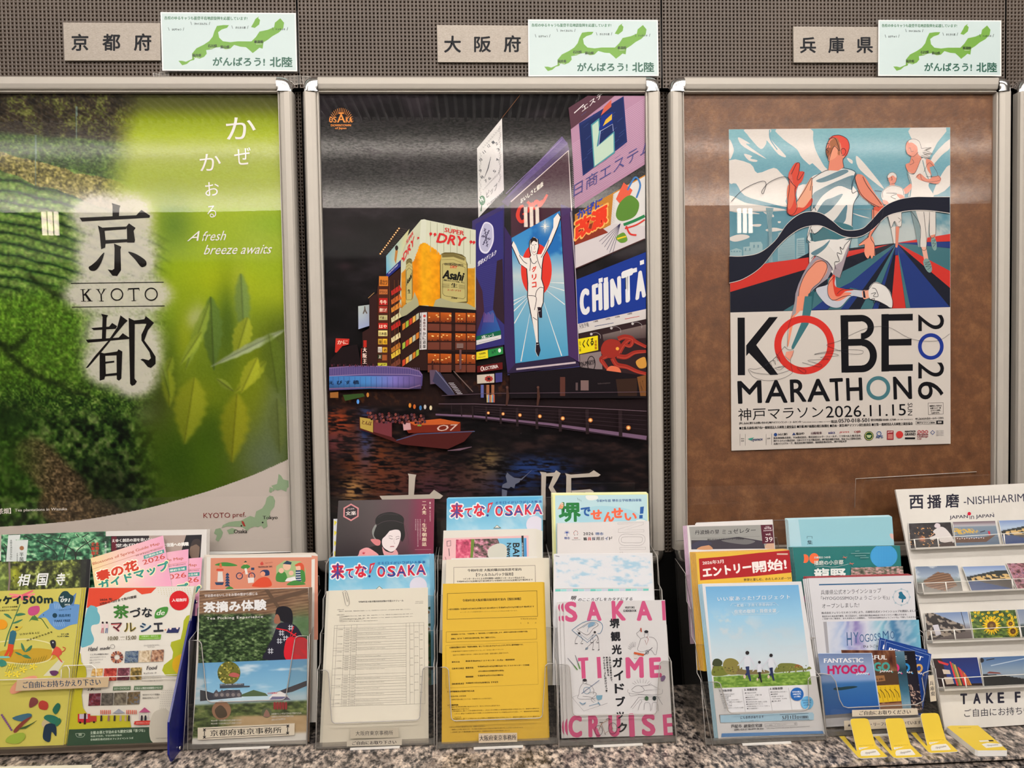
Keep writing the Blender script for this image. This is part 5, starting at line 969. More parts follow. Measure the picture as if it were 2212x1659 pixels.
def label_strip(t,pl,q,s,col=(196,180,156),ink=(36,34,36),bold=.02,m=(.06,.2),name='label_strip',font='i',border=False):
    P=pl.hit(q);n=pl.n
    prism(name,P,-n*.0003,'paper',t);a=Art(pl,GB,6e-5);a.poly(q,col);q=np.array(q,float)
    B=uvq(q)([(m[0],1-m[1]),(1-m[0],1-m[1]),(m[0],m[1])]);h=np.linalg.norm(np.array(B[2])-np.array(B[0]))
    if s:a.text(s,B[0],B[1],h,ink,bold,res=3)
    if border:
        W_=uvq(q);a.line(W_([(.06,.12),(.94,.12)]),1,ink);a.line(W_([(.06,.88),(.94,.88)]),1,ink)
        for u in (.07,.93):
            for v in (.2,.8):a.line(W_([(u-.015,v-.1),(u+.015,v+.1)]),1.6,ink);a.line(W_([(u+.015,v-.1),(u-.015,v+.1)]),1.6,ink)
            a.line(W_([(u,.25),(u,.75)]),1.6,ink)
    a.build('strip_print',t,'inkmatte');return a
def photo(a,q,fn,step=2.0):
    """printed picture: fn works on unit coordinates"""
    q=np.array(q,float);w=np.linalg.norm(q[1]-q[0]);h=np.linalg.norm(q[3]-q[0])
    o=a.o;nx=max(3,int(w/step));ny=max(3,int(h/step));U,V=np.meshgrid(np.linspace(0,1,nx),np.linspace(0,1,ny))
    PX=(1-V)*((1-U)*q[0,0]+U*q[1,0])+V*((1-U)*q[3,0]+U*q[2,0]);PY=(1-V)*((1-U)*q[0,1]+U*q[1,1])+V*((1-U)*q[3,1]+U*q[2,1])
    C=fn(U,V);idx=np.arange(nx*ny).reshape(ny,nx);Q=np.stack([idx[:-1,:-1],idx[:-1,1:],idx[1:,1:],idx[1:,:-1]],-1).reshape(-1,4)
    T=np.vstack([Q[:,[0,1,2]],Q[:,[0,2,3]]]);a.add(np.stack([PX.ravel(),PY.ravel()],1),T,np.clip(C,2,250).reshape(-1,3))
def mott(cols,sc=.08,seed=1,str_=(1,1)):
    def f(U,V):return ramp(fbm(U*str_[0],V*str_[1],sc,seed)*1.5-.25,list(zip(np.linspace(0,1,len(cols)),cols)))
    return f
# ---------------------------------------------------------------- Kyoto rack with blue end panel
A1=(260,1628)
pK0=leanp(A1,14,.010,.006);pK1=leanp(A1,14,.045,.07);pK2=leanp(A1,14,.075,.13)
rk=thing('brochure_rack',COUNTER.hit([(180,1630)])[0],'clear rack with a blue end panel holding the Kyoto leaflets','brochure rack')
cb=COUNTER.hit([(372,1646)])[0];SP=Plane((cb[0],0,0),(1,0,0))
bp=SP.hit([(372,1645),(366,1630),(366,1560),(421,1296),(431,1288),(432,1330),(410,1420),(404,1612)]);bp[:,2]=np.maximum(bp[:,2],ZC+.0008)
prism('end_panel',bp,(-.004,0,0),'blue',rk,label='blue acrylic end panel')
for (x,y) in ((386,1615),(423,1300)):
    c=SP.hit([(x,y)])[0];tube('screw',[c+(.0002,0,0),c+(.004,0,0)],.0035,'steel',rk,10,label='small steel screw')
fp=leanp(A1,14,.0,.004)
prism('front_plate',fp.hit([(-70,1632),(-70,1471),(131,1465),(132,1446),(140,1438),(198,1436),(207,1444),(208,1463),(386,1457),(366,1612)]),-fp.n*.002,'clearac',rk)
edge_tube(fp.hit([(-70,1471),(131,1465),(132,1446),(140,1438),(198,1436),(207,1444),(208,1463),(386,1457)]),.0009,'clearedge',rk)
edge_tube(fp.hit([(132,1470),(132,1446),(138,1439),(146,1438),(150,1446),(150,1466)]),.0009,'clearedge',rk)
br_=fp.hit([(-70,1622),(366,1606),(366,1618),(-70,1634)]);prism('bottom_rail',br_,(0,.02,0),mat('brown_rail',(.10,.075,.055),.4),rk)
bx0=fp.hit([(-70,1620)])[0][0];y0_=cb[1]
prism('base_plate',[(bx0,y0_+.012,ZC+.001),(cb[0]-.005,y0_+.012,ZC+.001),(cb[0]-.005,-.12,ZC+.001),(bx0,-.12,ZC+.001)],(0,0,.002),'clearac',rk)
for pp,y in ((pK1,1400),(pK2,1330)):
    prism('divider_plate',Plane(pp.p-pp.n*-.004,pp.n).hit([(-70,y+170),(-70,y),(418,y-14),(400,y+156)]),-pp.n*.002,'clearac',rk)
label_strip(rk,Plane(fp.p+fp.n*.0008,fp.n),[(37,1468),(236,1462),(233,1484),(33,1493)],'ご自由にお持ちかえり下さい',(190,164,128),(34,60,84),.02,(.08,.2))
# back tier
GL=mott([(6,22,16),(18,58,40),(44,104,70),(110,168,120),(196,220,180)],.04,3)
def twigs(a,q,n,seed,col=(20,24,20),w=2):
    r=np.random.default_rng(seed);m=uvq(q)
    for k in range(n):u=r.random();a.curve(m([(u,1),(u+r.uniform(-.05,.05),.6),(u+r.uniform(-.1,.1),.25),(u+r.uniform(-.2,.2),.02)]),[w,w*.7,w*.3],col)
for off,q,lab in ((.006,[(3,1155),(228,1148),(229,1300),(0,1300)],'green forest leaflet at the very back of the blue-ended rack'),(.0,[(34,1166),(240,1158),(242,1300),(30,1300)],'green forest leaflet with red upright writing')):
    pp=Plane(pK2.p-pK2.n*off,pK2.n);t,a=leaflet('leaflet',q,pp,lab);photo(a,q,GL,1.6);twigs(a,q,7,5)
    x=q[0][0];a.poly([(x+15 if off else x,q[0][1]+1),(x+41 if off else x+27,q[0][1]),(x+33 if off else x+21,q[0][1]+58),(x+10 if off else x-3,q[0][1]+58)],(206,208,202))
    if off:a.vtext('北野天満宮青もみじ',22,1166,1210,4,(90,96,90))
    else:
        a.circ(47,1184,5,(150,100,60),n=8);a.vtext('半萬',42,1193,1214,9,(60,70,60));a.vtext('大神宮史蹟',36,1194,1214,2.5,(90,96,90))
        a.vtext('北野天満宮',206,1171,1220,8,(196,50,34),.03);a.vtext('史跡御土居',197,1171,1220,8,(196,50,34),.03);a.vtext('天神信仰発祥',226,1170,1215,4,(200,206,196))
    a.build('printed_face',t,'inkgloss')
q=[(229,1148),(447,1144),(444,1300),(232,1300)];t,a=leaflet('magazine',q,pK2,'magazine with a white header and a portrait, behind the pink maps','magazine',face=(212,204,196));
a.poly([(238,1158),(322,1157),(322,1240),(240,1240)],(44,36,40));a.poly([(322,1157),(404,1156),(396,1200),(322,1210)],(168,148,136));a.poly([(402,1156),(436,1155),(432,1216),(384,1216)],(30,28,34));a.blob([(412,1180),(424,1172),(431,1176),(430,1200),(424,1212),(410,1200)],(120,98,84));a.blob([(412,1180),(418,1166),(432,1166),(433,1182),(424,1176)],(60,50,48));a.rect(241,1159,252,1190,(96,26,40))
a.text('えゆく創造の源を救いたい',(242,1172),(334,1169),8,(228,222,214),.04);a.text('堂本印象',(250,1183),(306,1181),8.5,(228,222,214),.05);a.text('に復活への挑戦',(352,1182),(408,1179),8.5,(234,228,220),.06);a.build('printed_face',t,'ink')
behind('magazine',q,pK2,2,(3,-.5),'magazine behind the one with the portrait','magazines behind the pink maps',(200,190,180),cat='magazine')
# middle tier
q=[(-70,1216),(196,1208),(182,1440),(-90,1450)];t,a=leaflet('leaflet',q,pK1,'dark forest temple leaflet with white brush writing')
def temple(U,V):
    C=ramp(fbm(U*1.1,V,.03,9)*1.5-.25,[(0,(18,20,12)),(.4,(48,54,26)),(.6,(88,96,44)),(.8,(150,160,70)),(1,(214,216,180))]);C=mixc(C,(180,180,40),.8*gau(U,V,.39,.12,.05,.09)*(fbm(U,V,.03,4) > .4));C=mixc(C,(150,180,90),.5*gau(U,V,.28,.2,.08,.2));return mixc(C,(38,40,38),sstep(.9,.94,U)*.9)
photo(a,q,temple,1.6);a.line([(20,1214),(21,1250),(16,1300)],4,(130,112,104))
for s,x0,y0,x1,y1 in (('相',38,1240,67,1266),('国',78,1239,106,1266),('寺',122,1238,142,1265)):a.text(s,(x0,y1),(x1,y1-1),y1-y0,(232,230,224),.02,res=3,shear=.25)
a.poly([(188,1209),(196,1208),(184,1420),(172,1420)],(26,26,28));a.build('printed_face',t,'inkgloss')
def pinkmap(q,lab,off,full=True):
    pp=Plane(pK1.p+pK1.n*off,pK1.n);t,a=leaflet('leaflet',q,pp,lab,group='pink blossom guide maps');m=uvq(q)
    photo(a,q,lambda U,V:mixc(ramp(U,[(0,(236,208,150)),(.35,(236,196,176)),(.8,(232,170,186)),(1,(230,160,184))]),(240,226,220),.5*gau(U,V,.5,.5,.3,.2)),4)
    def tx(s,u0,v0,u1,h,c,b=.02,ol=None):
        P=m([(u0,v0*.6),(u1,v0*.6)]);a.text(s,P[0],P[1],h,c,b,res=3,outline=ol)
    tx('Blossoms of Spring Guide Map',.02,.26,.94,8,(190,96,66),.02);a.line(m([(0,.21),(.98,.19)]),.8,(196,120,90));tx('All of Kyoto Prefecture',.6,.385,.97,4,(150,90,90));P=m([(.7,.315),(.98,.315),(.98,.25),(.7,.25)]);a.poly(P,(70,150,140));tx('京都府全域',.72,.505,.96,5,(236,232,220),.03)
    tx('2026',.68,.70,.98,11,(200,76,60),.02)
    tx('春の花',.05,.80,.62,24,(206,62,40),.05,(.05,(248,240,214)));tx('ガイドマップ',.06,1.07,1.02,20,(48,140,128),.05,(.06,(246,232,180)));a.build('printed_face',t,'ink')
pinkmap([(262,1218),(437,1204),(428,1330),(256,1340)],'pink blossom guide map furthest right, mostly hidden',-.006)
pinkmap([(235,1212),(407,1186),(405,1330),(240,1350)],'pink blossom guide map in the middle of the three',-.003)
pinkmap([(196,1206),(352,1157),(372,1272),(212,1320)],'tilted pink blossom guide map in front, fully readable',0)
# front tier
q=[(-70,1281),(176,1271),(137,1610),(-110,1622)];t,a=leaflet('magazine',q,pK0,'yellow illustrated magazine with a blue bird, ハンケイ500m','magazine',face=(198,186,88));a.at(0,1130,5.027)
a.blob([(0,1395),(200,1370),(440,1360),(620,1400),(580,1480),(300,1530),(0,1500)],(190,150,40));a.curve([(0,1290),(260,1260),(450,1280),(560,1330),(540,1480),(300,1530),(0,1500)],12,(216,206,150));a.poly([(470,1659),(640,1480),(700,1500),(600,1659)],(206,200,170))
for k in range(12):an=k*.52;a.line([(240,790),(240+140*math.cos(an),770+70*math.sin(an))],[30,16],(222,96,112) if k % 2 else (236,130,130))
a.curve([(220,880),(150,1050),(90,1200),(50,1340)],[8,12,14],(60,110,70))
for P in ([(40,985),(90,990),(130,1040),(80,1020)],[(160,1000),(220,975),(280,990),(200,1010)],[(130,1090),(190,1060),(250,1045),(190,1085)],[(160,1400),(210,1410),(250,1440),(200,1430)],[(230,1300),(260,1340),(270,1400),(235,1360)],[(270,1400),(320,1340),(350,1330),(330,1380)],[(240,1440),(290,1430),(340,1470),(280,1465)]):a.blob(P,(62,118,84))
a.blob([(305,980),(310,930),(350,905),(420,900),(430,950),(400,990),(340,1005)],(190,74,120));a.curve([(370,1000),(400,1030),(450,1040),(500,1110),(525,1145)],9,(60,100,50));a.poly([(310,1075),(350,1010),(390,1010),(420,1060),(340,1050)],(70,120,60))
a.blob([(415,1020),(470,970),(530,930),(540,880),(600,850),(700,880),(870,890),(850,1000),(860,1080),(760,1110),(640,1160),(560,1110),(500,1030),(440,1030)],(98,142,190));a.poly([(690,880),(830,755),(800,900)],(84,120,170));a.circ(472,998,6,(30,40,60),n=8)
for k in range(6):a.line([(590+k*18,870),(600+k*18,930)],4,(170,196,216));a.line([(580+k*22,1070),(590+k*22,1120)],4,(150,180,206))
a.blob([(640,800),(680,745),(730,740),(760,770),(800,800),(790,860),(760,890),(720,900),(680,920),(650,880),(635,840)],(24,60,66));a.text('vol',(648,815),(690,812),24,(220,226,220),.03);a.text('091',(658,862),(762,860),46,(228,230,222),.04,shear=.2);a.text('2026',(700,895),(762,893),18,(210,220,214),.03)
a.text('ケイ',(30,885),(232,880),95,(20,36,34),.06);a.text('500m',(245,880),(578,872),90,(20,44,40),.06,space=1.1);a.text('ン',(-60,890),(20,886),80,(20,36,34),.05)
a.text('、オリジナルな情報',(0,925),(190,915),18,(60,60,40),.02);a.text('ためのフリーマガジン。',(0,960),(210,950),18,(60,60,40),.02);a.text('今年のつどう旅',(640,955),(776,940),16,(40,80,90),.02);a.circ(595,1003,26,(24,60,76));a.text('飛鳥井町',(636,1022),(768,1018),34,(36,80,110),.02);a.text('TAKE FREE',(588,1076),(766,1070),26,(20,60,90),.05,shear=.15);a.text('サケメ版',(662,1216),(748,1212),18,(30,50,50),.02);a.text('ハンケイ500m',(620,1240),(748,1236),18,(30,50,50),.02)
for k,ch in enumerate('いろいろな人に'):a.text(ch,(218+k*32,1218-k*3),(240+k*32,1216-k*3),20,(60,60,30),.02)
for k,ch in enumerate('自分が好きなものを'):a.text(ch,(294+k*32,1284-k*11),(316+k*32,1278-k*11),20,(60,60,30),.02)
a.poly([(110,1180),(160,1150),(180,1200),(150,1320),(90,1310)],(48,100,116));a.poly([(90,1310),(150,1320),(140,1400),(110,1460),(90,1450),(110,1380),(60,1460),(40,1450),(80,1370)],(206,70,34));a.poly([(130,1140),(180,1130),(250,1118),(200,1165),(150,1170)],(206,176,60));a.circ(180,1130,18,(40,36,30),ry=10,n=8);a.circ(30,1455,80,(120,190,176),ry=12,n=12)
a.blob([(555,1440),(575,1390),(610,1340),(660,1370),(670,1420),(640,1450),(680,1510),(655,1500),(610,1440),(570,1430),(545,1470)],(206,80,60));a.blob([(545,1280),(580,1268),(605,1290),(600,1350),(570,1360),(550,1320)],(44,40,50));a.circ(575,1296,8,(220,220,220),n=8);a.curve([(650,1400),(690,1390),(710,1360),(680,1345)],8,(200,70,50))
a.circ(20,1100,60,(226,150,30),ry=55,n=14)
for (x,y) in ((130,1560),(250,1590),(180,1640),(360,1560),(90,1640)):
    for k in range(5):an=k*1.26;a.blob([(x,y),(x+36*math.cos(an-.3),y+28*math.sin(an-.3)),(x+48*math.cos(an),y+38*math.sin(an)),(x+36*math.cos(an+.3),y+28*math.sin(an+.3))],(232,206,60),3)
for k in range(16):a.line([(60+k*28,1620-k*8),(90+k*28,1540-k*7)],3,(70,90,40))
a.blob([(540,1610),(600,1600),(635,1620),(600,1655),(560,1650)],(96,50,90));a.blob([(0,1480),(60,1500),(70,1540),(20,1560),(0,1550)],(60,130,110))
a.at(0,1330,5.027)
for c,P in (((222,150,120),[(110,800),(200,700),(380,650),(390,720),(230,820),(130,850)]),((120,60,60),[(315,960),(340,890),(400,900),(410,950),(330,1000)]),((176,60,50),[(420,950),(460,920),(520,950),(510,1020),(430,1010)]),((60,100,120),[(130,1110),(300,1060),(345,1090),(250,1150)]),((130,60,50),[(150,1240),(250,1140),(345,1095),(260,1180),(170,1270)]),((150,170,60),[(110,1300),(250,1270),(270,1330),(190,1390),(60,1370)]),((36,100,80),[(570,1020),(620,950),(655,970),(640,1030),(600,1070)]),((190,170,130),[(450,1180),(480,1130),(530,1140),(540,1190),(490,1220)]),((30,50,70),[(470,1260),(500,1180),(600,1180),(610,1310),(560,1260),(540,1370),(470,1340)]),((40,110,90),[(500,1080),(570,1080),(640,1120),(600,1180),(480,1120)]),((50,110,80),[(600,1180),(640,1110),(665,1150),(620,1200)])):a.blob(P,c,3)
for k in range(9):x=20+k*13;a.circ(x,1080+k*20,13,(122,80,130),n=7)
for k in range(8):a.line([(200+k*10,1230),(330+k*10,1180-k*6)],4,(60,90,50))
a.build('printed_face',t,'ink');behind('magazine',q,pK0,2,(5,-1),'yellow magazine tucked behind the front yellow one','yellow magazines in the rack',(186,172,60),cat='magazine')
q=[(192,1270),(419.5,1267),(366,1604),(144,1611)];t,a=leaflet('flyer',q,pK0,'white market flyer with a red 入場無料 disc, beside the blue panel','flyer',face=(220,212,198));a.at(0,1130,5.027)
a.poly([(965,705),(1700,700),(1640,760),(1540,775),(1500,745),(1470,720),(1360,760),(1280,830),(1150,880),(1050,910),(940,920)],(216,70,44));a.blob([(950,925),(1050,915),(1060,960),(1085,1010),(1075,1090),(1000,1110),(990,1170),(1020,1250),(1010,1300),(960,1330),(870,1320)],(104,168,178),3)
a.poly([(2075,990),(2025,1010),(1995,1060),(1985,1150),(1960,1260),(1860,1290),(1850,1330),(1880,1400),(1870,1470),(1780,1540),(1760,1600),(1800,1659),(1955,1659)],(166,170,34));a.blob([(1990,1430),(1900,1460),(1870,1530),(1890,1600),(1965,1640)],(206,160,20),3)
for k in range(13):
    for j in range(8):
        x=1705+k*29+j*4;y=712+j*20
        if j*22 < 60+k*10:a.circ(x+10,y,4,(176,166,90),n=5)
a.circ(1945,840,106,(206,22,30),n=30);a.text('入場無料',(1864,858),(2028,852),40,(236,224,218),.05,shear=.15)
a.text('2026 年',(1084,846),(1222,838),28,(54,40,40),.02);a.text('3月から12月まで毎月開催',(1084,894),(1484,810),30,(54,40,40),.02,up=(-.1,-1))
a.text('茶',(1230,1038),(1402,1036),150,(56,118,44),.03,res=4);a.text('づな',(1410,1030),(1655,1020),110,(30,34,40),.03,res=3);a.blob([(1682,1032),(1690,960),(1740,920),(1822,912),(1810,980),(1760,1020)],(66,136,52));a.text('de',(1700,1004),(1790,1000),60,(226,224,210),.03,shear=.3)
for ch,x0,x1,c in (('マ',1208,1330,(206,90,90)),('ル',1345,1480,(206,180,60)),('シ',1520,1648,(70,120,160)),('エ',1666,1776,(60,60,70))):a.text(ch,(x0,1184),(x1,1178),100,c,.05,res=3);a.text(ch,(x0+2,1182),(x1-2,1176),98,(36,36,44),.0,res=3)
for x,c in ((1115,(196,96,110)),(1160,(90,110,150))):a.circ(x,1080,12,(50,30,40),n=8);a.poly([(x-18,1095),(x+16,1095),(x+12,1140),(x-14,1140)],(226,190,190));a.line([(x-6,1140),(x-16,1194)],8,c);a.line([(x+6,1140),(x+4,1194)],8,c)
a.poly([(1830,1140),(1955,1132),(1935,1190),(1805,1192)],(40,44,90));a.circ(1850,1145,14,(226,206,196),n=8);a.circ(1925,1140,14,(226,206,196),n=8);a.circ(1796,1158,8,(220,120,80),n=8)
a.text('10:00',(1172,1274),(1282,1270),44,(110,100,70),.0,shear=.15);a.text('15:00',(1368,1268),(1480,1264),44,(110,100,70),.0,shear=.15);a.text('OPEN',(1305,1245),(1354,1243),12,(110,100,70));a.text('▸ ▸ ▸',(1298,1272),(1352,1270),9,(110,100,70))
a.poly([(1512,1218),(1750,1210),(1742,1262),(1508,1268)],(116,166,44));a.text('小雨決行・雨天中止',(1536,1240),(1720,1234),17,(226,232,206),.03);a.text('※中止時はInstagramにて情報配信',(1518,1260),(1736,1254),10,(226,232,206),.01)
a.text('Hand',(958,1390),(1062,1384),44,(60,56,60),0,shear=.3);a.text('made',(1084,1380),(1195,1368),34,(60,56,60),0,shear=.3);a.ring(1222,1340,24,3,(60,56,60));a.text('どんなお店があるかな~',(1564,1338),(1732,1330),17,(60,56,60));a.text('ワクワク!',(1604,1356),(1684,1352),14,(60,56,60))
for k,s in enumerate(('ここでしか出会えない','あなたのお宝さいるとは','お気に入りを見つけませんか?','体験でしめるも!')):a.text(s,(980-k*3,1436+k*30),(1178-k*30,1430+k*29),20 if k == 0 else 15,(60,56,60),.01)
for k in range(14):an=k*.45;a.line([(1270+30*math.cos(an),1456+28*math.sin(an)),(1270+68*math.cos(an),1456+66*math.sin(an))],[10,22],((150,70,50),(96,40,36),(190,110,70))[k % 3])
def phs(L):
    for k,(q4,cols,sd) in enumerate(L):photo(a,q4,mott(cols,.16,sd),8)
phs([([(1360,1392),(1502,1386),(1496,1512),(1350,1518)],[(30,34,60),(60,80,110),(130,140,150),(40,60,60)],3),([(1512,1386),(1640,1380),(1632,1508),(1502,1512)],[(150,120,90),(206,184,150),(226,210,190)],4),([(1650,1380),(1780,1372),(1772,1502),(1636,1506)],[(60,50,60),(160,110,80),(220,196,170)],5),
     ([(1005,1582),(1118,1578),(1110,1659),(985,1659)],[(190,110,40),(226,180,100),(230,220,196)],6),([(1132,1578),(1270,1574),(1262,1710),(1122,1714)],[(110,24,20),(176,60,50),(220,140,110)],7),([(1280,1574),(1410,1570),(1402,1704),(1270,1708)],[(60,30,40),(120,60,70),(214,180,190)],8),([(1420,1570),(1540,1566),(1534,1700),(1412,1704)],[(40,40,20),(150,120,60),(230,206,150)],9),
     ([(968,1850),(1095,1846),(1088,1980),(958,1984)],[(40,20,30),(120,40,50),(120,130,150)],10),([(1104,1846),(1234,1842),(1226,1976),(1096,1980)],[(40,34,34),(90,84,76),(130,120,110)],11),([(1242,1842),(1378,1836),(1370,1972),(1234,1976)],[(60,54,44),(110,100,86),(150,140,120)],12),([(1388,1836),(1522,1830),(1512,1966),(1378,1970)],[(50,50,50),(120,96,60),(90,120,170)],13)])
a.text('Food',(1590,1596),(1710,1588),44,(50,46,50),.01,shear=.3);a.text('キッチンカーや',(1560,1642),(1700,1636),20,(60,56,60),.01)
a.at(0,1330,5.027)
for k,s in enumerate(('小物物や大喜~のは?','しばふの上でのんびりと','ピクニック気分で食べちゃおう!')):a.text(s,(1548,660+k*28),(1740+k*14,654+k*28),14,(96,90,86),.0)
a.poly([(840,420),(1000,400),(930,560),(940,640),(905,720),(880,860),(900,1000),(960,1090),(1420,1090),(1420,1212),(750,1236),(800,760)],(196,186,46)) if False else a.poly([(850,400),(875,410),(880,500),(930,560),(940,640),(905,760),(885,860),(900,1000),(960,1085),(1400,1080),(1424,1212),(748,1236),(800,760)],(186,176,40))
a.poly([(1228,768),(1420,764),(1416,806),(1224,812)],(96,120,90));a.text('ステージイベント',(1238,804),(1406,800),24,(216,220,206),.02);a.poly([(1458,762),(1770,756),(1764,800),(1452,808)],(96,120,90));a.text('マルシェ限定の体験型イベント',(1466,800),(1754,794),24,(216,220,206),.02);a.text('♪♫',(952,818),(1010,812),30,(70,66,60));a.text('Event',(1010,814),(1100,810),30,(120,110,100),0,shear=.3)
a.text('毎月のイベント情報は、',(1548,868),(1742,862),18,(100,96,90));a.text('紙面の中をチェック!',(1548,904),(1724,898),18,(100,96,90))
for k in range(60):a.circ(1760+(k % 7)*20-(k//7)*3,812+(k//7)*24,4,(150,148,138),n=5)
a.rect(845,1066,980,1160,(186,40,50));a.rect(862,1068,952,1120,(190,180,190));a.rect(970,1090,1048,1150,(176,60,50));a.circ(870,1160,12,(40,30,30),n=8);a.circ(1020,1156,12,(40,30,30),n=8);a.line([(925,1060),(920,1180)],24,(60,24,30))
for x in (1090,1372):
    for k in range(6):a.rect(x+k*20,1024,x+10+k*20,1070,(206,90,70))
a.poly([(1220,1062),(1290,1010),(1360,1058)],(150,150,160));a.poly([(1505,1052),(1570,995),(1636,1048)],(176,80,120));a.line([(1515,1054),(1512,1130)],5,(190,170,180));a.line([(1612,1050),(1610,1130)],5,(190,170,180))
for x,c in ((1100,(50,40,40)),(1180,(150,110,100)),(1245,(60,50,50)),(1310,(170,150,140)),(1365,(176,150,120)),(1400,(70,60,60)),(1540,(50,40,50)),(1580,(40,40,50))):a.circ(x,1092,11,c,n=7);a.line([(x,1100),(x-2,1145)],22,c)
a.blob([(1460,1160),(1480,1144),(1660,1140),(1675,1170),(1650,1182),(1470,1184)],(196,60,50));a.text('最新情報はこちらから!',(1478,1172),(1656,1168),14,(230,190,180),.02)
a.poly([(742,1236),(1640,1208),(1625,1262),(1660,1375),(1838,1378),(1838,1380),(722,1412)],(52,76,56));a.circ(1740,1130,120,(168,160,140),ry=110) if False else None
a.blob([(1640,1110),(1700,1030),(1838,1040),(1836,1378),(1660,1378),(1620,1260)],(196,188,172),3);a.text('CHAZUNAMARCHE',(1692,1340),(1834,1336),15,(70,66,60),.01)
a.text('主催:お茶と宇治のまち歴史公園「茶づな」',(980,1290),(1574,1262),36,(196,206,186),.02);a.text('後援:宇治市、宇治市観光協会',(984,1320),(1324,1306),20,(180,190,170),.01);a.text('企画運営:株式会社オフィスイベントラボ',(982,1358),(1448,1340),24,(190,200,180),.01);a.curve([(820,1280),(840,1316),(900,1316),(916,1280),(820,1280)],4,(180,190,170));a.text('園',(856,1306),(886,1304),26,(180,190,170),.02)
a.build('printed_face',t,'ink');behind('flyer',q,pK0,2,(2.5,-.6),'white market flyer behind the front one with the red disc','market flyers in the rack',(206,198,170),cat='flyer')
# ---------------------------------------------------------------- Kyoto office holder
U2=ufront((404.7,1621),(663,1610),[(407.6,1383.5),(664.5,1374)],0,(435,446),(636,618),(1517,1512),r=11)
hk,bk=holder('smoky clear holder with the strip 京都府東京事務所',U2,(540,1618),2,.30,dy=.05,dz=.05)
pH0=leanp((540,1618),13,.006,.008);pH1=leanp((540,1618),13,.050,.05)
q=[(446.6,1203),(686,1198),(684,1560),(440,1570)];t,a=leaflet('brochure',q,pH1,'salmon illustrated brochure with a tower and a family, back of the Kyoto holder','brochure',face=(216,208,196));a.at(360,1180,3.465)
a.poly([(330,88),(1085,82),(1080,700),(320,720)],(206,132,104));a.line([(1085,84),(1120,84),(1118,700)],30,(210,140,114));GR=(64,130,56);NB=(34,62,96)
a.blob([(360,140),(420,120),(480,125),(530,145),(450,150)],GR);a.poly([(398,128),(410,128),(414,160),(394,160)],(210,100,60));a.poly([(374,168),(424,168),(426,184),(372,184)],(206,70,44));a.poly([(384,190),(418,190),(424,265),(380,265)],(214,206,196));a.poly([(360,270),(430,270),(420,290),(370,290)],NB)
for k in range(5):a.poly([(436+k*1.5,300-k*20),(474-k*1.5,300-k*20),(470-k,288-k*20),(455,278-k*20),(440+k,288-k*20)],NB)
for x in (545,637):a.ring(x,222,26,7,(34,50,90))
a.line([(545,222),(580,190),(625,190),(637,222)],5,(206,70,44));a.blob([(560,150),(590,135),(625,150),(600,170),(560,165)],GR);a.circ(588,124,14,(226,150,110));a.poly([(574,122),(590,108),(604,120)],(40,60,50));a.line([(590,165),(600,210)],18,(220,214,204));a.rect(632,160,656,178,NB)
a.blob([(650,300),(680,250),(730,230),(770,245),(780,300)],(210,74,44));a.blob([(700,200),(720,178),(762,180),(768,215),(730,220)],(34,50,90));a.circ(720,206,18,(226,150,116));a.poly([(606,236),(655,234),(652,272),(610,276)],(220,214,206));a.blob([(655,275),(700,260),(690,300),(640,300)],(210,74,44))
a.poly([(820,150),(880,108),(1000,112),(1040,170),(1036,262),(820,262)],(156,176,120));a.circ(900,150,30,(226,180,150));a.poly([(868,132),(900,108),(936,120),(930,138)],(34,60,80));a.circ(990,160,24,(228,176,150));a.blob([(960,140),(1000,122),(1028,150),(1030,230),(1005,200),(1000,150),(970,150)],(206,80,50));a.blob([(820,215),(850,185),(890,200),(900,262),(825,262)],GR);a.circ(858,182,20,(226,176,150));a.circ(932,200,18,(226,176,150));a.poly([(900,240),(960,225),(970,262),(885,262)],(226,220,216));a.poly([(965,180),(1004,178),(1008,262),(968,262)],NB)
for k in range(4):a.line([(966,196+k*18),(1006,194+k*18)],6,(220,216,210))
a.blob([(1002,180),(1030,190),(1038,262),(1010,262)],GR);a.blob([(900,290),(960,255),(1040,285)],GR);a.text('ENJOY KYOTO',(740,132),(795,126),9,(150,60,60));a.blob([(700,130),(715,115),(725,135),(710,142)],(200,70,60));a.text('TRAVELLER TIPS',(684,162),(790,158),12,(90,60,60));a.blob([(440,320),(470,300),(500,318)],GR)
a.build('printed_face',t,'ink');behind('brochure',q,pH1,4,(-1.4,-1.1),'salmon brochure behind the front one in the Kyoto holder','salmon brochures',(210,196,180),cat='brochure')
q=[(430.7,1275),(666.5,1269),(660,1603),(415,1608)];t,a=leaflet('brochure',q,pH0,'tea picking brochure with a woman in a patterned jacket','brochure',face=(214,206,198));a.at(360,1180,3.465)
def tea(U,V):
    C=ramp(fbm(U*1.1,V*1.4,.03,21)*1.5-.25,[(0,(14,22,14)),(.4,(34,52,28)),(.7,(74,96,54)),(1,(140,156,110))]);r=.5+.5*np.sin(V*150+U*30)
    roof=1-sstep(.3,.36,V-.15*np.maximum(U-.45,0)+.05*(fbm(U,V,.1,3)-.5));C=C*(1-roof[...,None])+(ramp(fbm(U*3,V*12,.3,6)*.6+r*.3,[(0,(70,48,36)),(.5,(130,98,74)),(1,(176,144,114))]))*roof[...,None]
    w=sstep(.62,.7,U)*(1-sstep(.62,.72,V))*sstep(.12,.2,V-.42*(U-.62)+.1);w=w*(1-roof);C=mixc(C,(160,164,156),.6*w);C=mixc(C,(70,100,56),.8*gau(U,V,.95,.52,.14,.2));return mixc(C,(226,214,206),.0)
photo(a,[(245,332),(1060,312),(1064,842),(236,875)],tea,4.5)
for P in ([(600,440),(1055,316),(1055,345),(640,470)],[(760,320),(860,470),(830,470),(730,325)]):a.poly(P,(92,70,54))
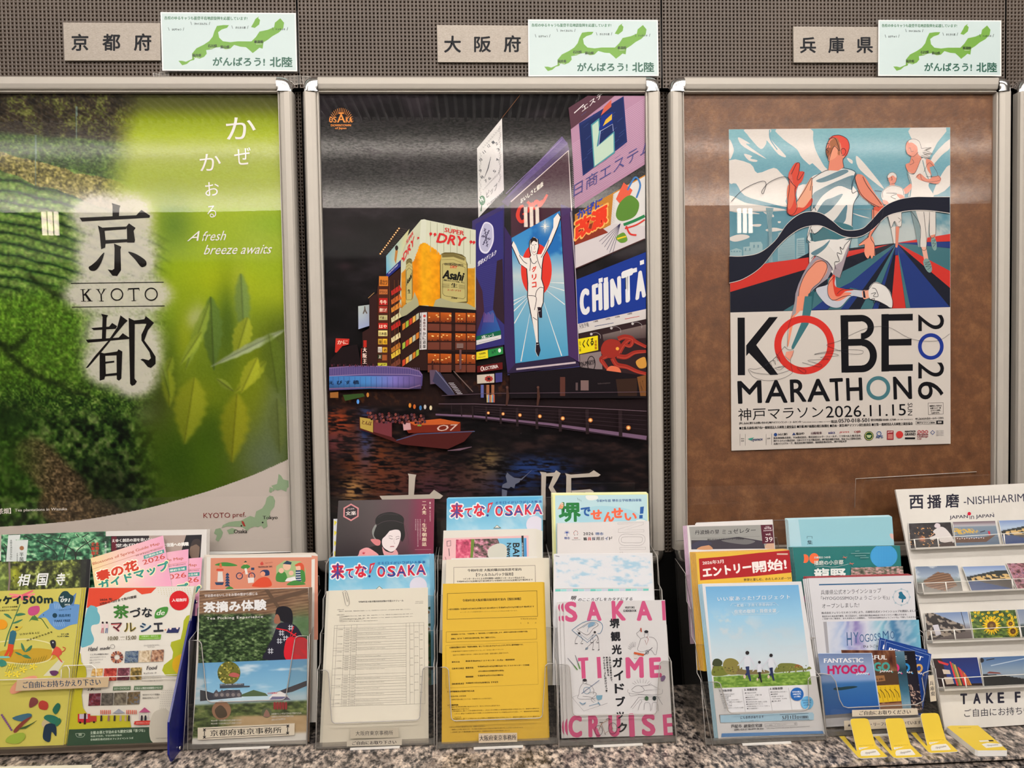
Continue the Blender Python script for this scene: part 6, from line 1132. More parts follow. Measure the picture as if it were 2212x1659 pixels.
a.blob([(815,500),(830,460),(880,448),(930,470),(945,530),(935,590),(900,580),(860,560),(820,540)],(24,22,30));a.blob([(805,545),(820,510),(840,520),(850,570),(820,580),(805,570)],(150,96,74));a.blob([(830,590),(880,570),(960,590),(1010,660),(1040,760),(1060,845),(740,850),(745,780),(790,690)],(34,32,46));
for x,y in ((860,650),(845,710),(778,785),(890,690),(930,610)):
    for d in (-10,8):a.line([(x+d,y-22),(x+d,y+20)],5,(196,196,200));a.line([(x-20,y+d),(x+20,y+d)],5,(196,196,200))
a.line([(820,615),(900,630),(980,680)],9,(206,34,44));a.line([(950,600),(920,690),(970,650)],9,(206,34,44));a.blob([(895,700),(960,680),(1050,700),(1055,840),(890,845)],(206,30,44));a.blob([(950,740),(1010,690),(1055,720),(1055,780),(1000,770),(1040,830),(960,800)],(186,40,50))
a.text('宇治茶のおいしさをお茶の葉から感じる',(285,382),(680,365),22,(220,210,204),.01);a.text('茶摘み体験',(275,500),(750,478),84,(226,222,218),.04,res=3);a.text('Tea Picking Experience',(300,556),(722,542),26,(222,214,208),.02,space=1.2)
def uji(U,V):
    C=ramp(V,[(0,(98,150,186)),(.35,(130,176,200)),(.44,(176,196,204))]);C=mixc(C,(206,214,216),.8*sstep(.5,.7,fbm(U,V*2.6,.3,31))*(V < .45))
    g=ramp(fbm(U,V*1.5,.05,8),[(.3,(44,56,26)),(.6,(96,112,58)),(.8,(136,140,84))]);sandy=ramp(fbm(U,V,.1,4),[(0,(170,140,100)),(1,(200,172,132))])
    gw=sstep(.50,.54,V+.1*U*.3);C=C*(1-gw[...,None])+g*gw[...,None];s=sstep(.62,.66,V-.02)*sstep(.28,.5,U+.5*(V-.6));C=C*(1-s[...,None])+sandy*s[...,None];C=mixc(C,(220,214,204),sstep(.90,.95,V+.06*U)*1.0);return C
photo(a,[(234,875),(1064,842),(1050,1478),(190,1480)],uji,5)
a.poly([(250,1075),(300,1085),(350,1100),(450,1075),(550,1075),(550,1130),(250,1160)],(60,60,66))
for k in range(5):a.poly([(350+k*42,1100),(372+k*42,1072),(394+k*42,1100),(394+k*42,1130),(350+k*42,1130)],(80,76,80));a.circ(372+k*42,1112,14,(130,120,116),n=8)
a.poly([(560,1110),(650,1075),(740,1100),(760,1120),(560,1125)],(80,96,66));a.poly([(800,1100),(1062,1000),(1062,1040),(940,1090),(830,1110)],(70,66,70));a.poly([(760,1140),(800,1100),(850,1085),(900,1110),(915,1135)],(214,206,200));a.poly([(790,1125),(900,1125),(930,1150),(770,1150)],(110,104,130));a.text('土日祝限定',(754,1108),(830,1104),14,(190,60,70),.02)
P=[(466+86*math.cos(t_),948+86*math.sin(t_)) for t_ in np.linspace(0,6.2,24)];a.poly(P,(104,104,44))
r3=np.random.default_rng(5)
for k in range(60):
    an,rr=r3.uniform(0,6.28),80*math.sqrt(r3.random());a.circ(466+rr*math.cos(an),948+rr*math.sin(an),r3.uniform(4,10),((60,66,26),(150,140,60),(190,176,90),(90,84,30))[k % 4],n=5)
a.blob([(465,960),(500,945),(545,960),(530,980),(480,975)],(176,90,84));a.poly([(398,1030),(580,1026),(580,1044),(622,1044),(622,1054),(398,1064)],(66,72,80));a.text('春なら心地の新緑、お茶摘み日本で。',(402,1042),(572,1036),11,(206,206,204),.01)
a.circ(410,1228,72,(150,110,84));a.blob([(360,1230),(400,1190),(440,1220),(450,1270),(390,1285)],(80,66,50));a.circ(748,1245,38,(90,100,70));a.blob([(730,1250),(748,1222),(768,1250),(770,1275),(728,1275)],(150,110,96))
for k in range(5):a.blob([(800+k*21,1175),(812+k*21,1165),(818+k*21,1180),(816+k*21,1218),(802+k*21,1218)],(150,50,50))
for k in range(3):a.text('お着物でレンタルでき※お子様から大人',(785,1262+k*22),(1010-k*60,1254+k*22),14,(206,200,190),.01)
for k in range(2):a.text('地元の茶一ら話を聞きながら体験できます',(332,1312+k*22),(560,1306+k*22),12,(206,200,190),.01)
a.line([(245,332),(1062,310)],5,(216,170,130));a.build('printed_face',t,'inkgloss');behind('brochure',q,pH0,3,(2.6,-.2),'tea picking brochure behind the front one','tea picking brochures',(120,96,76),cat='brochure')
label_strip(hk,Plane(bk.p+bk.n*.0012,bk.n),[(427,1572),(636.5,1562.5),(635.7,1588),(427,1598.5)],'京都府東京事務所',(196,182,160),(26,26,30),.015,(.13,.24),border=True)
# ---------------------------------------------------------------- three Osaka holders
def osh(L,R,tl,tr,label,anchor,u=(1567,1560),backtop=.46):
    return holder(label,ufront(L,R,[tl,tr],0,(tl[0]+25,tl[0]+31),(tr[0]-25,tr[0]-31),u,r=9),anchor,4,backtop,group='four tier holders in the middle')
AO=(815,1617)
h1,b1=osh((682,1626),(939,1616),(685,1453),(938,1446),'clear holder with the office schedule and puppet magazine',AO,(1568,1561))
def tiers(an):return [leanp(an,13,.010+.035*k,.006+.063*k) for k in range(4)]
T1=tiers(AO)
q=[(731,1081.5),(938.5,1077),(934,1330),(716,1335)];t,a=leaflet('magazine',q,T1[3],'dark puppet theatre magazine with a white faced doll','magazine')
def pup(U,V):C=ramp(U,[(0,(58,50,50)),(.35,(76,64,64)),(.72,(92,56,66)),(.85,(120,36,66)),(1,(126,34,64))]);C=mixc(C,(26,18,22),.9*gau(U,V,.15,.6,.25,.25));C=mixc(C,(30,16,22),.6*sstep(.3,.6,V)*(1-sstep(.7,.9,U)));return C
photo(a,q,pup,3);a.at(670,1040,5.53);PK=(222,150,150)
hx=[(488,264),(580,316),(578,420),(488,474),(396,424),(398,316)];a.poly(hx,(206,130,130));a.poly([(488+(x-488)*.82,369+(y-369)*.82) for x,y in hx],(36,26,34));a.text('国立劇場',(446,340),(528,334),18,(226,206,200),.03);a.text('文楽',(424,408),(550,402),52,(232,216,208),.04,res=3)
a.blob([(740,620),(750,560),(790,520),(800,700),(770,690)],(130,130,124));a.blob([(780,500),(785,440),(840,390),(960,365),(1070,395),(1118,440),(1118,500),(1125,560),(1132,650),(1100,720),(1060,700),(860,760),(800,700),(760,640),(780,560),(800,520)],(16,12,14));a.curve([(800,520),(880,480),(1000,470),(1110,500)],5,(70,56,62));a.curve([(810,430),(900,390),(1050,400)],4,(56,46,52))
a.blob([(600,880),(680,800),(860,760),(960,860),(1040,880),(1070,900),(1010,930),(600,930)],(22,16,18));a.blob([(580,870),(600,820),(680,790),(760,830),(820,885),(760,930),(560,930)],PK);a.blob([(860,780),(900,830),(980,850),(1020,810),(1045,880),(900,900)],(214,150,150));a.blob([(722,695),(800,690),(840,710),(830,760),(780,760)],(206,120,120))
a.blob([(860,750),(862,690),(900,650),(950,590),(1020,575),(1070,590),(1082,650),(1060,740),(1020,810),(970,840),(920,820),(880,790)],(226,210,206));a.poly([(900,650),(950,590),(1010,575),(1060,560),(900,560),(860,650)],(16,12,14))
a.curve([(935,655),(960,650),(985,660)],4,(70,50,50));a.curve([(1020,668),(1050,655),(1066,660)],4,(70,50,50));a.curve([(940,672),(965,685),(988,686)],5,(60,40,44));a.curve([(1022,690),(1048,684),(1066,676)],5,(60,40,44));a.curve([(1004,680),(1000,720),(1012,740),(1000,746)],3,(170,140,136));a.curve([(955,780),(980,776),(1004,778)],8,(150,40,50));a.curve([(1130,520),(1165,640),(1180,760)],2,(50,30,36))
for k in range(5):an=3.6+k*.5;a.line([(640,865),(640+26*math.cos(an),865+26*math.sin(an))],[10,2],(190,40,60))
a.vtext('二人禿',1336,236,402,52,(236,212,180),.03,res=3);a.vtext('生写朝顔話',1336,498,780,54,(236,212,180),.03,res=3);a.vtext('第一部',1422,244,330,20,(236,212,200),.03);a.vtext('(下車山崎馬場)',1426,345,480,14,(220,180,180));a.vtext('増補生写',1362,452,490,12,(220,190,180))
for k,(x,y0,y1) in enumerate(((1308,450,700),(1280,450,780),(1254,450,585))):a.vtext('宇治川蛍狩の段明石浦船別れの段浜松小屋'[:int((y1-y0)/17)],x,y0,y1,13,(220,190,190))
a.line([(1250,815),(1446,813)],2,(210,170,170));a.line([(1396,252),(1392,770)],1,(120,40,66));a.vtext('第二部',1422,858,900,18,(236,212,200),.03);a.build('printed_face',t,'inkgloss')
q2=[(720.5,1121),(728,1120),(726,1330),(717,1330)];pp=Plane(T1[3].p-T1[3].n*.006,T1[3].n);t,a=leaflet('brochure',[(720.5,1121),(920,1117),(918,1330),(717,1330)],pp,'white and yellow brochure edge left of the puppet magazine','brochure',face=(206,204,206))
for k in range(9):a.poly([(722,1124+k*22),(728,1128+k*22),(722,1136+k*22)],(224,206,50))
a.build('printed_face',t,'ink')
def kitena(q,pl,lab,Z,seed):
    t,a=leaflet('brochure',q,pl,lab,'brochure','blue OSAKA brochures');
    def sk(U,V):C=ramp(V,[(0,(74,160,200)),(.12,(98,172,202)),(.3,(150,196,212)),(.5,(190,206,210))]);n=fbm(U*1.2+V,V*2-U,.25,seed);C=mixc(C,(214,218,216),.45*sstep(.5,.8,n));C=mixc(C,(60,100,60),sstep(.56,.62,V));return C
    photo(a,q,sk,4);m=Z
    R_,B_=(206,30,52),(22,66,140)
    def bic(s,x0,x1,y0,y1,split):
        P0=m(x0,y1);P1=m(x1,y1);Q=m(x0,y0);h=abs(Q[1]-P0[1]);P1=(P1[0],P1[1]);V,T=textmesh(s,0,'i',3);e=np.array(P1)-np.array(P0)
        a.text(s,P0,P1,h,R_,.045,res=3,outline=(.055,(226,226,224)))
        P=np.array(P0)+V[:,:1]*e+V[:,1:]*np.array([0,-h]);c=V[T].mean(1);sel=T[split(c[:,0],c[:,1])]
        for dx,dy in ((0,0),(.35,0),(-.35,0),(0,.35),(0,-.35)):a.add(P+[dx,dy],sel,B_,keep=True);a.off += a.STEP*.1
    bic('来',250,408,978,1166,lambda u,v:(np.abs(u-.5) < .14) | ((v < .42) & (u < .5)) | ((u > .75) & (v > .5) & (v < .7)))
    bic('て',425,520,1040,1155,lambda u,v:v < .5)
    bic('な',535,675,985,1148,lambda u,v:(u > .55) & (v > .45))
    P=[m(*p) for p in ((715,985),(778,968),(722,1098),(702,1100))];a.poly(P,R_);a.poly([m(*p) for p in ((728,1005),(756,994),(722,1070))],(176,206,216));c=m(708,1132);a.circ(c[0],c[1],2.6,B_)
    for s,x0,x1,y0,y1,sp in (('O',802,896,1012,1142,lambda u,v:(u > .5) & (v > .5)),('S',924,1020,1008,1138,lambda u,v:v < .45),('A',1030,1150,1003,1136,lambda u,v:(v < .45) & (v > .18) & (u > .25) & (u < .8)),('K',1166,1256,996,1126,lambda u,v:(v > .5) & (u > .25)),('A',1266,1384,990,1118,lambda u,v:(v < .45) & (v > .18) & (u > .25) & (u < .8))):bic(s,x0,x1,y0,y1,sp)
    for k,ch in enumerate('オモロイがいっぱい大阪旅'):P0=m(802+k*49,994-k*1.5);P1=m(838+k*49,993-k*1.5);a.text(ch,P0,P1,32/5.53,(30,90,160),.02)
    c=m(1292,1246);a.circ(c[0],c[1],18.8,(214,206,214),n=28)
    P=[m(*p) for p in ((775,1294),(825,1248),(880,1290))];a.poly(P,(120,130,110));P=[m(*p) for p in ((790,1290),(825,1256),(862,1288))];a.poly(P,(220,212,200));a.line([m(790,1288),m(866,1286)],1,(60,60,60))
    for k in range(20):     # castle garden seen at the page edges
        a.circ(q[2][0]-4-(k % 4)*3,q[1][1]+115+k*9,3.5,((40,70,36),(150,110,80),(70,96,50),(190,180,160))[k % 4],n=5)
    a.build('printed_face',t,'inkgloss');return t
q=[(711,1205),(928,1198.5),(932,1480),(706,1490)];kitena(q,T1[2],'blue OSAKA brochure behind the clipped schedule',lambda x,y:(670+x/5.53,1040+y/5.53),5)
behind('brochure',q,T1[2],4,(2.4,-.6),'blue brochure behind the OSAKA one over the clipped schedule','blue brochures behind the OSAKA one',(120,180,206),cat='brochure')
behind('brochure',[(719,1204),(880,1199),(900,1480),(715,1490)],T1[2],1,(0,0),'pale blue brochure sticking out left of the stack','pale blue brochures',(150,190,206),depth=.011,cat='brochure')
q=[(710.5,1274),(924,1269),(927,1609),(686,1617)];q=[(711,1276),(924.5,1269),(926,1612),(696,1619)];t,a=leaflet('document',q,Plane(T1[0].p,T1[0].n),'white schedule sheet with a table, held by a paperclip','document',face=(216,206,186));a.at(670,1250,4.055);IK=(64,60,60)
a.text('令和8年度大阪市職員採用試験の年間スケジュール',(422,212),(818,200),17,(40,38,40),.02);a.text('令和8年3月9日',(920,206),(990,202),8,IK);a.text('大阪市人事委員会',(918,220),(990,216),8,IK)
a.text('※試験の日程',(236,277),(296,275),9,IK,.01);a.text('試験区分、採用予定者数、受験資格等が記載等については、今後変更することがあります。必ず各試験の要領等で確認してください。',(250,292),(880,272),9,IK,.01);a.text('※試験の変更点',(232,323),(300,320),9,IK,.01)
for k in range(5):a.text('大学卒程度試験(行政(22-25))、機械、電気、建築、造園)技術については、試験(第1次)を実施6月予定の通り変更します。',(256,336+k*11.5),((905,330,900,470,594)[k],(312,336,336,358,372)[k]),9,IK,.01)
LC=(120,114,108);
def L4(x0,y0,x1,y1,w=1.6):a.line([(x0,y0),(x1,y1)],w,LC)
def tX(x,y):return 212-(y-410)*.048+(x-212)*(1+(y-410)*.00008)
rows=[410,436,458,478,497,516,536,562,585,610,632,675,692,712,732,752,772,790,845,868,886,906,935,958,984,1008,1030,1062,1080,1100,1122]
for k,y in enumerate(rows):
    full=y in (410,436,610,632,675,790,845,935,958,1062,1100,1122);x0=tX(212 if full else 300,y);x1=tX(996 if y in (410,436,1122) else 840,y);L4(x0,y,x1,y-(x1-x0)*.033)
for x in (212,236,300,362,410,840,872,908,955,996):
    y0=410-(x-212)*.033;y1=1122-(x-212)*.033;L4(tX(x,410),y0,tX(x,1122),y1)
rr_=np.random.default_rng(8)
for k,y in enumerate(rows[1:-1]):
    for x,w,s in ((244,44,'大学卒程度'),(308,40,'行政技術'),(368,38,'10名程度'),(416,(250,170,210,410)[k % 4],'平成5年4月2日から平成16年4月1日までに生まれた者(注1)')):
        if x == 244 and k % 3:continue
        if x == 416 and k % 2:continue
        yy=y+15-(x-212)*.033;a.text(s,(tX(x,y),yy),(tX(x,y)+w,yy-w*.033),7,(84,78,78),.0,res=1)
for k,y in enumerate((490,540,620,700,760,860,930,1000)):a.text(('5月中旬','6月1日','9月2日')[k % 3],(876,y),(902,y-1),7,IK,0,res=1);a.text('8月中旬',(914,y-20),(948,y-21),7,IK,.01,res=1);a.text('合格',(960,y),(985,y-1),7,IK,0,res=1)
a.build('printed_face',t,'inkmatte');behind('document',q,T1[0],2,(-3,.6),'white schedule sheet behind the clipped one','schedule sheets',(206,198,180),depth=.0018,cat='document')
pc=T1[0];c=thing('paperclip',pc.hit([(752,1290)])[0],'steel paperclip on the white schedule sheet','paperclip')
tube('wire',Plane(pc.p+pc.n*.0012,pc.n).hit(smooth([(740,1276),(743,1290),(747,1306),(753,1307),(754,1298),(750,1280),(745,1275),(741,1277)],False,4)),.0006,'steel',c)
tube('wire_end',Plane(pc.p+pc.n*.0012,pc.n).hit(smooth([(745,1276),(748,1290),(751,1300)],False,3)),.0006,'steel',c)
fs=Plane(b1.p+b1.n*.0012,b1.n)
label_strip(h1,fs,[(757,1574),(861,1571.5),(860.5,1593),(756.5,1595)],'大阪府東京事務所',(176,164,144),(40,40,46),.015,(.11,.26))
label_strip(h1,fs,[(749.5,1599.5),(868.5,1594),(868,1609.5),(749,1612.5)],'ご自由にお取り下さい',(176,164,146),(40,40,46),.015,(.1,.2),'second_label_strip')
# second holder
AO2=(1077,1616)
h2,b2=osh((943,1620),(1204,1614),(944,1446),(1203,1438),'clear holder with the yellow recruitment sheet',AO2,(1562,1556))
T2=tiers(AO2)
q=[(965,1077),(1169.5,1073),(1170,1330),(962,1335)];kitena(q,T2[3],'blue OSAKA brochure at the back of the middle holder',lambda x,y:(940+(x-80-60)*.968/5.53+13.8,1040+(y-713)*.968/5.53+0),5)
behind('brochure',q,T2[3],2,(1.5,-1.2),'blue brochure behind the back OSAKA one','blue brochures at the back of the middle holder',(130,186,206),cat='brochure')
q=[(958,1146),(1158,1142),(1160,1400),(948,1410)];t,a=leaflet('newsletter',q,T2[2],'newsletter turned sideways with a photo of pink flowers','newsletter',face=(216,208,194));a.at(940,1040,5.53)
a.poly([(105,680),(1115,645),(1118,912),(88,940)],(226,178,176));a.poly([(250,695),(1090,673),(1096,912),(245,920)],(120,180,206))
photo(a,[(250,695),(470,688),(430,918),(245,920)],mott([(120,40,60),(206,80,110),(232,150,160)],.2,4),8);a.poly([(430,690),(470,688),(460,920),(420,920)],(104,130,50));photo(a,[(470,688),(745,682),(840,915),(450,920)],mott([(34,34,30),(90,80,70),(196,120,140),(226,216,206)],.1,6),7);a.blob([(640,800),(760,740),(850,780),(840,910),(650,915)],(200,196,180))
V,T=textmesh('BAN',0,'i',3);
for d in ((0,0),(3,0),(0,3),(-3,0)):a.add(np.stack([930+V[:,1]*76+d[0],735+V[:,0]*220+d[1]],1),T,(24,24,28))
V,T=textmesh('News',0,'i',3)
for d in ((0,0),(3,0),(0,3),(-3,0)):a.add(np.stack([858+V[:,1]*50+d[0],735+V[:,0]*180+d[1]],1),T,(24,24,28))
a.poly([(1030,648),(1056,647),(1062,912),(1040,912)],(34,34,40));a.vtext('大阪木材工場団地',1036,730,905,16,(190,190,190));a.poly([(1064,680),(1090,676),(1096,912),(1066,912)],(70,140,190));
a.line([(140,715),(185,706),(186,768),(142,774),(140,715)],6,(60,50,50));a.line([(162,800),(172,890)],7,(60,50,50));a.line([(120,900),(130,935)],5,(60,50,50));a.build('printed_face',t,'ink')
behind('newsletter',q,T2[2],5,(2.8,.9),'newsletter sheet behind the sideways one with pink flowers','newsletters',(216,208,192),depth=.0015,cat='newsletter')
q=[(964,1209),(1176,1205),(1184,1480),(956,1490)];t,a=leaflet('document',q,T2[1],'cream recruitment sheet with a boxed heading behind the yellow one','document',face=(218,206,184));a.at(940,1040,5.53);IK=(52,48,48)
a.line([(222,1400),(222,1028),(1194,1004),(1200,1400)],5,IK);a.text('令和8年度 大阪府職員採用選考案内',(386,1080),(1030,1066),34,IK,.015);a.text('【ウェルカムバック採用】',(490,1135),(930,1126),40,IK,.01);a.text('<インターネットによる受付期間> ※原則インターネット申込みです。',(335,1176),(1078,1160),24,IK,.01);a.text('令和8年6月1日(金曜日)午前10時から令和8年12月25日(金曜日)午後6時まで',(258,1210),(1166,1186),24,IK,.01);a.build('printed_face',t,'inkmatte')
behind('document',q,T2[1],4,(2.5,0),'cream sheet behind the boxed heading one','cream recruitment sheets',(216,206,184),depth=.0016,cat='document');behind('document',[(975,1207),(1160,1203),(1170,1400),(965,1400)],T2[1],1,(0,-1),'white sheet corner just above the cream recruitment sheet','white sheet corners',(216,210,200),depth=.011,cat='document')
q=[(956.6,1261),(1172.8,1257),(1184,1598),(954,1606)];t,a=leaflet('document',q,T2[0],'bright yellow recruitment sheet with boxed headings','document',face=(216,174,60));a.at(930,1250,4.057);IK=(54,44,26)
a.line([(148,130),(932,106),(938,330),(145,356)],4.5,IK,closed=True);a.text('令和8年度大阪府職員採用選考案内【獣医師職】',(280,203),(792,188),24,IK,.02);a.text('<受付期間>令和8年4月30日(木曜日)午前10時から令和8年6月1日(月曜日)午後6時まで',(156,280),(908,253),18,IK,.01);a.text('※インターネット(大阪府行政オンラインシステム)により申込みを受け付けます。',(260,301),(764,286),12,IK,.01)
a.text('令和8年4月30日',(786,358),(930,356),11,IK,.01);a.text('大',(786,396),(798,395),12,IK,.02);a.text('阪',(850,395),(862,394),12,IK,.02);a.text('府',(916,394),(928,393),12,IK,.02)
a.line([(138,466),(930,438),(931,530),(137,558)],2.6,IK,closed=True);a.text('個別面接については、「大阪会場」と「東京会場」にて試験を実施します。(希望する選考会場での受験が可能)',(180,497),(850,470),14,IK,.01);a.text('詳細は、以下の「3 選考日及び選考会場」等をご確認ください。',(180,534),(570,520),14,IK,.01)
a.line([(134,586),(935,555),(944,925),(136,958)],1.6,IK,closed=True);a.text('公務員試験のための「特別な勉強」をしていない人でもチャレンジしやすい選考制度です。',(166,612),(814,584),15,IK,.015)
a.text('○教養考査が小論文からSPI3(テストセンター方式)に変わりました!',(182,646),(640,626),12,IK,.01);a.text('指定された期間内であれば、ご都合に合わせて日時・会場を選択し受検できます。',(196,676),(686,656),12,IK,.01)
for s,x0,x1,y,h in (('選考方法',186,256,738,14),('教養考査(SPI3(テストセンター方式))・個別面接',308,738,732,16),('【選考日時】',190,290,796,15),('教養考査',308,376,790,15),('令和8年6月14日(日曜日)までにテストセンターで受検',412,866,780,16),('(又は過去の受検結果を送信)',420,642,820,15),('個別面接',308,376,868,15),('令和8年6月21日(日曜日)',412,636,860,16),('【結果発表】',190,290,930,15),('令和8年7月3日(金曜日)【予定】',308,590,924,16),('1 選考職種及び採用予定人員',150,384,998,15),('○獣医師職 10名程度',162,312,1038,12),('※採用予定人員については、今後変わることがあります。',184,540,1066,12),('2 受験資格',150,244,1116,14),('○昭和61年4月2日以降に生まれた人で、次のいずれかに該当する人',162,610,1132,12),('a 獣医師免許を有する人',176,340,1152,12),('a-1 学校教育法に基づく大学(短期大学を除く。)又はこれと同等と人事委員会が認める学校において、獣医学の課程又は',176,952,1170,13),('これらに相当する課程を修めて卒業した人(令和9年3月末までに卒業見込みの人を含む。)で、獣医師免許を取得見',210,950,1192,13),('込みの人',210,270,1220,12),('a-2 学校教育法に基づく大学院又はこれと同等と人事委員会が認める学校において、獣医学の課程又はこれらに相当する',176,952,1238,13),('専門を修了した人(令和9年3月末までに修了見込みの人を含む。)で、獣医師免許を取得見込みの人',210,848,1258,12),('○次のいずれかに該当する人は、受験できません。',162,482,1308,12),('1 禁錮以上の刑に処せられ、その執行を終わるまで又はその執行を受けることがなくなるまでの人',176,812,1330,12),('2 大阪府において懲戒免職の処分を受け、当該処分の日から2年を経過しない人',176,696,1352,12)):
    a.text(s,(x0,y),(x1,y-(x1-x0)*.033),h,IK,.01,res=2)
a.build('printed_face',t,'inkmatte');behind('document',q,T2[0],2,(1.6,.4),'yellow sheet behind the front recruitment sheet','yellow recruitment sheets',(206,164,36),depth=.0018,cat='document')
label_strip(h2,Plane(b2.p+b2.n*.0012,b2.n),[(1034,1584.5),(1117,1583),(1117.3,1602.5),(1034,1605)],'大阪府東京事務所',(196,176,150),(36,36,44),.015,(.02,.2))
# third holder
AO3=(1332,1612)
h3,b3=osh((1207,1618),(1462,1606),(1206,1438),(1450,1430),'clear holder with the SAKAI guidebooks',AO3,(1548,1545))
T3=tiers(AO3)
q=[(1194,1068),(1400,1066),(1406,1330),(1200,1335)];t,a=leaflet('brochure',q,T3[3],'pale blue teacher brochure headed 堺でせんせい!','brochure',face=(224,220,150));a.poly([(1199,1070),(1398,1068),(1402,1330),(1204,1335)],(178,206,208));a.at(1170,1050,5.53)
a.blob([(480,300),(650,240),(900,250),(1100,300),(1240,400),(1240,440),(480,440)],(160,198,206));a.blob([(525,120),(570,110),(660,115),(670,150),(600,170),(545,160)],(222,220,210));a.blob([(1120,420),(1160,400),(1240,410),(1230,440),(1130,440)],(222,220,210))
a.text('令和9年度 堺市立学校教員募集',(652,193),(1196,184),34,(30,72,130),.02)
a.text('堺',(204,432),(470,428),240,(24,116,52),.035,res=3);a.text('で',(468,365),(588,360),112,(26,84,150),.05,res=3);
for s,x0,x1,y0,y1 in (('せ',586,725,285,405),('ん',740,872,310,432),('せ',835,978,262,388),('い',992,1140,322,415)):a.text(s,(x0,y1),(x1,y1-8),y1-y0,(232,98,62),.06,res=3)
a.poly([(1178,250),(1222,244),(1214,328),(1174,332)],(26,84,150));a.poly([(1168,346),(1208,344),(1206,386),(1166,388)],(26,84,150))
a.blob([(192,280),(215,230),(230,205),(258,205),(262,240),(245,270),(215,268)],(216,150,110));a.circ(244,214,18,(226,190,160),n=10);a.line([(236,216),(268,218)],4,(50,40,50))
for k in range(3):a.line([(426+k*20,140+k*12),(438+k*18,168+k*8)],3,(60,60,60))
a.build('printed_face',t,'ink');behind('brochure',q,T3[3],3,(-1.2,-1.2),'yellow edged brochure behind the teacher one','brochures behind the teacher one',(224,222,170),cat='brochure')
q=[(1204,1131),(1402,1126),(1410,1400),(1206,1405)];t,a=leaflet('brochure',q,T3[2],'white staff guide with outlined sideways letters','brochure',face=(214,206,200));a.at(1170,1050,5.53)
for k in range(7):an=math.pi+k*.52;a.line([(302,560),(302+34*math.cos(an),560+30*math.sin(an))],[7,3],(40,74,150))
a.line([(302,555),(302,596)],6,(40,74,150));a.text('堺市',(270,640),(338,638),34,(40,66,130),.02)
for k in range(9):an=2.2+k*.6;a.circ(408+24*math.cos(an),562+28*math.sin(an),5,((60,50,50),(190,60,50))[k % 2],n=6)
for k in range(5):a.circ(390+k*10,620,5,((60,50,50),(190,60,50))[k % 2],n=6)
a.text('Sakaitennen',(362,646),(462,642),10,(70,66,70));a.text('2026',(498,588),(618,586),36,(60,60,60),.02,space=1.2);a.text('堺市',(642,590),(738,588),38,(50,90,140),.02)
for k,(ch,c) in enumerate(zip('職員採用ガイド',((60,60,60),(196,50,50),(60,70,90),(60,60,60),(60,60,60),(40,66,120),(60,60,60)))):a.text(ch,(500+k*51,652-k),(542+k*51,650-k),40,c,.02)
OL=(110,106,106)
for P in ([(908,440),(910,455),(1140,450),(918,515),(916,555),(1222,548),(1222,520),(990,525),(1215,460),(1216,432)],[(932,735),(932,762),(1242,756),(1242,730)],[(935,820),(935,790),(970,788),(970,820)]):a.line(P,2,OL,closed=True)
for r in (0,1):a.curve([(1080,576+r*30),(1200-r*10,580+r*30),(1238-r*34,640),(1190-r*6,705-r*32),(1080,708-r*32),(960+r*10,705-r*32),(920+r*32,645),(960+r*10,580+r*30),(1080,576+r*30)],2,OL)
a.build('printed_face',t,'inkmatte');behind('brochure',q,T3[2],2,(-.6,-.6),'white staff guide behind the outlined letter one','white staff guides',(206,200,194),cat='brochure')
q=[(1196,1197),(1407,1195),(1420,1480),(1194,1480)];t,a=leaflet('letter',q,T3[1],'stapled pale letter with blue mottling behind the guidebooks','letter',face=(218,214,212));a.at(1170,1050,5.53)
photo(a,[(160,830),(1290,830),(1330,1200),(190,1210)],lambda U,V:mixc(const(U,(216,214,214)),(150,190,210),.75*sstep(.5,.75,fbm(U*1.3,V,.12,44))),8)
for k in range(16):c=((110,190,176),(150,206,200),(190,196,206))[k % 3];a.poly([(162+k*70,1232-k*.4),(228+k*70,1232-k*.4),(228+k*70,1258-k*.6),(162+k*70,1260-k*.6)],c)
a.line([(162,1226),(1284,1218)],2,(90,90,90));a.text('堺',(345,1368),(418,1366),58,(40,36,40),.03,shear=.2);a.text('のこころざしをカタチにする',(436,1376),(1084,1366),40,(60,56,60),.0,shear=.2);a.line([(165,834),(212,842)],7,(120,120,126));a.build('printed_face',t,'inkmatte')
behind('letter',q,T3[1],2,(1.2,-.4),'pale letter behind the stapled one','pale letters',(214,210,206),depth=.0015,cat='letter')
SK_=[(1217,1299.5),(1436.5,1296),(1453.5,1588),(1227,1594)];PKS=(196,78,118)
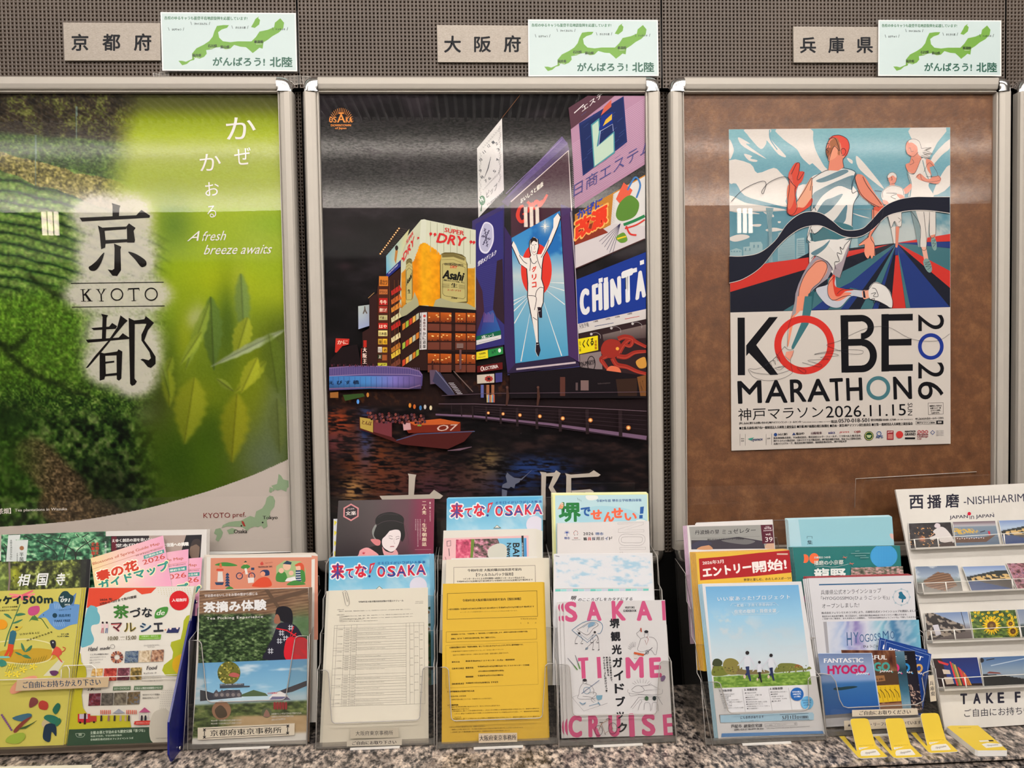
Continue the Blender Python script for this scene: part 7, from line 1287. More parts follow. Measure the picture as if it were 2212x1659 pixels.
def sakai(q,pl,lab,full=True):
    t,a=leaflet('guidebook',q,pl,lab,'guidebook','SAKAI guidebooks',face=(204,198,194));d=np.array(q[0])-np.array(SK_[0]);a.at(1190+d[0],1280+d[1],4.376)
    for s,x0,x1,y0,y1,dx in (('S',128,246,86,280,8),('A',340,480,84,270,0),('K',570,700,78,268,10),('A',808,955,80,268,4)):a.text(s,(x0+dx,y1),(x1+dx,y1-3),y1-y0,PKS,.045,res=4,up=(-.05,-1))
    a.poly([(1046,78),(1078,76),(1088,262),(1056,264)],PKS)
    if not full:a.text('C',(166,1375),(296,1373),215,PKS,.045,res=4);a.build('printed_face',t,'ink');return
    for P in ([(255,618),(352,612),(354,642),(322,645),(330,812),(292,814),(284,648),(258,650)],[(432,610),(468,608),(480,808),(442,810)]):a.poly(P,PKS)
    a.text('M',(710,812),(880,806),200,PKS,.045,res=4);a.text('E',(936,808),(1050,802),192,PKS,.05,res=4)
    for s,x0,x1 in (('C',166,296),('R',355,470),('U',545,660),('I',748,790),('S',860,990)):a.text(s,(x0,1372-(x0-166)*.02),(x1,1370-(x0-166)*.02),212,PKS,.045,res=4)
    a.poly([(1056,1155),(1148,1145),(1150,1180),(1095,1185),(1098,1235),(1148,1232),(1150,1265),(1100,1268),(1104,1325),(1154,1322),(1155,1355),(1068,1358)],PKS)
    a.text('VISITORS',(700,152),(792,150),20,(40,40,44),.01);a.text('GUIDEBOOK',(684,184),(810,182),22,(40,40,44),.01)
    K_=(24,24,30)
    for k,ch in enumerate('堺観光ガイドブック'):x=556+k*9;y=340+k*123;h=96;w=96;(h,w,y)=(70,74,y-6) if ch == 'ッ' else (h,w,y);a.text(ch,(x+k*.5,y),(x+w,y-3),h*.98,K_,.04,res=4)
    for k,(s,x,y0,y1) in enumerate((('古墳から環濠都市まで、',545,605,865),('堺の歴史を旅する、',518,605,815),('タイムクルーズに出かけよう!',490,605,945))):a.vtext(s,x,y0,y1,20,K_,.02,dx=2.0)
    LB=(84,124,150);LK=(70,66,70)
    a.curve([(198,355),(290,290),(380,262),(460,275),(490,320),(470,380),(440,390)],5,LB);a.line([(198,355),(345,472),(430,400)],5,LB);a.line([(240,362),(348,448),(400,395)],3,LB);a.curve([(250,350),(330,300),(380,280),(430,285),(446,310),(400,340),(385,360),(340,400),(250,350)],3,LK);a.curve([(300,330),(350,300),(400,290),(420,305),(360,330),(345,372)],3,LB);a.blob([(350,310),(380,280),(415,282),(400,310),(360,330)],(120,150,170))
    for x,y in ((258,385),(405,375)):a.circ(x+10,y,12,(40,36,40),n=8);a.curve([(x,y+15),(x-25,y+60),(x-30,y+95)],2.5,LK);a.curve([(x+20,y+15),(x+40,y+60),(x+20,y+100)],2.5,LK);a.line([(x-30,y+98),(x-5,y+98)],6,LK);a.line([(x+28,y+100),(x+46,y+98)],6,LK)
    a.line([(425,440),(335,525)],3,LK);a.curve([(395,410),(430,400),(450,440),(455,540)],2.5,LK);a.curve([(395,420),(400,480),(395,535)],2.5,LK);a.line([(390,540),(410,540)],7,LK);a.line([(445,544),(460,540)],7,LK);a.poly([(330,520),(355,518),(345,540),(322,540)],(120,130,140))
    a.circ(902,370,20,(30,28,32),ry=14,n=12);a.curve([(885,385),(885,415),(905,425),(918,400),(915,378)],2.5,LK);a.curve([(885,425),(850,440),(830,500),(820,540),(860,560),(940,540),(985,590),(1000,560),(1005,480),(975,430),(925,420)],2.5,LK);a.line([(905,415),(922,440),(905,495),(890,450)],3.5,(150,60,50));a.curve([(850,440),(810,390),(830,370),(845,350)],2.5,LK);a.line([(850,335),(855,372)],12,(170,70,50));a.line([(785,570),(880,590)],20,(190,80,40));a.line([(880,590),(960,520)],5,(50,50,60));a.ring(910,565,16,4,(50,50,60));a.poly([(780,590),(820,585),(816,618),(785,622)],(206,190,180))
    for k in range(7):an=3.5+k*.25;a.line([(785+30*math.cos(an),555+40*math.sin(an)),(785+62*math.cos(an),555+90*math.sin(an))],2,LK)
    for p0,p1,p2 in (((158,618),(220,690),(252,732)),((230,592),(258,670),(275,722))):a.line([p0,p1],[5,9],(120,120,126));a.line([p1,p2],11,(90,130,70))
    a.circ(320,828,20,(40,36,40),ry=14,n=10);a.curve([(305,835),(310,860),(335,855),(340,830)],2.5,LK);a.curve([(300,860),(275,900),(265,960),(255,1000),(330,1010),(420,1000)],2.5,LK);a.curve([(330,860),(380,880),(405,920),(400,960)],2.5,LK);a.line([(290,955),(458,828)],5,(90,100,130));a.ring(340,925,34,4,(90,130,150));a.curve([(350,950),(400,940),(430,960),(380,1010),(410,1040)],2.5,LK);a.curve([(300,980),(380,990),(420,1030)],2.5,LK)
    a.line([(200,990),(310,1120),(536,1045)],2,LK);a.line([(205,988),(260,968)],1.5,LK);a.poly([(430,972),(488,970),(480,1010),(445,1018),(430,995)],(110,150,166));a.curve([(270,1035),(300,1060),(330,1040),(300,1050),(270,1035)],5,(110,140,160));a.line([(360,1072),(455,1045)],5,(110,140,160));a.line([(445,1035),(465,1062)],9,(90,130,150))
    for k in range(8):an=-2.7+k*.32;a.line([(860+70*math.cos(an),880+26*math.sin(an)),(860+100*math.cos(an),885+70*math.sin(an))],2,LK)
    a.curve([(760,920),(800,885),(840,880),(870,900),(880,930),(820,945),(765,930)],3,LK);a.line([(850,885),(950,870),(1030,915),(890,925)],3,LK);a.curve([(730,915),(740,950),(900,965),(1040,960),(1055,915)],2,LK);a.curve([(740,950),(760,980),(850,965),(1040,990)],2,LK);a.line([(755,1090),(830,990),(1010,985),(1055,1060)],3,LK);a.line([(770,1100),(845,1010),(1000,1005)],2,LK)
    for x,c in ((905,(60,90,60)),(978,(36,44,44))):a.circ(x,1000,18,c,ry=22,n=10);a.curve([(x-25,1110),(x-20,1050),(x,1040),(x+30,1050),(x+38,1120)],2.5,LK)
    a.curve([(825,1110),(840,1060),(860,1030),(850,1015)],2.5,LK);a.blob([(1040,800),(1070,782),(1084,800),(1070,830),(1045,838)],(110,84,120));a.line([(1064,795),(1118,675)],3,(120,116,126))
    for x,r_,c in ((452,38,(120,30,50)),(585,42,(150,50,60))):a.ring(x,1304-(x-452)*.15,r_,4,(50,46,50),ry=r_*1.3);[a.line([(x,1304-(x-452)*.15),(x+r_*.9*math.cos(k),1304-(x-452)*.15+r_*1.15*math.sin(k))],1,(120,110,116)) for k in range(6)]
    a.line([(475,1232),(510,1330),(585,1284),(545,1200),(478,1240),(452,1304)],5,(150,110,90));a.line([(458,1228),(492,1226)],6,(40,36,40));a.curve([(520,1200),(545,1190),(560,1200)],5,(50,46,50));a.line([(510,1330),(516,1345)],5,(40,36,40));a.build('printed_face',t,'ink')
SQ=np.array(SK_)
sakai([tuple(p) for p in SQ-[14,-1]],Plane(T3[0].p-T3[0].n*.006,T3[0].n),'SAKAI guidebook showing furthest left, third from the front',False)
sakai([tuple(p) for p in SQ-[8,-.5]],Plane(T3[0].p-T3[0].n*.003,T3[0].n),'SAKAI guidebook just behind the front one',False)
sakai(SK_,T3[0],'front SAKAI guidebook with pink letters and line drawings')
# ---------------------------------------------------------------- Hyogo holder with the family flyer
AH=(1660,1608)
hf=ufront((1540,1612),(1786,1592),[(1514,1474),(1772,1462)],0,(1558,1572),(1746,1748),(1541,1534),r=10)
h4,b4=holder('clear holder with the sky blue family flyer',hf,AH,4,.36,group=None)
T4=[leanp(AH,13,.010+.03*k,.006+.055*k) for k in range(4)]
q=[(1484,1135),(1668,1127),(1690,1380),(1500,1390)];t,a=leaflet('newsletter',q,T4[3],'white museum newsletter with potter hands and vol. 39','newsletter',face=(214,206,200));a.at(1450,1100,5.53)
a.poly([(212,210),(1260,182),(1290,470),(240,480)],(150,147,140));a.poly([(240,370),(500,370),(800,330),(1100,380),(1120,470),(240,480)],(60,54,62));a.blob([(310,480),(370,440),(450,430),(490,480)],(196,140,100));a.blob([(1125,470),(1140,415),(1210,405),(1275,420),(1280,470)],(200,160,130));a.blob([(600,370),(800,350),(1000,380),(900,420),(700,400)],(110,106,104));a.blob([(240,430),(330,380),(440,380),(480,420),(330,450),(270,480)],(60,58,76))
a.poly([(1068,188),(1232,183),(1255,405),(1090,412)],(84,24,42));a.text('2026',(1126,215),(1174,213),13,(220,200,200));a.text('spring',(1112,240),(1194,236),24,(220,200,200));a.text('summer',(1102,264),(1210,260),16,(220,200,200));a.text('vol.',(1128,312),(1192,310),26,(226,210,206));a.text('39',(1122,392),(1212,388),58,(232,220,214),.01,res=3)
a.text('丹波焼の里',(282,306),(576,298),58,(24,22,26),.02,outline=(.02,(206,200,194)));a.text('ミュゼレター',(606,302),(1012,278),62,(24,22,26),.02,outline=(.02,(206,200,194)));a.line([(245,346),(1060,324)],2,(96,92,90));a.text('発行:やきものの里プロデュース倶楽部',(430,374),(868,362),22,(50,48,50),.01);a.build('printed_face',t,'ink')
behind('newsletter',q,T4[3],4,(-2.2,.3),'museum newsletter behind the vol. 39 one','museum newsletters',(206,170,190),depth=.002,cat='newsletter');behind('newsletter',[(1500,1133),(1665,1126),(1680,1300),(1500,1300)],T4[3],2,(2,-2),'white sheet fanned above the museum newsletter','white sheets behind the museum newsletter',(210,204,198),depth=.006,cat='newsletter')
q=[(1503,1195),(1705,1188),(1728,1440),(1520,1450)];t,a=leaflet('flyer',q,T4[1],'yellow sports flyer with a red banner エントリー開始!','flyer',face=(220,176,60));a.at(1450,1100,5.53)
a.poly([(330,590),(700,560),(1050,520),(1410,490),(1450,755),(1000,800),(345,850)],(168,28,34));a.text('2026年3月',(374,668),(628,646),50,(232,216,206),.03);a.text('エントリー',(380,820),(965,745),118,(236,224,216),.05,res=3);a.text('開始!',(975,765),(1385,720),140,(236,224,216),.035,res=3);a.rect(1262,526,1392,545,(206,170,150));a.text('世界と楽しむ、わたしのスポーツ!',(866,862),(1428,842),36,(40,30,24),.03);a.build('printed_face',t,'ink')
behind('flyer',q,T4[1],5,(-2.6,-.5),'yellow sports flyer behind the red banner one','yellow sports flyers',(214,160,50),depth=.0022,cat='flyer')
q=[(1516.5,1261),(1731,1256),(1783,1589),(1552,1597)];t,a=leaflet('flyer',q,T4[0],'sky blue flyer with a family running on a meadow','flyer',face=(214,210,208));a.at(1500,1250,4.057)
def fam(U,V):
    C=ramp(V,[(0,(110,166,206)),(.3,(146,190,214)),(.55,(180,200,208)),(.7,(194,204,208)),(.86,(200,206,206))]);n=fbm(U*1.1,V*1.6,.18,50);C=mixc(C,(206,204,202),.9*sstep(.48,.66,n)*gau(U,V,.22,.38,.28,.1));C=mixc(C,(190,196,200),.4*sstep(.4,.7,n)*sstep(.3,.5,V));gt=sstep(.872,.882,V+.02*(U-.5));C=C*(1-gt[...,None])+ramp(fbm(U,V*2,.03,7)+(V-.93)*.6,[(.3,(84,120,40)),(.55,(120,150,60)),(.8,(150,176,86))])*gt[...,None];return C
photo(a,[(97,70),(912,54),(1026,928),(175,960)],fam,6)
for P,c in (([(160,850),(165,770),(210,755),(280,790),(300,840)],(110,116,46)),([(160,760),(170,710),(210,702),(245,730),(230,765)],(60,66,40)),([(250,770),(270,710),(330,698),(385,730),(400,800),(420,830),(300,840)],(130,120,60)),([(380,840),(400,790),(450,800),(620,800),(640,830)],(120,104,66)),([(700,820),(740,750),(800,740),(880,745),(940,770),(970,795),(1005,770),(1012,795),(800,815)],(112,116,54)),([(880,780),(900,750),(950,775)],(140,90,50))):a.blob(P,c)
r4=np.random.default_rng(3)
for k in range(120):x=r4.uniform(165,1000);y=r4.uniform(745,830);a.circ(x,y+((x-160)*-.01),r4.uniform(4,9),((84,92,34),(140,140,60),(100,86,50))[k % 3],n=5) if (x < 420 or x > 720) and y > 770 else None
for x,y,s,c in ((464,650,1.0,(40,50,90)),(570,732,.72,(34,34,40)),(672,672,.9,(36,44,80))):
    a.circ(x,y,17*s,(40,32,34),n=12);a.poly([(x-26*s,y+26*s),(x+24*s,y+26*s),(x+30*s,y+120*s),(x-28*s,y+122*s)],(206,206,210));a.line([(x-20*s,y+36*s),(x-60*s,y+88*s),(x-84*s,y+112*s)],[16*s,9*s],(196,196,202));a.line([(x+20*s,y+36*s),(x+45*s,y+80*s),(x+62*s,y+118*s)],[16*s,9*s],(200,200,206));a.line([(x-2*s,y+120*s),(x+12*s,y+190*s),(x+28*s,y+246*s)],[30*s,14*s],c);a.line([(x+4*s,y+120*s),(x+2*s,y+180*s),(x-22*s,y+200*s)],[28*s,14*s],c);a.circ(x-24*s,y+208*s,12*s,(206,180,160),ry=18*s,n=8)
a.text('いい家あった!プロジェクト',(202,198),(838,178),40,(222,224,224),.015,space=1.3);a.text('~新婚・子育て世帯向け~',(352,248),(706,238),26,(206,218,224),.0,space=1.2);a.text('住宅の取得・賃借支援',(350,306),(718,296),34,(222,224,224),.01,space=1.1);a.line([(316,240),(330,215),(700,208),(738,236)],2,(216,222,224));a.line([(330,290),(345,315),(715,308),(745,282)],2,(216,222,224))
IK=(70,68,72);a.text('1. 対象世帯',(222,992),(330,988),20,IK,.01);a.text('2. 対象住宅',(438,984),(550,980),22,IK,.01);a.text('3. 対象金額',(662,976),(774,970),22,IK,.01)
for x0,x1,y0,y1 in ((418,448,968,1172),(650,684,962,1165),(824,858,956,1160)):a.line([(x0,y0),(x1,y1)],2,(130,126,126))
for k in range(8):a.text(('■夫婦の前年の合計が','500万円未満','○定住者','12か月(~2027年)','入居し、夫婦ともに39歳以下','であること','○子育て世帯','中学生以下のこどもがいる世帯')[k],(230+k*4,1020+k*17),((350,320,300,390,420,330,330,430)[k],1016+k*17),11,IK,.0)
for k in range(8):a.text(('■戸建市内の住宅','マンション、戸建て等','■築20年以上','(新耐震住宅等除外)','■2020年4月以降に取得した住宅','■管理組合を有すること','(管理計画認定マンションを除く)','■その他条件有り')[k],(444+k*2.5,1008+k*19.5),((540,590,530,560,636,600,660,560)[k],1004+k*19.5),11,IK,.0)
for k in range(5):a.text(('■取得費用(土地を除く)','■家賃費用','(家賃1か月分','・仲介手数料、礼金等)','■引越し費用')[k],(668+k*3,1000+k*20),((814,730,780,812,756)[k],996+k*20),11,IK,.0)
a.circ(900,1012,58,(34,96,166),ry=58);a.circ(988,1088,56,(110,176,214),ry=58)
for k,s in enumerate(('住宅の購入','100万円','(上限)')):a.text(s,(858+k*8,1000+k*21),(936-k*4,998+k*21),15,(226,230,232),.02);a.text(('住宅の賃借','60万円','(上限)')[k],(945+k*8,1074+k*21),(1024-k*4,1072+k*21),15,(50,90,130),.02)
a.poly([(225,1196),(1036,1172),(1048,1190),(1046,1238),(230,1262)],(168,200,218));a.text('にも条件があります',(405,1232),(608,1222),26,(60,70,90),.01);a.text('市ホームページを御覧ください。',(408,1256),(570,1250),13,(90,96,110));a.line([(748,1192),(1000,1180)],3,(40,44,60));a.line([(766,1242),(1008,1232)],3,(40,44,60));a.text('5月1日',(770,1236),(890,1230),36,(50,50,60),.02);a.text('受付開始',(896,1230),(1000,1224),26,(50,50,60),.01)
a.text('芦屋市',(322,1310),(416,1306),32,IK,.01);a.text('建築住宅課',(434,1306),(596,1300),30,IK,.01);a.text('お問い合わせ TEL:0797-38-2721',(350,1332),(606,1322),17,IK,.01);a.line([(616,1272),(898,1260),(900,1286),(620,1300)],2,IK,closed=True);a.text('いい家あったプロジェクト',(628,1292),(806,1284),12,IK);a.ring(884,1272,8,2,IK);a.text('URL:https://www.city.ashiya.lg.jp/juutaku/iieatta.html',(634,1320),(1010,1300),12,(100,98,100))
a.poly([(240,1356),(1124,1334),(1134,1358),(236,1388)],(90,134,184));a.build('printed_face',t,'ink')
pt_=Plane(T4[0].p+T4[0].n*.0009,T4[0].n);prism('grey_tape',pt_.hit([(1553.5,1544),(1599,1543),(1603,1557),(1556,1562)]),-T4[0].n*.0004,mat('grey_tape',srgb(118,112,106),.5),t,label='torn grey tape strip')
behind('flyer',q,T4[0],4,(-2.2,.4),'sky blue family flyer behind the front one','sky blue family flyers',(160,196,210),depth=.002,cat='flyer')
# ---------------------------------------------------------------- Hyogo holder with the small HYOGO cards
AW=(1900,1590)
wf=[(1789,1594),(1747,1460),(1755,1458),(1776,1456),(1795,1459),(1806,1474),(1814,1512),(1822,1527),(1832,1530),(1980,1523),(1995,1516),(1998,1500),(1992,1466),(1996,1455),(2008,1450),(2018,1452),(2040,1574)]
h5,b5=holder('wide clear holder with small HYOGO cards and white strips',wf,AW,3,.40,dy=.04,dz=.06)
T5=[leanp(AW,13,.010+.03*k,.006+.055*k) for k in range(4)]
q=[(1702,1123),(1927,1116),(1946,1380),(1722,1390)];t,a=leaflet('brochure',q,T5[3],'plain pale turquoise brochure at the back','brochure',face=(142,188,196));a.at(1690,1100,5.529)
a.poly([(50,118),(190,120),(230,440),(80,440)],(170,200,206));a.line([(150,122),(190,440)],6,(212,214,208));a.line([(172,122),(205,440)],3,(212,214,208));a.vtext('集',296,370,430,66,(40,56,66),.03);a.line([(296,350),(296,325),(356,325),(356,350)],5,(40,56,66));a.blob([(1282,300),(1310,290),(1336,320),(1340,365),(1300,345)],(210,170,160));a.build('printed_face',t,'ink')
behind('brochure',q,T5[3],4,(-1.6,-.9),'turquoise brochure behind the plain front one','turquoise brochures',(176,206,210),depth=.002,cat='brochure')
q=[(1712,1183),(1944,1179),(1960,1440),(1740,1450)];t,a=leaflet('brochure',q,T5[2],'dark green brochure with a bright blue disc','brochure',face=(34,112,108));a.at(1690,1100,5.529)
a.circ(270,590,46,(232,104,60),ry=52);a.circ(240,590,20,(34,112,108),ry=60);a.circ(380,588,58,(236,106,60),ry=64);a.circ(1212,560,162,(62,150,202),ry=142,n=40)
for k in range(17):
    for j in range(14):
        x=1060+k*19;y=440+j*18
        if (x-1212)**2/150**2+(y-560)**2/130**2 < 1:a.rect(x,y,x+6,y+6,(96,176,220))
for x0,y,x1 in ((870,502,920),(818,528,1046),(868,556,1000),(930,580,1030)):a.line([(x0,y),(x1,y-3)],9,(110,156,150))
a.text('兵庫県たつの市',(378,592),(576,586),28,(206,214,206),.01);a.text('播磨の小京都',(378,672),(730,660),58,(216,220,210),.02);a.curve([(395,690),(500,680),(620,690),(790,655)],3,(206,214,206));a.text('龍野',(380,870),(760,862),165,(218,220,212),.03,res=3)
for x,y in ((748,575),(826,650)):a.line([(x-28,y+5),(x+28,y-5)],6,(206,110,90));a.line([(x-20,y-15),(x+16,y+16)],5,(206,110,90))
photo(a,[(822,700),(1440,680),(1450,790),(820,790)],mott([(40,40,36),(110,110,90),(206,150,150),(200,200,190)],.05,9,(1,.4)),8);a.circ(330,1060,74,(214,110,160),ry=90);a.build('printed_face',t,'inkgloss')
behind('brochure',q,T5[2],3,(-3,-.4),'dark green brochure behind the blue disc one','dark green brochures',(30,100,98),depth=.002,cat='brochure')
q=[(1746,1249),(1973,1243),(1993,1560),(1785,1570)];t,a=leaflet('flyer',q,T5[1],'white online shop flyer with a teal map emblem','flyer',face=(208,204,204));a.at(1690,1100,5.529)
a.line([(438,902),(1540,876)],16,(52,96,132));a.text('兵庫県公式オンラインショップ',(460,1026),(1182,1000),60,(50,48,54),.01);a.text('「HYOGOSSIMO(ひょうごッシモ)」',(462,1096),(1280,1086),58,(50,48,54),.01);a.text('オープンしました!',(474,1184),(918,1170),56,(50,48,54),.01)
a.text('株式会社フェリシモとのコラボにより、兵庫県公式オンラインショップを開設しました!',(468,1254),(1612,1226),28,(60,58,64),.01);a.text('食品をはじめお酒や雑貨、民工芸品など、兵庫五国の逸品300品以上をオンラインで購入できます。',(474,1292),(1492,1270),24,(60,58,64),.01);a.text('ご自身へのご褒美を、また大切な人への贈物を、「HYOGOSSIMO(ひょうごッシモ)」で探してみませんか。',(478,1322),(1636,1300),24,(60,58,64),.01)
a.ring(1422,1050,100,5,(150,170,180),ry=96)
for k in range(8):an=k*math.pi/4;a.circ(1422+100*math.cos(an),1050+96*math.sin(an),13,(160,178,186),n=6)
a.blob([(1390,995),(1425,985),(1440,1010),(1475,1050),(1470,1072),(1430,1075),(1388,1058),(1395,1025)],(30,104,130));a.blob([(1430,1080),(1445,1075),(1440,1110),(1426,1112)],(30,104,130))
def veil(U,V):n=.5+.5*np.sin(U*38+5*fbm(U*2+V*.8,V,.4,5)*3);C=ramp(U,[(0,(206,204,206)),(.2,(160,176,206)),(.33,(130,116,170)),(.45,(196,196,208)),(.6,(130,180,196)),(.75,(60,110,150)),(1,(110,170,190))]);C=mixc(C,(208,206,210),.55*n);return mixc(C,(206,206,206),sstep(.75,1,V)*.6)
photo(a,[(488,1345),(1630,1320),(1680,1900),(540,1920)],veil,7);a.poly([(488,1345),(528,1344),(575,1900),(545,1900)],(160,156,158))
for s,x0,x1,y,h in (('H',772,832,1630,160),('Y',850,912,1600,130),('O',925,978,1590,96),('G',985,1040,1585,96),('O',1045,1090,1578,90),('S',1100,1130,1572,86),('S',1140,1175,1566,84),('I',1180,1186,1560,90),('M',1200,1270,1554,100),('O',1290,1340,1548,90)):a.text(s,(x0,y),(x1,y-2),h,(50,90,130),0,res=3)
a.text('ひょうごッシモ',(965,1655),(1220,1648),34,(50,48,54),.02);a.build('printed_face',t,'ink')
behind('flyer',q,T5[1],3,(-4,.6),'online shop flyer behind the front emblem one','online shop flyers',(206,202,202),depth=.002,cat='flyer');behind('flyer',q,Plane(T5[1].p-T5[1].n*.008,T5[1].n),3,(-3.5,-1.3),'deep red flyer edge behind the online shop flyers','deep red flyers',(150,32,44),depth=.002,cat='flyer')
# small cards in the front pocket
def hy(q,off,lab,w1,c1,bg,extra=None):
    pp=Plane(T5[0].p+T5[0].n*off,T5[0].n);t,a=leaflet('card',q,pp,lab,'card',None,.001,(60,80,130));m=uvq(q);bg(a,q)
    def tx(s,u0,u1,v,h,c,b=.04):
        P=m([(u0,v),(u1,v)]);a.text(s,P[0],P[1],h,c,b,res=3)
    tx(w1,.09,.83,.155,10.5,(228,224,222));tx('HYOGO',.13,.86,.345,20,c1,.055);P=m([(.90,.36)])[0];a.circ(P[0],P[1],1.6,c1);tx('JAPAN',.66,.89,.37,5.5,(228,224,222),.02);a.build('printed_face',t,'inkgloss');return t
def sea(a,q):
    photo(a,q,lambda U,V:ramp(V,[(0,(106,124,160)),(.2,(140,154,182)),(.45,(126,150,190)),(.5,(56,104,156)),(1,(34,84,150))]),3);m=uvq(q);a.blob(m([(.2,.585),(.27,.555),(.34,.56),(.45,.55),(.6,.55),(.66,.565),(.58,.585),(.45,.6),(.3,.61)]),(36,60,66),3)
navy=lambda a,q:(a.poly(q,(26,62,134)),a.line([tuple(p) for p in uvq(q)([(.03,.98),(.03,.03),(.97,.03),(.97,.98)])],1,(150,170,200)))
hy([(1900,1377),(2004,1404),(1975,1540),(1880,1525)],-.0075,'tilted navy card behind the other HYOGO cards','PERFECT',(206,160,90),navy);hy([(1913,1381),(2012,1413),(1992,1545),(1890,1540)],-.006,'navy card with an orange letter, furthest right','PERFECT',(206,160,90),navy)
hy([(1860,1406),(1976,1406),(1994,1540),(1880,1542)],-.0045,'black night view card among the HYOGO cards','UNIQUE',(40,130,190),lambda a,q:photo(a,q,lambda U,V:np.where((fbm(U,V,.02,3) > .62)[...,None] & (V > .55)[...,None],np.array((206,170,150.)),ramp(V,[(0,(22,20,26)),(.5,(34,30,40)),(1,(44,36,40))])),2))
hy([(1840,1407),(1953,1407),(1970,1540),(1860,1542)],-.003,'teal sea card among the HYOGO cards','GREAT',(200,50,110),lambda a,q:photo(a,q,lambda U,V:ramp(V+.1*fbm(U,V,.06,5),[(0,(100,130,150)),(.25,(60,96,110)),(.35,(36,60,72)),(.7,(60,104,124)),(1,(150,176,190))]),2.5))
def barrel(a,q):
    photo(a,q,mott([(56,24,20),(104,60,40),(150,110,80)],.1,8,(2,.6)),3);m=uvq(q);a.poly(m([(.4,.36),(1.0,.34),(1.0,.56),(.42,.57)]),(80,56,40));a.poly(m([(.5,.42),(.74,.41),(.75,.5),(.52,.52)]),(150,104,66));a.text('兵庫',m([(.53,.5)])[0],m([(.72,.49)])[0],5,(60,36,26),.02);a.poly(m([(.36,.58),(.99,.57),(1.02,.84),(.42,.86)]),(214,174,36))
    for k in range(6):a.line(m([(.46+k*.09,.6),(.48+k*.09,.84)]),.6,(120,90,20));a.curve(m([(.44+k*.09,.64),(.5+k*.09,.7),(.52+k*.09,.78)]),1.2,(40,34,20))
    a.poly(m([(.4,.88),(1,.87),(1,1),(.42,1)]),(150,110,84))
hy([(1817,1404),(1933,1405),(1950,1535),(1836,1540)],-.0015,'brown temple card with yellow barrels','COLORFUL',(70,150,140),barrel)
hy([(1767,1412),(1882,1411.5),(1900,1536),(1783,1545)],.0,'front FANTASTIC HYOGO card with an island in blue sea','FANTASTIC',(186,34,92),sea)
behind('card',[(1767,1412),(1882,1411.5),(1900,1536),(1783,1545)],T5[0],1,(2,-1),'pale card edge directly behind the island card','pale card edges',(170,184,206),depth=.0012,cat='card')
fs5=Plane(b5.p+b5.n*.0012,b5.n)
label_strip(h5,fs5,[(1840.5,1534),(1981.5,1530),(1983.5,1544),(1841,1548)],'ご自由にお取りください',(206,190,166),(40,38,44),.015,(.11,.16))
label_strip(h5,fs5,[(1823,1557),(2003,1549),(2005,1570),(1824,1577.5)],'★東京事務所・リーフレットもおいています★',(200,184,160),(60,56,60),.01,(.04,.3),'second_label_strip')
a=Art(fs5,GB,6e-5);prism('side_label_strip',fs5.hit([(2005,1459),(2017,1458),(2023,1514),(2010,1516)]),-fs5.n*.0003,'paper',h5);a.poly([(2005,1459),(2017,1458),(2023,1514),(2010,1516)],(206,190,166));a.vtext('兵庫県',2008,1471,1505,9,(60,56,60),.01,dx=1.5);a.build('side_strip_print',h5,'inkmatte')
# ---------------------------------------------------------------- white Nishiharima stand with postcards
pn=quadplane((2040,1578),(1935,1057));nb=thing('postcard_stand',COUNTER.hit([(2120,1578)])[0],'tall white leaning stand with rows of picture postcards','display stand')
N6=lambda x,y:(1920+x/5.185,1030+y/5.185);N7=lambda x,y:(1960+x/5.044,1330+y/5.044)
bq=[(1934.5,1057.5),(2420,1034),(2480,1548),(2039,1577)];prism('board',pn.hit(bq),-pn.n*.005,'white',nb,label='white board')
prism('back_leg',[pn.hit([(2060,1400)])[0]-pn.n*.006,pn.hit([(2300,1390)])[0]-pn.n*.006,COUNTER.hit([(2300,1562)])[0]+(0,.12,.001),COUNTER.hit([(2060,1568)])[0]+(0,.12,.001)],(0,.003,0),'white',nb)
a=Art(pn,GB,1e-4);a.at(1920,1030,5.185);DKN=(40,38,50)
for ch,x0,x1,y0,y1 in (('西',230,390,205,362),('播',430,592,200,356),('磨',634,790,190,348)):a.text(ch,(x0,y1),(x1,y1-4),y1-y0,DKN,.02,res=4)
a.text('-NISHIHARIMA-',(840,316),(1640,268),88,(60,58,72),.0,res=4);a.text('JAPAN',(682,484),(886,472),48,(60,58,72),0,res=3);a.text('in',(905,475),(955,472),52,(60,58,72),0,res=3);a.text('JAPAN',(976,474),(1180,462),48,(60,58,72),0,res=3);a.circ(901,413,20,(200,24,52));a.ring(1166,405,9,2,(80,76,86));a.line([(335,1418),(1700,1366)],3,(110,106,100))
a.at(1960,1330,5.044)
for ch,x0,x1 in (('T',578,655),('A',718,800),('K',858,940),('E',985,1058),('F',1172,1236),('R',1310,1385),('E',1440,1510),('E',1570,1640)):a.text(ch,(x0,967-(x0-578)*.035),(x1,965-(x0-578)*.035),118,(44,42,54),.04,res=4)
a.text('ご自由にお持ち帰りください',(622,1106),(1820,1052),88,(60,58,66),.0,res=3);a.build('board_lettering',nb,'inkmatte')
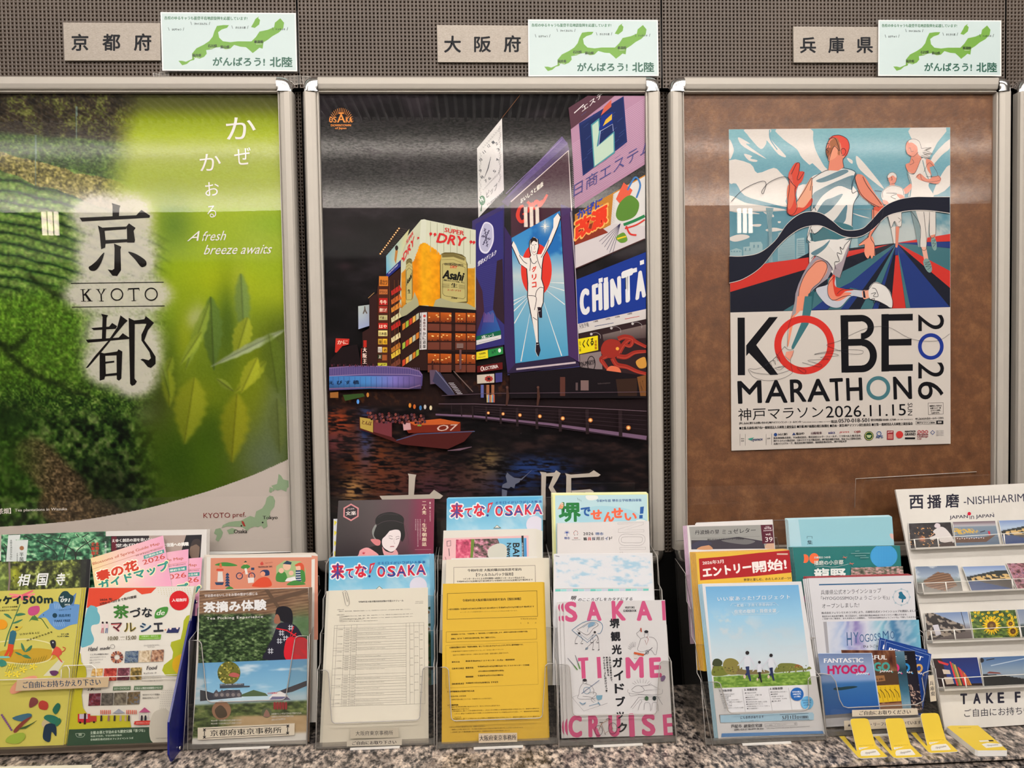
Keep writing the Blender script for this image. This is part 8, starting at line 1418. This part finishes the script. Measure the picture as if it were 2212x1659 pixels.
def tray(lip,lab_y,top):
    """lip: left/right pixel of the white ledge; top: the same for the clear front"""
    (x0,y0),(x1,y1)=lip;(a0,b0),(a1,b1)=top
    P=pn.hit([(x0,y0),(x1,y1)]);Q=pn.hit([(a0,b0),(a1,b1)]);n=pn.n*.022;d=np.array([0,0,-.004])
    prism('ledge',[P[0],P[1],P[1]+n,P[0]+n],d,'white',nb)
    Q=Q+n;prism('clear_front',[P[0]+n,P[1]+n,Q[1],Q[0]],-pn.n*.0018,'clearac',nb)
    edge_tube([Q[0]-n,Q[0],Q[1]],.0008,'clearedge',nb)
    for u in (.0,.13,.5,.86):a_=P[0]+(P[1]-P[0])*u+n;b_=Q[0]+(Q[1]-Q[0])*u;edge_tube([a_,b_],.0014,'clearedge',nb,'upright')
tray((N6(235,805),N6(2200,722)),0,(N6(222,712),N6(2190,590)));tray((N6(325,1302),N6(2290,1215)),0,(N6(308,1198),N6(2280,1105)))
tray((N7(208,278),N7(2100,205)),0,(N7(190,165),N7(2090,75)));tray((N7(335,792),N7(2150,700)),0,(N7(312,678),N7(2140,580)))
cn_=[0]
def post(q,lab,fn,off=.004,extra=None,step=1.6):
    pp=Plane(pn.p+pn.n*off,pn.n);t,a=leaflet('postcard',q,pp,lab,'postcard','picture postcards in the white stand',.0012,(214,210,200));qi=np.array(q,float);qi=qi+(qi.mean(0)-qi)*.02
    photo(a,qi,fn,step)
    if extra:extra(a,uvq(qi))
    a.build('picture',t,'inkgloss')
def Q6(*p):return [N6(*x) for x in p]
def Q7(*p):return [N7(*x) for x in p]
def smith(U,V):C=ramp(fbm(U,V,.15,3),[(.3,(26,22,24)),(.8,(60,54,56))]);C=mixc(C,(206,120,80),1.0*gau(U,V,.28,.65,.07,.1));sp=vnoise(U,V,.022,6) > .86;return np.where((sp & (gau(U,V,.3,.7,.4,.5) > .3))[...,None],np.array((236,170,100.)),C)
post(Q6((218,520),(697,505),(748,780),(240,803)),'postcard of a smith striking sparks',smith,.004,lambda a,m:(a.blob(m([(.55,.35),(.72,.18),(.85,.25),(.97,.6),(.98,.85),(.7,.8),(.65,.65),(.5,.7),(.45,.6),(.6,.5)]),(206,196,190),3),a.blob(m([(.6,.12),(.66,.02),(.74,.08),(.72,.22),(.62,.2)]),(206,190,190),3),a.poly(m([(.7,.85),(.95,.8),(1,1),(.65,1)]),(60,44,40)),a.line(m([(.48,.55),(.58,.42)]),2,(190,140,110))))
def boats(U,V):C=ramp(V,[(0,(110,90,96)),(.18,(176,170,172)),(.22,(120,134,146)),(1,(90,106,126))]);return mixc(C,(216,170,60),(vnoise(U,V,.03,3) > .5)*(gau(U,V,.1,.4,.5,.12) > .35)*.9)
post(Q6((712,503),(1195,490),(1250,765),(752,780)),'postcard of long rowing boats on grey water',boats,.005,lambda a,m:(a.poly(m([(0,.62),(.5,.7),(.95,.58),(.7,.86),(0,.86)]),(96,66,50)),[a.circ(*m([(.05+k*.055,.68+.02*(k % 2))])[0],1.4,(214,190,190),n=6) for k in range(12)],a.poly(m([(.78,.42),(.83,.42),(.83,.6),(.79,.6)]),(190,40,60)),a.line(m([(.6,.45),(.72,.4)]),2,(40,40,50))))
def river(U,V):C=ramp(V,[(0,(120,140,180)),(.3,(170,184,200)),(.45,(150,160,180)),(.6,(60,76,116)),(1,(50,70,116))]);hill=(V < .62) & (V > .42-.3*U) & (V > .2);C=np.where(hill[...,None],np.array((44,48,46.)),C);b=(V > .34) & (V < .6) & (U > .1+.0*V) & (vnoise(U,V,.05,4) > .45) & (V > .5-.3*U);C=np.where(b[...,None],np.array((206,170,110.)),C);return mixc(C,(90,76,60),((V > .62) & (V < .5+.5*U))*.8)
post(Q6((1228,488),(1740,472),(1800,740),(1285,765)),'upper postcard of a lit town by a blue river',river,.004);post(Q6((820,1005),(1300,990),(1425,1262),(925,1280)),'slipped postcard of a lit town by a river',river,.007)
def ship(U,V):C=ramp(V,[(0,(96,112,136)),(.4,(150,162,176)),(.6,(120,130,120)),(.62,(110,106,100)),(1,(130,124,116))]);C=mixc(C,(206,206,204),sstep(.5,.7,fbm(U,V,.2,7))*(V < .5)*.7);h=inpoly(U,V,[(.15,.55),(.5,.22),(.78,.3),(.9,.75),(.6,.95),(.2,.78)]);W_=ramp(.5+.5*np.sin(V*70+U*20),[(0,(84,58,44)),(1,(150,110,80))]);return np.where(h[...,None],W_,C)
post(Q6((290,1003),(775,990),(838,1293),(322,1300)),'postcard of a big wooden temple float',ship,.005)
post(Q6((1315,968),(1800,955),(1870,1235),(1440,1260)),'postcard of a festival crowd, dark and pink',mott([(34,26,34),(96,60,60),(190,130,140),(60,60,90)],.07,5),.004)
def town(U,V):C=ramp(V,[(0,(110,130,166)),(.4,(160,170,186)),(.7,(110,100,96)),(1,(90,80,78))]);l=(V > .05+.75*U-.2) & (V < 1.02-.35*U) & (U < .86);W_=np.where((vnoise(U*1.4,V,.08,9) > .5)[...,None],np.array((150,136,122.)),np.array((44,38,38.)));return np.where(l[...,None],W_,C)
post([N6(398,1525),N6(885,1508),N7(718,250),N7(215,272)],'postcard of an old street with dark eaves',town,.005,lambda a,m:(a.poly(m([(.15,.45),(.28,.43),(.32,.8),(.2,.85)]),(196,190,196)),a.line(m([(.85,0),(.88,.6)]),1.4,(40,40,44))))
def sunf(U,V):return ramp(fbm(U,V,.06,6),[(.3,(40,60,30)),(.6,(90,116,50)),(.8,(150,160,60))])
def flowers(a,m):
    r=np.random.default_rng(2)
    for k in range(34):x,y=r.random(),r.uniform(0,.4);P=m([(x,y)])[0];a.circ(P[0],P[1],2.8,(226,190,30),n=7);a.circ(P[0],P[1],1.1,(90,60,30),n=5)
    for u,v,s in ((.42,.55,20),(.84,.50,10),(.86,.78,13)):
        P=m([(u,v)])[0]
        for k in range(20):an=k*.314;a.line([(P[0]+s*.3*math.cos(an),P[1]+s*.3*math.sin(an)),(P[0]+s*math.cos(an),P[1]+s*math.sin(an))],[s*.34,s*.06],(232,196,26) if k % 2 else (214,166,20))
        a.circ(P[0],P[1],s*.48,(96,60,30));a.circ(P[0],P[1],s*.2,(130,100,44))
post([N6(905,1506),N6(1420,1486),N7(1240,235),N7(722,250)],'postcard of a sunflower field',sunf,.005,flowers)
post([N6(1430,1484),N6(1940,1466),N7(1760,210),N7(1250,234)],'postcard of grey sea cut off by the picture edge',lambda U,V:ramp(V,[(0,(120,130,150)),(.5,(150,156,166)),(.6,(60,70,66)),(1,(40,50,44))]),.005)
def barc(U,V):C=ramp(V,[(0,(20,36,96)),(1,(30,60,130))]);d=(U < .2+.05*V) | (V > .9);C=np.where(d[...,None],np.array((40,24,24.)),C);return C
def stripes(a,m):
    cs=((206,50,50),(120,130,60),(190,160,80),(60,60,60),(196,40,50),(206,60,60),(150,90,50),(196,50,56),(190,150,60),(206,60,50),(170,60,50),(200,150,60))
    for k in range(12):u=.36+k*.045-.0015*k*k;a.poly(m([(u,.12+k*.05),(u+.035-.001*k,.13+k*.05),(u+.09-.001*k,.97),(u+.05,.97)]),cs[k])
    a.poly(m([(.1,.06),(.34,.2),(.3,.26),(.12,.16)]),(200,50,50));a.poly(m([(.16,.38),(.32,.42),(.33,.56),(.17,.55)]),(200,180,160));a.poly(m([(.16,.66),(.34,.66),(.36,.9),(.18,.92)]),(190,170,150))
post(Q7((270,465),(765,450),(828,765),(342,780)),'postcard of coloured poles against deep blue sky',barc,.005,stripes)
post(Q7((790,453),(1300,432),(1360,745),(835,770)),'postcard of a dark roof under a streaked blue sky',lambda U,V:mixc(ramp(V,[(0,(70,100,140)),(.5,(130,146,160)),(1,(150,150,150))]),(40,40,40),inpoly(U,V,[(0,.58),(.15,.6),(.4,.64),(1,.86),(1,1.1),(0,1.1)])*1.),.005,lambda a,m:(a.poly(m([(.08,.56),(.15,.5),(.36,.55),(.4,.6)]),(120,60,50)),a.line(m([(.12,.1),(.3,.06)]),2,(30,30,36)),a.circ(*m([(.02,.1)])[0],5,(30,30,36)),a.line(m([(.2,.3),(.95,.1)]),2,(170,184,196))))
# ---------------------------------------------------------------- yellow fold-up cards on the counter
YC=(226,192,64)
def foldcard(tongue,base,lab,shift=(0,0),hand=(226,220,210)):
    sx,sy=shift;T=[(1730+x/5.37+sx,1350+y/5.37+sy) for x,y in tongue];B=[(1730+x/5.37+sx,1350+y/5.37+sy) for x,y in base]
    cp=Plane((0,0,ZC+.0016),(0,0,1));P=cp.hit(B);t=thing('fold_up_card',P.mean(0),lab,'card','yellow fold-up cards');prism('base_flap',P,(0,0,-.0011),'paper',t)
    a=Art(cp,GB,5e-5);a.poly(B,YC)
    A_,B_=cp.hit([T[-1],T[-2]]);e=(B_-A_)/np.linalg.norm(B_-A_);back=np.cross((0,0,1),e);back /= np.linalg.norm(back);up=np.array([0,0,1])*math.cos(.42)+back*math.sin(.42);tp=Plane(A_,np.cross(e,up));PT=tp.hit(T);prism('upright_tongue',PT,-tp.n*.0009,'paper',t)
    b=Art(tp,GB,5e-5);b.poly(T,YC);m=lambda x,y:(1730+x/5.37+sx,1350+y/5.37+sy)
    b.text('https://hyogossimo.jp',m(674,1408),m(842,1398),2.2,(120,96,30));b.poly([m(672,1422),m(806,1415),m(806,1440),m(676,1448)],(222,216,206));b.text('ひょうごッシモ',m(684,1440),m(796,1434),2.8,(60,50,40),.02);b.poly([m(806,1414),m(845,1412),m(848,1438),m(808,1441)],(50,44,40));b.text('検索',m(814,1434),m(840,1432),2.6,(220,214,206),.02);b.build('tongue_print',t,'ink')
    S_=[m(690,1490),m(700,1460),m(740,1450),m(865,1440),m(885,1455),m(925,1505),m(900,1512),m(700,1520)];a.poly(S_,hand);a.text('Hyogossimo',m(750,1506),m(872,1484),6,(150,144,138),0,shear=.3);a.build('flap_print',t,'ink')
tg=[(575,1120),(582,1095),(600,1087),(740,1082),(775,1092),(792,1125),(825,1250),(868,1390),(650,1455)];tg=[(575,1120),(582,1095),(600,1087),(740,1082),(775,1092),(792,1125),(825,1250),(868,1392),(650,1456)]
bs=[(445,1290),(505,1288),(640,1460),(650,1458),(870,1392),(1005,1524),(990,1532),(700,1546),(665,1536),(455,1305)]
foldcard(tg,bs,'yellow fold-up card furthest left, before the wide holder');foldcard(tg,bs,'middle yellow fold-up card of the three upright ones',(75.5,-.5));foldcard([(x,y) for x,y in tg],bs,'yellow fold-up card nearest the white stand',(152,-11.5))
Q=np.array([N7(430,1215),N7(468,1206),N7(770,1202),N7(805,1228),N7(1086,1466),N7(1080,1470),N7(770,1474),N7(735,1462)]);q8=np.array([(1960+x/5.044,1330+(y+62)/5.044) for x,y in ((430,1215),(468,1200),(770,1198),(805,1228),(1086,1466),(1080,1472),(770,1474),(735,1462))])
gp=COUNTER.hit(q8)
for k in range(7):
    z=.0006+k*.0017;lab='top yellow card of the flat stack beside the upright ones' if k == 6 else ('bottom','sixth','fifth','fourth','third','second')[k]+' yellow card counted down the flat stack'
    P=gp+np.array([0,0,z]);t=thing('flat_card',P.mean(0),lab,'card','yellow cards in the flat stack');prism('card',P,(0,0,.0015),'paper',t)
    if k == 6:
        tp=Plane((0,0,ZC+z+.0016),(0,0,1));a=Art(tp,GB,5e-5);fr2=tp.hit([(0,0)]);
        def toPx(W):
            d=np.asarray(W)-CAM;zf=d@CF;return np.stack([1106+FPX*(d@CR)/zf,829.5-FPX*(d@CU)/zf],1)
        px_=toPx(P+[0,0,.0016]);a.poly([tuple(p) for p in px_],YC);c=px_.mean(0)
        a.poly([(c[0]+8,c[1]+13),(c[0]+20,c[1]+10),(c[0]+50,c[1]+12),(c[0]+54,c[1]+18),(c[0]+18,c[1]+21)],(226,220,206));a.text('Hyogossimo',(c[0]+20,c[1]+18),(c[0]+44,c[1]+16),4,(150,144,138),0,shear=.2);a.poly([(c[0]+2,c[1]+5),(c[0]+22,c[1]+4),(c[0]+25,c[1]+7),(c[0]+5,c[1]+8)],(222,216,206));a.poly([(c[0]+22,c[1]+4),(c[0]+32,c[1]+3.6),(c[0]+35,c[1]+6.6),(c[0]+25,c[1]+7)],(50,44,40));a.text('兵庫のはなやかさ♪',(c[0]-42,c[1]-21),(c[0]-14,c[1]-22),2.4,(110,86,30));a.build('card_print',t,'ink')
q=[(-60,1657),(198,1652),(196,1700),(-60,1704)];cpz=Plane((0,0,ZC+.0012),(0,0,1));t,a=leaflet('paper_slip',q,cpz,'pale paper slip on the counter at the bottom edge','paper',face=(226,216,190),th=.0008);a.build('face',t,'inkmatte')
